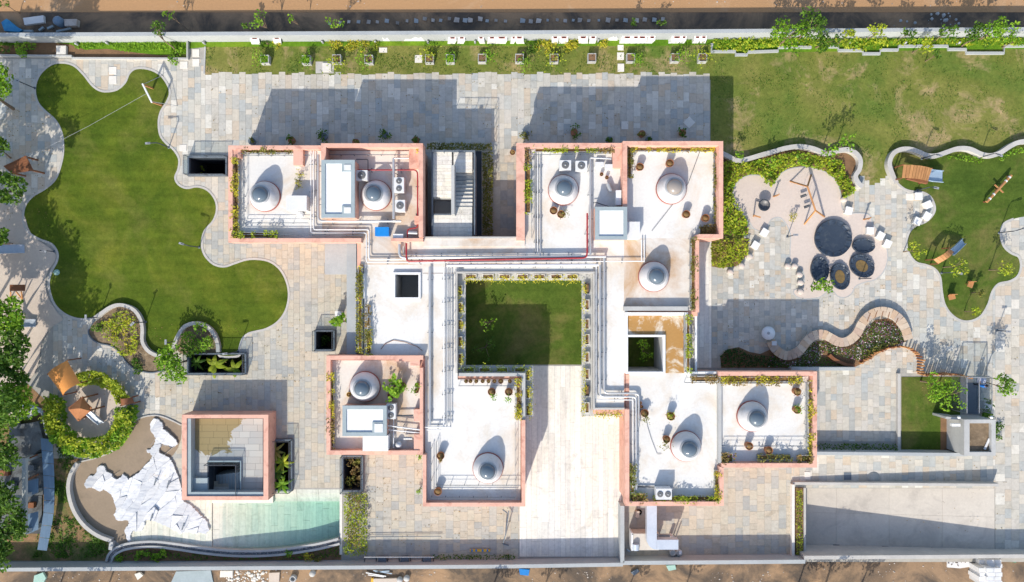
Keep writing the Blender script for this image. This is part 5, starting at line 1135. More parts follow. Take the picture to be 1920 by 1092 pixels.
# lawn beds on the left
cover('bed_planting', wpts([(186,607),(212,587),(240,582),(258,600),(262,640),(255,668),(232,668),(215,650),(195,632)], .3), .9, 60, 'patchy yellow and green planting in the kidney shaped bed', 'lime', .22, 0, cat='planting', hole=lambda x, y: math.sin(x * 1.7) * math.sin(y * 1.3 + 1) > .45)
cover('bed_planting', wpts([(200,600),(235,588),(255,610),(258,660),(235,668),(210,640)], .3), .7, 40, 'yellow sprigs among the kidney bed planting', 'yellow', .2, 0, cat='planting', hole=lambda x, y: math.sin(x * 2.7) * math.sin(y * 2.3 + 1) > .25)
shrub(183,617,.6,.7,'grey green bush at the left tip of the kidney shaped bed','tree'); shrub(372,638,1.35,1.4,'round bright bush in the curled bed beside the long light well','bright',size=.22,dens=200)
shrub(255,688,.9,.4,'dark grass tuft at the foot of the kidney shaped bed','tree')
tree(330,682,1.9,2.2,'leafy tree at the left end of the long light well','bright',k=14,size=.26,dens=170,rz=.8)
tree(352,655,1.0,1.6,'dark small tree above the long light well','tree',k=8,size=.24)
# ring hedge (one bamboo clump ring)
cx, cy = 170, 772
def ringpts(r0, r1, a0, a1, n=26):
    A = [a0 + (a1 - a0) * i / n for i in range(n + 1)]
    return [(cx + r1 * math.cos(R(a)), cy + r1 * math.sin(R(a)) * 1.0) for a in A] + [(cx + r0 * math.cos(R(a)), cy + r0 * math.sin(R(a))) for a in reversed(A)]
MB().prism(wpts([(cx + 60 * math.cos(t * .2094), cy + 60 * math.sin(t * .2094)) for t in range(30)]), -.01, .03).top('play_surface', M['sand'], None, kind='structure')
cover('ring_hedge', wpts(ringpts(50,86,-8,203), .9), 1.7, 150, 'big bright bamboo hedge curving under the tent roofed play hut', 'bright', .30, 0, cat='hedge', lump=1.0)
cover('ring_hedge', wpts(ringpts(52,85,-6,202), .9), 2.0, 70, 'yellowish bamboo tips of the big ring hedge', 'lime', .30, .2, cat='hedge', lump=1.0)
cover('ring_hedge', wpts(ringpts(50,76,-114,-16), .9), 1.7, 240, 'arc of lime bamboo hedge above the play hut', 'lime', .28, 0, cat='hedge', lump=.8)
MB().band(wpts([(cx + 80 * math.cos(R(a)), cy + 80 * math.sin(R(a))) for a in range(-18, 60, 6)]), .12, 0, .35).top('ring_kerb', M['frame'], 'dark kerb round the right side of the ring hedge', 'kerb')
# NE strip planting
cover('strip_planting', wpts([(1338,72),(1470,70),(1560,72),(1700,72),(1960,70),(1960,84),(1882,86),(1800,84),(1680,84),(1650,92),(1620,96),(1570,88),(1520,86),(1456,88),(1400,97),(1380,95),(1340,94)], .5), .9, 48, 'bright planting filling the bed along the north-east wall', 'lime', .26, 0, cat='planting')
cover('strip_planting', wpts([(1338,74),(1560,73),(1960,72),(1960,82),(1680,82),(1620,90),(1520,84),(1380,90)], .5), .6, 30, 'darker green leaves in the bed along the north-east wall', 'bright', .26, 0, cat='planting')
NT = [(1482,66,1.9,2.6,'bright'),(1520,52,1.7,3.0,'tree'),(1552,72,1.3,2.4,'tree'),(1647,60,.8,2.4,'lime'),(1705,62,.7,2.2,'tree'),(1778,60,.9,2.6,'tree'),(1838,68,1.2,2.6,'tree'),(1880,52,1.5,3.2,'bright'),(1757,103,.5,1.8,'tree'),(1737,84,.8,2.2,'lime'),(1585,70,.9,2.2,'lime'),(1908,75,.9,2.0,'bright')]
for i, (x, y, r, h, lf) in enumerate(NT): tree(x, y, r, h, '%s tree from the left standing in the bed along the north-east wall' % ORD[sorted(NT).index(NT[i])], lf, 'trees along the north-east wall', k=10, size=.27, dens=130)
for i, (x, y, r, lf) in enumerate([(520,84,.5,'yellow'),(628,82,.6,'yellow'),(660,84,.7,'yellow'),(680,84,.6,'yellow'),(700,85,.5,'lime'),(995,84,.9,'tree'),(1018,83,.8,'yellow'),(1035,82,.5,'yellow'),(1072,83,.9,'yellow'),(1133,77,.6,'yellow'),(500,82,.7,'tree')]):
    shrub(x, y, r, .5, '%s low shrub from the left in the bright grass under the north wall' % ORD[sorted([520,628,660,680,700,995,1018,1035,1072,1133,500]).index(x)], lf, 'low shrubs under the north wall', size=.16)
# trees outside and over the north wall
for x, y, r, h, lb, lf, ln in [(288,58,1.15,3.0,'tree leaning across the north wall above the big lawn','tree',(-.9,1.2)),(316,27,.6,2.2,'thin sapling in the shaded road left of the centre','bright',(-1.2,1.0)),(484,38,1.0,2.6,'sapling outside the wall left of the marble relief blocks','bright',(-1.2,.9)),(543,33,.5,2.2,'bent thin sapling outside the north wall','bright',(-1.4,.9)),(625,46,.85,2.4,'sapling beside the row of stones outside the north wall','bright',(.3,.3)),(456,48,.4,1.8,'tiny sapling outside the north wall','tree',(-.7,.1)),(8,8,.6,2.0,'leafy bush at the top left corner of the road','tree',(0,0)),(1240,44,.5,1.6,'small dark bush outside the wall near the last relief blocks','tree',(0,0)),(1190,44,.4,1.6,'sprig outside the wall near the stepping stones','tree',(0,0))]:
    tree(x, y, r, h, lb, lf, None, lean=ln, k=7, size=.22, dens=100, z0=-.4)
# entry bed shrubs
cover('bed_planting', wpts([(-50,76),(20,78),(22,100),(-50,102)], .3), .7, 60, 'dark bushes in the far left corner bed', 'tree', .22, 0, cat='planting')
cover('bed_planting', wpts([(135,78),(350,78),(350,96),(330,104),(318,100),(262,94),(240,99),(200,90),(140,92)], .2), .3, 60, 'rough bright grass and weeds in the bed above the lawn', 'bright', .18, 0, cat='planting')
shrub(47,90,.8,.7,'leafy clump beside the square cover in the corner bed','bright'); shrub(332,100,.9,.5,'leafy clump in the right corner of the entry bed','bright')
# left side trees : crowns hang over the frame edge, shading the play surface
LT = [(-125,240,2.7,6.8),(18,350,1.5,4.2),(-140,372,3.0,6.8),(-6,272,1.1,4.4),(-140,470,3.0,6.6),(4,445,.8,4.0),(14,590,1.9,4.4),(-128,552,3.1,6.4),(-112,640,3.1,6.4),(-134,306,2.9,6.9),(8,655,2.2,4.6),(20,700,1.6,4.2),(14,762,2.2,4.6),(-25,760,2.8,6.2),(-20,850,2.4,5.2),(-6,945,2.2,4.6),(8,985,1.9,4.2),(-12,1030,2.2,4.4),(-34,160,2.4,6.4),(6,12,.1,.3)]
for i, (x, y, r, h) in enumerate(LT[:-1]):
    tree(x, y, r, h, '%s tree from the top in the line of trees down the left edge' % ORD[sorted(t[1] for t in LT[:-1]).index(y)], 'tree' if i % 6 else 'bright', 'trees down the left edge', k=20, size=.32, dens=150, br=.36, lean=(2.0, .3))
# trees to the east
for x, y, r, h, lb, lf in [(1758,722,1.4,2.6,'tree hanging over the log palisade above the square lawn','bright'),(1786,744,1.35,2.4,'tree hanging over the right edge of the square lawn','bright'),(1884,726,1.1,3.0,'tree right of the glass enclosure','bright'),(1893,716,.7,3.4,'small outer crown right of the glass enclosure','tree'),(1853,758,.6,.9,'dim little tree seen through the glass enclosure','tree'),
  (1720,470,.95,2.2,'young lime tree in the left bay of the east lawn','lime'),(1798,500,.95,2.3,'young lime tree beside the lower play slide','lime'),(1887,505,.95,2.3,'young lime tree in the right bay of the east lawn','lime'),(1830,585,.5,1.6,'little lime tree at the bottom tip of the east lawn','lime'),(1548,540,1.0,1.4,'bright bush growing between the oval trampolines','bright'),(1530,538,.5,1.2,'small bush left of the trampoline bush','bright'),(1838,550,.4,1.2,'sprig in the lower east lawn','olive')]:
    tree(x, y, r, h, lb, lf, None, k=9, size=.24, dens=85 if lf == 'lime' else 150, name='young_tree', br=.4)
shrub(1487,408,.55,.9,'lone yellow bush on the cream play surface','yellow',size=.12)
for i, (x, y, r) in enumerate([(1843,790,.5),(1872,800,.55),(1871,822,.4),(1858,778,.5),(1852,775,.5)]): shrub(x, y, r, .5, '%s little shrub around the guard post corner' % ORD[i], 'tree', 'shrubs around the guard post')
cover('creeper', wpts([(1710,285),(1730,292),(1770,293),(1800,290),(1832,296),(1866,297),(1900,280),(1960,274),(1960,284),(1900,290),(1870,306),(1832,306),(1790,298),(1740,300)], .2), .5, 60, 'leafy strip under the wavy kerb of the east lawn', 'bright', .2, 0, cat='planting', hole=lambda x, y: math.sin(x * 1.3) > .5)
cover('bed_planting', wpts([(222,1036),(300,1032),(380,1040),(480,1044),(600,1030),(636,1022),(636,1044),(560,1049),(222,1049)], .1), .25, 50, 'dark grass in the shaded bed under the curved channel', 'tree', .18, 0, cat='planting')
for i, (x, y) in enumerate([(222,1046),(257,1042),(272,1037),(285,1044),(293,1046),(305,1039),(538,1038)]): shrub(x, y, .42, .6, '%s bright green clump from the left under the curved channel' % ORD[i], 'bright', 'clumps under the curved channel', size=.2)
for i, (x, y) in enumerate([(578,1044),(596,1046)]): shrub(x, y, .5, .7, ['yellow flowering tuft below the pool', 'olive tuft below the pool, nearer the hedge'][i], ['yellow', 'olive'][i], size=.16)
# creeper bits over the salmon wall foot of plaza roof
for i, (x, y) in enumerate([(785,857),(786,922)]): shrub(x, y, .3, 1.0, ['upper', 'lower'][i] + ' creeper on the outer wall left of the plaza side roof', 'bright', size=.16)
# grass tufts scattered on the rough lawns (geometry)
from mathutils.noise import noise as mnoise
def tufts(name, poly, n, label, leaf, size=.12, z=.03):
    xs = [p[0] for p in poly]; ys = [p[1] for p in poly]; P = []
    while len(P) < n:
        x, y = random.uniform(min(xs), max(xs)), random.uniform(min(ys), max(ys))
        if inside(x, y, poly) and mnoise(Vector((x * .03, y * .03, 3))) + .5 * mnoise(Vector((x * .11, y * .11, 7))) + random.uniform(-.3, .3) > .12: q = W(x, y); P.append((q.x, q.y, z + random.uniform(0, .05)))
    c = W(sum(xs) / len(xs), sum(ys) / len(ys)); o = link(name, leaf_mesh(name, np.array(P), size, LF[leaf], c), None, c); tag(o, label, 'grass', None, 'stuff')
tufts('grass_tufts', rect(386,89,1330,136), 3000, 'scattered grass tufts on the worn north lawn', 'tree', .11)
tufts('grass_tufts', [(1336,105),(1920,100),(1920,260),(1880,268),(1790,275),(1700,276),(1660,290),(1655,340),(1620,340),(1606,290),(1500,275),(1388,296),(1336,280)], 4000, 'scattered grass tufts on the large north-east lawn', 'tree', .11)
tufts('grass_tufts', [(97,760),(140,850),(133,900),(140,940),(180,1000),(210,1030),(210,1046),(60,1046),(110,860)], 3500, 'weeds between the blue path and the stone floor', 'tree', .2)
for (a_, n_, lb_) in ((rect(690,860,968,1045), 260, 'fallen leaves on the south forecourt'), (rect(120,600,600,760), 260, 'fallen leaves on the garden walk'), (rect(1340,510,1700,680), 200, 'fallen leaves on the playground paving'), (rect(390,140,1325,262), 300, 'fallen leaves on the north terrace'), (rect(0,120,100,430), 260, 'fallen leaves under the trees on the left'), (rect(1700,600,1915,1000), 160, 'fallen leaves on the east drive')):
    tufts('fallen_leaves', a_, n_, lb_, 'dry', .12, .035)
# ================================================================== COVERS AND STEPPING SLABS
for i, (a, b, c, d, z) in enumerate([(205,126,219,140,.06),(205,143,219,158,.06),(338,116,352,129,.06),(361,93,374,107,.05),(361,111,374,125,.05),(109,88,127,104,.28),(605,119,621,135,.12),(778,104,792,118,.05),(711,90,726,99,.05),(1158,85,1169,95,.05),(1157,99,1170,113,.05),(1158,120,1170,135,.05),(1508,885,1519,899,.06),(1165,228,1178,243,.05),(1300,70,1304,74,.05),(337,272,350,284,.05)]):
    if i == 14: continue
    MB().pbox(a, b, c, d, -.01, z, 0).top('cover_slab', M['cwhite'], ['upper of two white covers in the bay of the big lawn','lower of two white covers in the bay of the big lawn','white cover left of the short kerb corner','upper white cover between the two north beds','lower white cover between the two north beds','raised white cover in the brown entry bed','white hatch on the paved tongue in the north lawn','pale square slab left of the fifth planter','irregular pale slab in the bright part of the north lawn','top stepping slab leading to the north wall','middle stepping slab leading to the north wall','bottom stepping slab leading to the north wall','white cover above the ramp wall','grey square cover in the shade of the north-east wing','','white cover above the north-west light well'][i], 'cover')
p = W(1292,230); MB().box(p.x - .4, p.y - .4, p.x + .4, p.y + .4, -.01, .06, R(45)).top('cover_slab', M['cwhite'], 'diamond turned cover in the shade of the north-east wing', 'cover')
MB().prism(wpts(rect(592,116,626,138)), -.01, .02).top('paved_tongue', M['kerb'], None, kind='structure')
s = MB().lathe((W(1638,897).x, W(1638,897).y, .02), [(.62, 0), (.62, .012), (.1, .014)], 24); s.top('manhole_cover', M['pave'], 'round stone manhole cover above the ramp wall', 'manhole')
MB().pbox(1582,886,1596,900,.0,.03,0).top('drain_cover', M['frame'], 'square dark drain cover above the ramp wall', 'drain')
# ================================================================== LAMPS
def lamp(bx, by, label, dx=-.9, dy=.15, h=2.6):
    b = W(bx, by); o = empty('garden_lamp', b, label, 'lamp', 'curved garden lamp posts')
    MB().tube([b, b + Vector((0, 0, h * .9)), b + Vector((dx * .15, dy * .15, h)), b + Vector((dx, dy, h + .02))], .045, 7).obj('post', M['dark'], o)
    e = b + Vector((dx, dy, h)); MB().beam(e - Vector((dx, dy, 0)).normalized() * .25, e + Vector((dx, dy, 0)).normalized() * .2, .18, .07).obj('lamp_head', M['greyp'], o)
    MB().lathe(tuple(b), [(.12, 0), (.12, .06), (.06, .07)], 10).obj('base', M['frame'], o)
for a in [(374,464,'lamp post leaning into the right bay of the big lawn',-.7,.2),(317,277,'lamp post at the upper right of the big lawn, by the light well',-.9,-.05),(102,472,'lamp post on the left edge of the big lawn',.5,-.1),(66,166,'lamp post at the top left of the big lawn',-.2,.1),(273,604,'lamp post on the kidney bed kerb',-.1,-.1),(447,659,'lamp post right of the long light well',-.4,-.05),(1873,437,'lamp post at the round paved bay of the east lawn',.9,.3),(1728,298,'left lamp post on the wavy kerb of the east lawn',.4,-.1),(1836,296,'right lamp post on the wavy kerb of the east lawn',.5,-.2),(1720,357,'lamp post below the big play slide',.5,-.1),(1765,512,'lamp post right of the trampolines on the lawn edge',.4,-.1),(187,595,'lamp post at the left end of the kidney bed',0,.1),(332,640,'lamp post at the left of the curled bed',0,.1),(1476,444,'small lamp post beside the cream play surface',-.1,0),(1611,523,'lamp post below the brown centred oval trampoline',.0,0)]: lamp(*a, h=2.1)
lamp(1869,620,'lamp post below the east lawn by the drive',-.1,.0,h=1.6)
for i, (x, y) in enumerate([(204,83),(385,83),(606,81),(705,81),(803,81),(891,81),(1121,78),(1222,76),(1491,84),(1589,83),(1694,83),(1794,83),(147,85)]):
    b = W(x, y); MB().lathe((b.x, b.y, 0), [(.10, 0), (.10, .5), (.02, .52)], 8).top('bollard_light', M['greyp'], '%s short grey bollard light from the left along the north wall' % ORD[sorted([204,385,606,705,803,891,1121,1222,1491,1589,1694,1794,147]).index(x)], 'bollard', 'bollard lights along the north wall')
# ================================================================== PLAY EQUIPMENT
# zip line frame on the big lawn
o = empty('zip_line_frame', W(285, 182), 'grey and orange zip line frame at the top of the big lawn', 'play frame')
t1, t2 = W(268,159,1.9), W(284,191,1.9); f1, f2 = W(287,166,0), W(304,198,0)
for a, b in ((t1, f1), (t2, f2)): MB().beam(b, a, .15, .15).obj('post', M['wood'], o)
MB().beam(t1 + (t1 - t2) * .05, t2 + (t2 - t1) * .05, .13, .13).obj('top_beam', M['white'], o)
for a, b in ((t1, W(306,141,0)), (t2, W(334,199,0))): MB().tube([a, b], .025, 5).obj('guy_rod', M['greyp'], o)
c0 = (t1 + t2) / 2; c1 = W(48,297,2.3); MB().tube([c0, c0.lerp(c1, .5) - Vector((0, 0, .25)), c1], .013, 5).top('cable', M['greyp'], 'long thin cable stretched from the lawn frame to the brown hut', 'cable')
def boxpart(o, name, m, corners, z0, z1, zr=None):
    zr = z1 if zr is None else zr; return MB().prism([(W(x, y, zr).x, W(x, y, zr).y) for x, y in corners], z0, z1).obj(name, M[m], o)
o = empty('play_platform', W(30, 318), 'brown plank platform under the trees at the end of the zip line', 'platform')
cs = [(6,312),(48,292),(62,320),(22,326)]
for i in range(6):
    t0, t1_ = i / 6, (i + .94) / 6; L = lambda a, b, t: (a[0] + (b[0] - a[0]) * t, a[1] + (b[1] - a[1]) * t)
    boxpart(o, 'plank', 'woodd', [L(cs[0], cs[3], t0), L(cs[1], cs[2], t0), L(cs[1], cs[2], t1_), L(cs[0], cs[3], t1_)], 1.7, 1.8)
for x, y in cs: c = W(x, y, 1.7); c = c.lerp(W(34,312,1.7), .1); MB().box(c.x - .07, c.y - .07, c.x + .07, c.y + .07, 0, 1.7).obj('post', M['woodd'], o)
def chute(pts, wd, m, label, name='slide', mside=None):
    """pts: (px,py,z) down the slide"""
    P = [W(*p) for p in pts]; o = empty(name, Vector((P[-1].x, P[-1].y, 0)), label, 'slide')
    s = MB(); s.band([(p.x, p.y) for p in P], wd, 0, 0); n = len(P)
    d = (P[-1] - P[0]); d.z = 0; d.normalize(); nn = Vector((-d.y, d.x, 0))
    V = []; 
    for p in P: V += [p + nn * wd / 2, p - nn * wd / 2]
    MB().add(V, [(2 * i, 2 * i + 1, 2 * i + 3, 2 * i + 2) for i in range(n - 1)], True).obj('bed', M[m], o)
    for sg in (1, -1):
        s = MB()
        for a, b in zip(P, P[1:]): s.beam(a + nn * sg * wd / 2 + Vector((0, 0, .08)), b + nn * sg * wd / 2 + Vector((0, 0, .08)), .05, .2)
        s.obj('side_rail', M[mside or m], o)
    return o
chute([(-40,468,1.6),(0,468,1.0),(30,467,.35),(46,467,.15)],.75,'slide','upper pale slide coming in from the left edge of the play surface')
chute([(10,609,1.4),(35,607,.6),(55,606,.2),(67,606,.15)],.7,'slide','lower pale slide under the left edge trees')
o = empty('play_bench', W(33,545), 'brown wooden play bench under the trees on the left', 'play equipment')
boxpart(o, 'deck', 'woodd', rect(18,534,46,546), .9, 1.0)
for a, b in (((20,547),(20,560)),((40,547),(42,562)),((30,547),(42,562))): MB().beam(W(*a, .9), W(*b, 0), .09, .09).obj('strut', M['wood'], o)
MB().beam(W(5,458,0) + Vector((0,0,.04)), W(20,458,0) + Vector((0,0,.04)), .08, .08).top('wooden_rail', M['wood'], 'thin wooden rail lying above the upper slide', 'rail')
MB().lathe(tuple(W(107,511)), [(.28, .02), (.28, .1), (.05, .12)], 12).top('ball', M['teal'], 'pale blue disc lying on the left edge of the big lawn', 'toy')
# tent roofed hut
o = empty('play_hut', W(160, 775), 'small play hut with a pyramid copper roof in the ring hedge', 'play hut')
rc = [(128,768),(155,743),(170,771),(146,790)]; ap = W(150,766,3.0); P = [W(x, y, 2.2) for x, y in rc]
for i in range(4): MB().add([P[i], P[(i + 1) % 4], ap, P[i] - Vector((0, 0, .06)), P[(i + 1) % 4] - Vector((0, 0, .06))], [(0, 1, 2), (0, 3, 4, 1)]).obj('roof_panel', M['copper'], o)
for p in P: q = p.lerp(ap, .15); MB().beam((q.x, q.y, 0), (q.x, q.y, 2.35), .12, .12).obj('post', M['woodd'], o)
c = W(150,768,1.2); MB().box(c.x - .8, c.y - .8, c.x + .8, c.y + .8, 1.1, 1.2, R(38)).obj('deck', M['woodd'], o)
boxpart(o, 'balcony', 'copper', [(150,745),(172,765),(168,772),(147,752)], 1.5, 1.6)
chute([(166,773,1.3),(175,781,.95),(184,789,.4),(191,794,.15)],.55,'slide','bright steel slide leaving the tent roofed hut')
def arch(cs, z0, z1, m, label, name='play_tunnel', n=8, planks=False):
    """vaulted sheet over a rectangle: cs[0]-cs[1] one straight eave, cs[3]-cs[2] the other"""
    o = empty(name, W(*cs[0]), label, 'shelter'); A, B, C_, D_ = [W(x, y, z0) for x, y in cs]
    V = []
    for k in range(n + 1):
        t = k / n; hz = math.sin(t * math.pi) * (z1 - z0); V += [A.lerp(D_, t) + Vector((0, 0, hz)), B.lerp(C_, t) + Vector((0, 0, hz))]
    if planks:
        for k in range(n):
            a, b, c, d = V[2*k], V[2*k+1], V[2*k+3], V[2*k+2]; e = .06; a2, b2, c2, d2 = a.lerp(d, e), b.lerp(c, e), c.lerp(b, e), d.lerp(a, e); dn = Vector((0, 0, .05))
            MB().add([a2, b2, c2, d2, a2 - dn, b2 - dn, c2 - dn, d2 - dn], [(0,1,2,3),(4,7,6,5),(0,4,5,1),(2,6,7,3)]).obj('plank', M[m], o)
    else:
        MB().add(V, [(2*k, 2*k+1, 2*k+3, 2*k+2) for k in range(n)], True).obj('roof_sheet', M[m], o)
    for q in (A, B, C_, D_): MB().beam((q.x, q.y, 0), q, .1, .1).obj('post', M['woodd'], o)
    return o
arch([(89,702),(118,741),(150,718),(126,676)],2.0,2.5,'orange','large orange vaulted shelter roof beside the ring hedge')
arch([(226,748),(226,761),(252,756),(248,745)],1.0,1.5,'woodd','small brown tunnel roof set into the right of the ring hedge')
# east play tower
arch([(1694,309),(1691,334),(1740,340),(1748,316)],1.5,1.9,'wood','orange plank play tunnel with a slide at its right end','play_tunnel',10,True)
MB().beam(W(1700,334,1.5), W(1738,343,1.4), .25, .3).top('wooden_beam', M['woodd'], 'dark wooden side beam of the orange play tunnel', 'beam')
chute([(1738,328,1.2),(1748,330,.9),(1760,331,.4),(1767,332,.2)],1.05,'bslide','wide pale blue slide of the orange play tunnel')
arch([(1750,487),(1759,495),(1788,473),(1781,465)],1.2,1.6,'wood','small orange climbing tunnel on the lower east lawn','play_tunnel',7,True)
chute([(1784,474,1.2),(1793,466,.8),(1800,459,.4),(1806,453,.15)],.55,'bslide','narrow pale blue slide of the small climbing tunnel')
o = empty('balance_log', W(1874,355), 'diagonal orange log balance beam with white bands on the east lawn', 'play beam')
a, b = W(1850,379,.5), W(1896,329,.5); MB().tube([a, b], .13, 8).obj('beam', M['wood'], o)
for t in (.12, .28, .78, .92): c = a.lerp(b, t); MB().tube([c - (b - a).normalized() * .07, c + (b - a).normalized() * .07], .145, 8).obj('band', M['white'], o)
c = a.lerp(b, .5); n_ = Vector((-(b - a).y, (b - a).x, 0)).normalized(); MB().beam(c - n_ * .55, c + n_ * .55, .1, .1).obj('cross_bar', M['wood'], o)
for t in (.02, .5, .98): c = a.lerp(b, t); MB().beam((c.x, c.y, 0), c, .12, .12).obj('post', M['woodd'], o)
for i, (x, y, r_) in enumerate([(1785,557,15),(1820,533,70)]):
    o = empty('spring_seat', W(x, y), ['small orange seat with a back rest on the lower east lawn', 'small wooden rocker right of the seat on the lower east lawn'][i], 'play seat'); c = W(x, y, .4)
    MB().box(c.x - .3, c.y - .25, c.x + .3, c.y + .25, .35, .42, R(r_)).obj('seat', M['wood'], o); MB().box(c.x - .28, c.y + .2, c.x + .28, c.y + .26, .42, .8, R(0)).obj('backrest', M['wood'], o)
    for u in (-.2, .2): MB().beam((c.x + u, c.y, 0), (c.x + u, c.y, .35), .07, .07).obj('leg', M['woodd'], o)
# Y shaped swing
o = empty('swing_frame', W(1515, 380), 'orange swing frame with splayed legs on the cream play surface', 'swing'); z = 1.8
A, B = W(1514,350,z), W(1529,395,z)
MB().beam(A, B, .12, .12).obj('top_beam', M['wood'], o)
for T, F_ in ((A, (1481,340)), (A, (1521,328)), (B, (1508,421)), (B, (1546,407))): MB().beam(W(*F_), T, .12, .12).obj('leg', M['wood'], o)
for t in (.3, .75):
    c = A.lerp(B, t); n_ = Vector((.22, .08, 0)); q = MB()
    q.tube([c + n_, c + n_ - Vector((0, 0, 1.35))], .012, 4); q.tube([c - n_, c - n_ - Vector((0, 0, 1.35))], .012, 4); st = MB().box(c.x - .28, c.y - .12, c.x + .28, c.y + .12, z - 1.4, z - 1.33, R(20)).obj('seat', M['dark'], o); q.obj('chain', M['greyp'], st)
# basket
o = empty('nest_basket', W(1433,385), 'round black rimmed net basket beside a short wooden post', 'play basket'); c = W(1433,385,.7)
V = []; MB().tube([(c.x + .5 * math.cos(t * .3142), c.y + .5 * math.sin(t * .3142), .7) for t in range(21)], .06, 6, caps=False).obj('rim', M['dark'], o)
MB().lathe((c.x, c.y, .42), [(.02, 0), (.3, .02), (.47, .25)], 20, True, False).obj('net', M['fan'], o)
MB().beam(W(1413,406), W(1414,404,1.2), .12, .12).obj('post', M['wood'], o); MB().beam(W(1413,404,1.2), W(1426,408,1.2), .12, .12).obj('arm', M['wood'], o)
for i, (x, y) in enumerate([(1450,369),(1619,412)]):
    o = empty('talking_post', W(x, y), ['short wooden peg above the basket', 'short wooden peg right of the large trampoline'][i], 'play post'); MB().beam(W(x, y), W(x, y) + Vector((0, 0, 1.1)), .12, .12).obj('post', M['wood'], o); q = W(x, y) + Vector((0, 0, 1.08)); MB().beam(q - Vector((.15, .1, 0)), q + Vector((.15, .1, 0)), .1, .1).obj('handle', M['wood'], o)
# trampolines
def tramp(px, py, rx, ry, rot, label, wet=0):
    c = W(px, py, .3); o = empty('trampoline', Vector((c.x, c.y, 0)), label, 'trampoline'); rx *= S; ry *= S; n = 40; a0 = R(rot)
    def ring(f, z): return [(c.x + f * (rx * math.cos(t) * math.cos(a0) - ry * math.sin(t) * math.sin(a0)), c.y + f * (rx * math.cos(t) * math.sin(a0) + ry * math.sin(t) * math.cos(a0)), z) for t in [2 * math.pi * k / n for k in range(n)]]
    def rings(L): 
        V = []; F = []
        for f, z in L: V += ring(f, z)
        for i in range(len(L) - 1):
            for k in range(n): F.append((i * n + k, i * n + (k + 1) % n, (i + 1) * n + (k + 1) % n, (i + 1) * n + k))
        return V, F
    V, F = rings([(.98, 0), (1.0, .27), (.97, .33), (.86, .27), (.74, .24)])
    V = [(x, y, z + (random.uniform(-.04, .04) if z > .2 else 0)) for x, y, z in V]; MB().add(V, F).obj('cover_pad', M['trampe'], o)
    V, F = rings([(.75, .225), (.4, .16), (.05, .14)]); F.append(tuple(range(2 * n, 3 * n))); MB().add(V, F, True).obj('mat', M['tramp'], o)
    for k in range(0, n, 3 if rx > 1.3 else 4):
        t = 2 * math.pi * k / n; p = Vector(ring(.74, .27)[k]); q = Vector(ring(.985, .35)[k]); MB().beam(p, q, .05, .03).obj('seam', M['dark'], o)
    if wet: V, F = rings([(.5, .21), (.3, .20), (.05, .2)]); F.append(tuple(range(2 * n, 3 * n))); MB().add(V, F).obj('leaf_puddle', M['wleaf'], o)
for a in [(1563,447,35,35,0,'large round black trampoline'),(1620,461,21,14,-4,'small flat oval trampoline right of the large round one'),(1538,506,17,24,6,'left upright oval trampoline under the large one'),(1576,519,18,25,12,'middle oval trampoline with a brown leafy puddle',1),(1617,499,25,20,-40,'tilted oval trampoline with the largest brown puddle',1)]: tramp(*a)
# seats
def seat(x, y, rz, label, a=.62, h=.45):
    c = W(x, y, h); o = empty('cube_seat', Vector((c.x, c.y, 0)), label, 'seat', 'white cube seats of the playground'); MB().box(c.x - a / 2, c.y - a / 2, c.x + a / 2, c.y + a / 2, 0, h - .04, R(rz)).obj('block', M['cwhite'], o); MB().box(c.x - a / 2 - .02, c.y - a / 2 - .02, c.x + a / 2 + .02, c.y + a / 2 + .02, h - .04, h, R(rz)).obj('top', M['white'], o)
for a in [(1592,395,-15,'cube seat just below the tip of the curved shrubbery'),(1723,368,0,'topmost cube seat in the paved bay of the east lawn'),(1741,384,25,'cube seat at the far right of the paved bay'),(1739,405,-30,'cube seat lower right in the paved bay'),(1721,415,-25,'lowest cube seat in the paved bay'),(1632,433,-3,'left of three cube seats right of the trampolines'),(1652,442,-30,'middle of three cube seats right of the trampolines'),(1665,457,-25,'right of three cube seats right of the trampolines'),(1434,436,-32,'upper cube seat left of the cream surface'),(1417,460,-32,'lower cube seat left of the cream surface')]: seat(*a)
MB().pbox(1698,363,1713,376,0,.06,0).top('cover_slab', M['cwhite'], 'flat white cover in the paved bay of the east lawn', 'cover')
for i, (x, y) in enumerate([(1406,481),(1391,498),(1370,510),(1478,499),(1491,499),(1500,515),(1502,530),(1502,547)]):
    c = W(x, y, .42); o = empty('round_stool', Vector((c.x, c.y, 0)), ['right stool of three beside the shrub mound', 'middle stool of three beside the shrub mound', 'lowest stool of three beside the shrub mound', 'left end stool of the five in an arc', 'second stool of the five in an arc', 'third stool of the five in an arc', 'fourth stool of the five in an arc', 'last and lowest stool of the five in an arc'][i], 'stool', 'round stone stools'); MB().lathe((c.x, c.y, 0), [(.27, 0), (.27, .38)], 20, True, False).obj('drum', M['kerb'], o); MB().lathe((c.x, c.y, .38), [(.29, 0), (.29, .04), (.05, .05)], 20).obj('top', M['rubber'], o)
c = W(1584,374,.4); MB().lathe((c.x, c.y, 0), [(.27, 0), (.27, .38), (.05, .40)], 18).top('round_stool', M['rubber'], 'single round stool at the edge of the cream surface under the shrubs', 'stool')
c = W(1441,625,.7); o = empty('round_table', Vector((c.x, c.y, 0)), 'pale round table with a hole at the left end of the curved bench', 'table'); MB().lathe((c.x, c.y, .6), [(.62, 0), (.62, .1), (.12, .1)], 30).obj('table_top', M['white'], o); MB().lathe((c.x, c.y, .6), [(.13, .1), (.13, .16), (.02, .16)], 14).obj('finial', M['greyp'], o); MB().lathe((c.x, c.y, 0), [(.2, 0), (.2, .6)], 14).obj('pedestal', M['conc'], o)
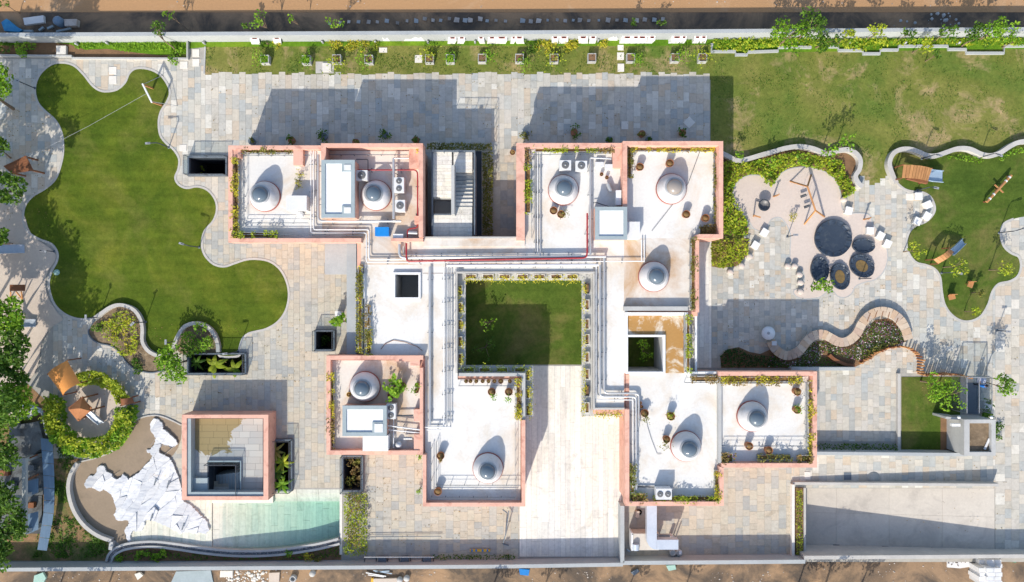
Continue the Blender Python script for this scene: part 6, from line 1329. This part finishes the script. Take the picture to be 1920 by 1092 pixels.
# curved bench
BC = spline([(1445,640),(1456,657),(1470,666),(1484,666),(1500,657),(1512,642),(1526,630),(1543,627),(1558,634),(1574,642),(1590,640),(1606,627),(1617,606),(1632,591),(1652,584),(1672,588),(1688,600),(1698,617),(1704,637)], 4, False)
o = empty('curved_bench', W(1575, 640), 'long winding pink sandstone bench around the flower bed', 'bench')
for i in range(0, len(BC) - 2, 2):
    seg = BC[i:i + 3]; wp = [(W(x, y, .55).x, W(x, y, .55).y) for x, y in seg]; a, b = Vector(wp[0]), Vector(wp[-1]); e = (b - a).normalized() * .006; wp[0] = tuple(a + e); wp[-1] = tuple(b - e)
    MB().band(wp, .84, .48 + .002 * (i % 4), .55 + .002 * (i % 5)).obj('stone_slab', M['bench'], o)
MB().band([(W(x, y, .48).x, W(x, y, .48).y) for x, y in BC], .72, 0, .478).obj('base', M['kerb'], o)
MB().pbox(1447,640,1456,648,.56,.66,.6).top('tray', M['offw'], 'small pale basin on the left end of the curved bench', 'basin')
for i in range(5):
    a, b = [((1632,588),(1626,603)),((1645,583),(1640,597)),((1656,584),(1652,598)),((1668,586),(1664,601)),((1684,597),(1678,610))][i]; MB().beam(W(*a, .57) , W(*b, .57), .05, .04).top('bench_strip', M['woodd'], '%s thin brown strip from the left across the curved bench crest' % ORD[i], 'strip')
# palisade
o = empty('log_palisade', W(1700, 690), 'winding palisade of orange logs of uneven height', 'fence')
PF = spline([(1612,680),(1625,671),(1640,661),(1665,652),(1690,650),(1708,657),(1718,668),(1720,685),(1721,700),(1745,701),(1770,700),(1793,703),(1812,707)], 6, False); acc = 0; last = PF[0]
for p in PF:
    if math.hypot(p[0] - last[0], p[1] - last[1]) >= 3.6 or p == PF[0]:
        last = p; c = W(*p); h = random.uniform(.5, .85) if p[0] < 1716 else random.uniform(.8, 1.2); MB().tube([c, c + Vector((random.uniform(-.05,.05), random.uniform(-.05, .05), h))], .085, 7).obj('log', M['wood' if random.random() < .7 else 'woodd'], o)
# ================================================================== PERSON
def person(px, py, label, shirt='shirt', pants='pants'):
    b = W(px, py, 1.0); b.z = 0.05; o = empty('person', b, label, 'person')
    me = bpy.data.meshes.new('body'); J = {'pel': ((0,0,.92),.145),'ch': ((0,.03,1.28),.165),'nk': ((0,.05,1.47),.06),'hd': ((0,.10,1.60),.10),'ht': ((0,.11,1.70),.075),
      'ls': ((-.19,.03,1.38),.065),'le': ((-.33,.08,1.12),.048),'lw': ((-.24,.30,1.05),.032),'lh': ((-.20,.38,1.05),.036),'rs': ((.19,.03,1.38),.065),'re': ((.34,.05,1.13),.048),'rw': ((.27,.26,1.0),.032),'rh': ((.24,.34,1.0),.036),
      'lp': ((-.10,0,.86),.10),'lk': ((-.11,.05,.48),.065),'la': ((-.12,0,.09),.042),'lt': ((-.13,.17,.04),.035),'rp': ((.10,0,.86),.10),'rk': ((.12,.03,.48),.065),'ra': ((.13,-.03,.09),.042),'rt': ((.15,.14,.04),.035)}
    K = list(J); E = [('pel','ch'),('ch','nk'),('nk','hd'),('hd','ht'),('ch','ls'),('ls','le'),('le','lw'),('lw','lh'),('ch','rs'),('rs','re'),('re','rw'),('rw','rh'),('pel','lp'),('lp','lk'),('lk','la'),('la','lt'),('pel','rp'),('rp','rk'),('rk','ra'),('ra','rt')]
    me.from_pydata([J[k][0] for k in K], [(K.index(a), K.index(c)) for a, c in E], []); bo = link('body', me, o); sk = bo.modifiers.new('skin', 'SKIN')
    for i, k in enumerate(K): v = me.skin_vertices[0].data[i]; v.radius = (J[k][1],) * 2; v.use_root = (k == 'pel')
    bo.modifiers.new('sub', 'SUBSURF').levels = 1; bo.modifiers['sub'].render_levels = 2
    dg = bpy.context.evaluated_depsgraph_get(); em = bpy.data.meshes.new_from_object(bo.evaluated_get(dg)); bo.modifiers.clear(); bo.data = em
    em.materials.clear()
    for m in (shirt, pants, 'skin'): em.materials.append(M[m])
    for p in em.polygons:
        z = p.center.z; arm = (p.center.y > .2 and .9 < z < 1.2); p.material_index = 2 if (z > 1.46 or arm) else (0 if z > .93 else 1); p.use_smooth = True
    MB().lathe((b.x, b.y + .09, b.z + 1.60), [(.118, -.03), (.122, .04), (.09, .12), (.02, .145)], 14).obj('hair', M['hair'], o)
    for sg in (-1, 1): MB().lathe((b.x + sg * .035, b.y + .195, b.z + 1.615), [(.014, 0), (.002, .008)], 6).obj('eye', M['hair'], o)
    MB().add([(b.x - .015, b.y + .195, b.z + 1.58), (b.x + .015, b.y + .195, b.z + 1.58), (b.x, b.y + .225, b.z + 1.58), (b.x, b.y + .19, b.z + 1.615)], [(0,1,2),(0,2,3),(1,3,2)]).obj('nose', M['skin'], o)
    for sg, kx, ky, kz in ((-1, -.20, .38, 1.05), (1, .24, .34, 1.0)):
        for f in range(4): p0 = Vector((b.x + kx + (f - 1.5) * .02, b.y + ky + .02, b.z + kz)); MB().tube([p0, p0 + Vector((0, .045, -.005)), p0 + Vector((0, .065, -.03))], .0095, 6, .007).obj('finger', M['skin'], o)
        p0 = Vector((b.x + kx - sg * .03, b.y + ky, b.z + kz)); MB().tube([p0, p0 + Vector((-sg * .03, .03, -.01))], .011, 6, .008).obj('thumb', M['skin'], o)
    return o
person(1841, 724, 'person in a blue top with dark hair standing inside the glass enclosure')
c = W(1843,714,.8); P_ = blob_pts([(c.x, c.y, .75, .28, .12)], 300); MB().prism([(c.x - .3, c.y - .22), (c.x + .25, c.y - .25), (c.x + .32, c.y + .18), (c.x - .2, c.y + .25)], .4, .8).top('cloth_bundle', M['lilac'], 'pale lilac bundle beside the person in blue', 'bundle')
# ================================================================== MACHINE YARD
o = empty('air_handling_unit', W(1215, 1032), 'beige air handling unit with a silver L shaped duct in the machine yard', 'air handling unit')
s = MB(); s.pbox(1185,1001,1236,1032,.15,1.4); s.obj('casing', M['ramp'], o)
s = MB(); s.pbox(1184,1000,1187,1033,.15,1.5); s.obj('side_panel', M['white'], o)
s = MB(); s.pbox(1213,948,1231.5,1012,1.5,2.2); s.obj('duct', M['slide'], o)
cc = W(1213,1012,2.2); dd = W(1231.5,1031,2.2); pts = [(dd.x, cc.y + .0)] + [(dd.x - (dd.x - cc.x) * math.cos(t), cc.y - (cc.y - dd.y) * math.sin(t)) for t in [k * math.pi / 16 for k in range(9)]]
MB().prism(pts, 1.5, 2.2).obj('duct_elbow', M['slide'], o)
s = MB(); s.pbox(1231.8,1012.5,1272,1031,1.5,2.2); s.obj('duct_outlet', M['slide'], o)
s = MB(); s.pbox(1233,1003,1256,1010,.9,1.2); s.obj('fan_box', M['greyp'], o)
MB().tube([W(1192,1020,1.5), W(1192,1031,1.5)], .32, 14).obj('motor', M['slide'], o)
for x, y in ((1186,1002),(1270,1030),(1270,1014)): c = W(x, y, 1.5); MB().beam((c.x, c.y, 0), (c.x, c.y, 1.5), .1, .1).obj('leg', M['greyp'], o)
for i, x in enumerate((1262, 1274)): c = W(x, 1037.5, .6); MB().lathe((c.x, c.y, .02), [(.27, 0), (.29, .55), (.2, .57), (.18, .5)], 18).top('drum', M['conc'], ['left', 'right'][i] + ' grey drum below the duct outlet', 'drum')
MB().pbox(1273,1033,1278,1040,.62,.7).top('lid', M['offw'], 'pale square lid on the right grey drum', 'lid')
c = W(1260,1008,.7); MB().lathe((c.x, c.y, 0), [(.16, 0), (.17, .7), (.03, .74)], 14).top('gas_bottle', M['offw'], 'white bottle behind the duct outlet', 'bottle')
MB().pbox(1192,959,1199,971,0,.3,.3).top('crate', M['sand'], 'pale crate beside the tyre in the machine yard', 'crate')
c = W(1199,962,.3); MB().tube([(c.x + .2 * math.cos(t * .5236), c.y + .2 * math.sin(t * .5236), .1) for t in range(13)], .07, 7, caps=False).top('tyre', M['black'], 'small black tyre in the machine yard', 'tyre')
MB().beam(W(1175,1030,.3), W(1181,1034,.3), .08, .3).top('blue_bracket', M['bslide'], 'bent blue bracket by the yard wall', 'bracket')
# pipe stand on the left of the plaza
o = empty('sign_post', W(950, 985), 'tangled black stand leaning at the lower left edge of the marble plaza', 'stand')
for a, b in (((943,956,1.2),(951,962,.4)),((951,962,.4),(948,1003,1.3)),((948,1003,1.3),(943,1020,0)),((943,1020,.1),(954,1023,.1)),((954,958,1.4),(948,1003,1.3))): MB().beam(W(*a), W(*b), .09, .09).obj('bar', M['frame'], o)
o = empty('balance_board', W(900, 1032), 'yellow and blue striped board with wheels in the shade', 'board')
MB().beam(W(881,1032.5,.2), W(919,1032.5,.2), .22, .05).obj('deck', M['yellow'], o)
for t in (885, 893, 905, 914): MB().beam(W(t - 1.5,1032.5,.24), W(t + 1.5,1032.5,.24), .2, .03).obj('stripe', M['blue'], o)
for t in (884, 916): MB().beam(W(t,1030,.1), W(t,1035,.1), .1, .12).obj('wheel', M['black'], o)
# bicycle rack / metal frames at the south wall
o = empty('metal_rack', W(750, 1054), 'long dark metal rack against the south wall', 'rack')
for y, z in ((1045,.9),(1055,.5)): MB().beam(W(683,y,z), W(814,y,z), .07, .07).obj('rail', M['greyp'], o)
for i in range(7): x = 684 + i * 21.5; MB().beam(W(x,1045,.9), W(x,1056,.1), .07, .07).obj('leg', M['dark'], o)
for i in range(6):
    if i in (1, 3, 5): s = MB(); s.pbox(688 + i * 21,1046,703 + i * 21,1054,.1,.6); s.obj('basket', M['frame'], o)
railing([(690,1007),(827,1006)], 0, 'thin rail lying along the shadow edge of the south forecourt', h=.25, step=2)
# white slip block on wall etc.
rbox(628,584,640,593,0,.8,'white','white tiled cabinet between the light well and the west wall')
c = W(868,375,.6); pot(961,286,.25,.3,0,'square clay pot beside the left wall of the north-east wing','dry',.2,20)
# ================================================================== LEFT LOWER HUTS
o = empty('unfinished_building', W(20, 935), 'unfinished grey framed building at the lower left edge', 'building'); z = 2.6
for a in ((-60,860,48,867),(41,867,48,1003),(-60,930,41,935),(32,998,41,1003)): s = MB(); s.pbox(*a, 2.3, z); s.obj('frame_beam', M['wallc'], o)
for a in ((41,860,48,867),(41,928,48,935),(41,996,48,1003),(-30,860,-23,867),(-30,928,-23,935)): s = MB(); s.pbox(*a, 0, 2.3 - .003, 2.3); s.obj('column', M['wallc'], o)
s = MB(); s.pbox(-60,858,82,928,.05,.12,0); s.obj('floor', M['slabd'], o)
s = MB(); s.pbox(-60,929,80,1000,.05,.12,0); s.obj('floor', M['slabd'], o)
for q_ in ((6,880,22,890),(20,905,34,918),(2,950,18,962),(60,870,70,880),(58,940,70,950)): s = MB(); s.pbox(*q_, .12, .5, 0); s.obj('crate', M['woodd' if q_[0] % 4 else 'frame'], o)
for i, (a, b, c, d) in enumerate(((49,903,72,933),(49,965,72,1003))):
    o2 = MB().add([W(a, b, 1.6), W(c, b - 6, 1.3), W(c, d - 10, 1.3), W(a, d, 1.6)], [(3, 2, 1, 0)]).add([W(a, b, 1.55), W(c, b - 6, 1.25), W(c, d - 10, 1.25), W(a, d, 1.55)], [(0, 1, 2, 3)]).top('lean_to_roof', M['corr'], ['upper', 'lower'][i] + ' blue corrugated lean-to roof beside the unfinished building', 'roof')
for i, (a, b) in enumerate((((49,862),(70,853)), ((49,901),(72,890)))): MB().beam(W(*a, 1.8), W(*b, 1.6), .14, .14).top('timber', M['woodd'], ['upper', 'lower'][i] + ' timber between the unfinished building and the blue sheets', 'timber')
pa = [(84,822),(98,820),(103,850),(104,890),(98,925),(99,965),(92,1000),(87,1030),(72,1032),(78,995),(80,960),(78,920),(76,893),(80,865)]
o = empty('sheet_fence', W(88, 925), 'long wavy run of blue corrugated sheets beside the unfinished building', 'fence')
for i in range(9):
    y0 = 822 + i * 23.3; y1 = y0 + 22.6; f = lambda y: 12 * math.sin((y - 822) / 210 * 3.0) ; xa, xb = 76 + f(y0) * .5, 76 + f(y1) * .5
    xa -= max(0, (y0 - 960) * .10); xb -= max(0, (y1 - 960) * .10)
    MB().add([W(xa, y0, 1.3), W(xa + 22 - i * .5, y0 + 2, .9), W(xb + 22 - i * .5, y1 + 2, .9), W(xb, y1, 1.3)], [(3, 2, 1, 0)]).add([W(xa, y0, 1.27), W(xa + 22 - i * .5, y0 + 2, .87), W(xb + 22 - i * .5, y1 + 2, .87), W(xb, y1, 1.27)], [(0, 1, 2, 3)]).obj('sheet', M['corr'], o)
s = MB().add([W(40,752,1.5), W(78,766,1.5), W(84,778,1.2), W(38,762,1.2)], [(3,2,1,0)]).add([W(40,752,1.47), W(78,766,1.47), W(84,778,1.17), W(38,762,1.17)], [(0,1,2,3)]).top('lean_to_roof', M['corr'], 'blue sheet roof behind the ring hedge', 'roof')
MB().prism([(W(x, y, .9).x, W(x, y, .9).y) for x, y in [(18,800),(72,791),(80,820),(83,838),(70,846),(62,856),(14,860)]], 0, .9).top('concrete_slab', M['slabd'], 'dim concrete slab roof above the unfinished building', 'roof')
MB().beam(W(76,766,1.2), W(88,816,1.2), .12, .12).top('white_pole', M['offw'], 'white pole beside the blue sheet fence', 'pole')
for i, (x, y, m) in enumerate([(36,768,'cwhite'),(31,776,'sand'),(30,788,'debris'),(62,772,'cwhite'),(50,774,'debris')]):
    p = W(x, y); MB().box(p.x - .35, p.y - .5, p.x + .35, p.y + .5, .05, .35, R(20 + i * 35)).top('rubble_block', M[m], '%s pale block in the rubble behind the ring hedge' % ORD[i], 'rubble', 'rubble behind the ring hedge')
# ================================================================== OUTSIDE NORTH : stones, junk
st = [(126,0),(138,44),(158,43),(174,41),(192,41),(211,41),(227,41),(245,39),(265,43),(283,39),(300,39),(316,35),(332,38),(346,38),(362,35),(376,37),(392,38),(402,38),(420,36),(433,39),(450,38),(468,40)]
for i, (x, y) in enumerate(st[1:] + [(500,39),(515,40),(530,39),(547,38),(565,37),(580,39),(595,38),(607,38),(624,39),(643,38),(660,38),(677,38),(693,38),(714,38),(729,37),(747,37),(763,36)]):
    p = W(480 + x, y, -.3); w_ = random.uniform(.25, .48); q = [(p.x + w_ * random.uniform(.7, 1) * math.cos(t) * .75, p.y + w_ * random.uniform(.7, 1) * math.sin(t) * .75) for t in (.6, 2.2, 3.8, 5.4)]
    MB().prism(q, -.41, -.34 + random.uniform(0, .06)).top('stone', M['debris'] if i % 3 else M['wallc'], '%s pale flat stone from the left in the row outside the north wall' % ORD[i], 'stone', 'flat stones in a row outside the north wall')
def sheetbox(cs, z0, z1, m, name, label, cat): MB().prism([(W(x, y, z1).x, W(x, y, z1).y) for x, y in cs], z0, z1).top(name, M[m], label, cat)
sheetbox([(43,34),(81,29),(82,42),(46,47)], -.4, -.1, 'offw', 'sheet_stack', 'stack of pale metal sheets in the shaded road', 'sheets')
sheetbox([(2,42),(12,35),(30,50),(42,56),(36,60),(8,58)], -.4, 0, 'tarp', 'tarpaulin', 'crumpled blue tarpaulin at the left end of the road', 'tarpaulin')
sheetbox([(120,36),(144,36),(143,48),(121,49)], -.4, .1, 'debris', 'wooden_board', 'brown square board next to the dark drum', 'board')
p = W(111,41,0); MB().lathe((p.x, p.y, -.42), [(.42, 0), (.44, .7), (.30, .85), (.05, .9)], 18).top('drum', M['corr'], 'dark drum in the shaded road', 'drum')
for i, (x, y, a) in enumerate([(52,59,10),(120,57,14),(95,52,6),(78,55,5)]): p = W(x, y, -.3); MB().box(p.x - a * .05, p.y - .08, p.x + a * .05, p.y + .1, -.41, -.2, R(i * 12)).top('scrap', M['rim'], '%s strip of grey scrap from the left at the foot of the wall' % ORD[[0, 3, 2, 1][i]], 'scrap', 'scrap at the foot of the north wall')
# ================================================================== OUTSIDE SOUTH
def scat(name, a, b, c, d, n, m, label, e=(.04, .16)):
    s = MB()
    for _ in range(n):
        x, y = random.uniform(a, c), random.uniform(b, d)
        if math.sin(x * .021 + y * .05) + math.sin(x * .057 + 1) * .8 < random.uniform(-.6, 1.4): continue
        p = W(x, y, -.4); r = random.uniform(*e) * random.choice((1, 1, .6)); s.lathe((p.x, p.y, -.43), [(r, 0), (r * .8, r * .5), (r * .2, r * .7)], random.choice((4, 5, 6)), False)
    o = s.top(name, M[m], label, 'rubble', None, 'stuff')
scat('rubble', 0,1072,1500,1100,500,'debris','small pale stones strewn over the dirt below the south wall', (.02, .09))
scat('rubble', 1500,1056,1920,1100,160,'debris','small pale stones strewn over the dirt at the lower right', (.02, .09))
scat('rubble', 380,1070,520,1092,220,'cwhite','heap of white rubble below the pool', (.06, .2))
scat('rubble', 0,0,1920,14,130,'debris','small pale stones on the sandy road', (.03, .1))
scat('rubble', 1660,20,1800,48,60,'wallc','grey stones in the shaded road at the upper right', (.05, .22))
JK = [([(413,1071),(436,1071),(436,1082),(412,1083)],'cwhite','white_board','white board among the rubble below the pool'),([(252,1077),(262,1074),(268,1080),(258,1088)],'cwhite','white_board','tilted white board in the dirt below the curved channel'),([(64,1080),(80,1074),(86,1084),(80,1096),(62,1096)],'teal','plastic_sheet','pale green plastic sheet at the lower left'),
 ([(973,1067),(993,1069),(991,1080),(975,1078)],'blue','plastic_bin','bright blue bin below the marble plaza'),([(1249,1061),(1266,1060),(1268,1068),(1254,1071)],'teal','plastic_sheet','mint green sheet below the machine yard'),([(1183,1074),(1195,1067),(1199,1072),(1189,1080)],'frame','metal_grate','dark square grate lying in the dirt'),
 ([(504,1075),(524,1074),(523,1092),(504,1092)],'sand','wooden_hatch','pale wooden hatch at the bottom edge'),([(700,1086),(744,1085),(745,1094),(700,1094)],'sand','wooden_hatch','brown board at the bottom edge below the rack'),([(696,1085),(700,1085),(700,1096),(695,1096)],'yellow','crate','small yellow crate at the bottom edge'),([(1893,1045),(1909,1045),(1905,1055),(1896,1054)],'green','plastic_sheet','bright green sheet at the foot of the ramp wall'),
 ([(1776,1047),(1820,1047),(1820,1063),(1800,1066),(1776,1064)],'offw','concrete_pad','pale pad strewn with twigs below the ramp wall'),([(1750,1047),(1776,1047),(1776,1053),(1750,1053)],'offw','concrete_pad','small pale pad touching the foot of the ramp wall'),([(330,1072),(395,1070),(400,1094),(320,1094)],'rim','concrete_pad','grey hardened concrete patch below the pool')]
for cs, m, nm, lb in JK: sheetbox(cs, -.43, -.33 if 'pad' in nm else -.2, m, nm, lb, nm.split('_')[-1])
for i in range(9): a = (1780 + i * 3.8, 1049 + random.uniform(2, 12)); MB().beam(W(*a, -.3), W(a[0] + random.uniform(-6, 6), a[1] + random.uniform(-3, 3), -.3), .06, .04).top('twig', M['bark'], '%s dark twig from the left on the pale pad below the ramp wall' % ORD[i], 'twig', 'twigs on the pale pad')
for i, (x, y) in enumerate([(549,1086),(585,1077),(749,1089),(762,1086)]): p = W(x, y, -.1); MB().lathe((p.x, p.y, -.42), [(.32, 0), (.32, .35), (.2, .35), (.19, .1)] if i == 0 else [(.28, 0), (.28, .3), (.03, .32)], 16).top('pipe_ring' if i == 0 else 'round_slab', M['conc'], ['concrete ring with a dark hole at the bottom edge', 'round concrete disc right of the ring', 'left of two round discs at the bottom edge', 'right of two round discs at the bottom edge'][i], 'ring' if i == 0 else 'disc')
for i, (x0, y0, x1, y1) in enumerate([(686,1074,724,1081),(700,1070,735,1076),(690,1078,720,1082),(704,1072,730,1071)]): MB().beam(W(x0, y0, -.3), W(x1, y1, -.3), .08, .06).top('metal_bar', M['white' if i % 2 == 0 else 'bslide'], '%s thin bar in the loose stack below the rack' % ORD[i], 'bar', 'thin bars below the rack')
# block stack at lower right
for i in range(6):
    for j in range(3):
        x = 1836 + j * 14 + (i % 2) * 2; y = 1050 + i * 8; h = .5 + (i > 1) * .6 + (j == 1) * .3
        s = MB(); s.pbox(x, y, x + 13.4, y + 7.5, -.42, h, h); s.top('white_block', M['offw'] if (i + j) % 4 else M['white'], 'stack of white building blocks in row %s, column %s of the pile by the ramp' % (ORD[i], ORD[j]), 'blocks', 'white blocks piled by the ramp wall')
# trees just south of the frame (their shadows fall into it)
for i, (x, y, r, h) in enumerate([(1515,1150,1.6,3.2),(1570,1160,1.9,3.6),(1640,1165,1.5,3.4),(60,1150,1.6,3.2),(150,1160,1.8,3.4),(910,1165,1.8,3.2),(1010,1170,1.6,3.2),(1180,1165,1.4,3.2),(1290,1165,1.3,3.2)]): tree(x, y, r, h, '%s roadside tree from the left standing south of the compound' % ORD[sorted([1515,1570,1640,60,150,910,1010,1180,1290]).index(x)], 'tree', 'roadside trees south of the compound', k=10, size=.3, dens=90, z0=-.4)
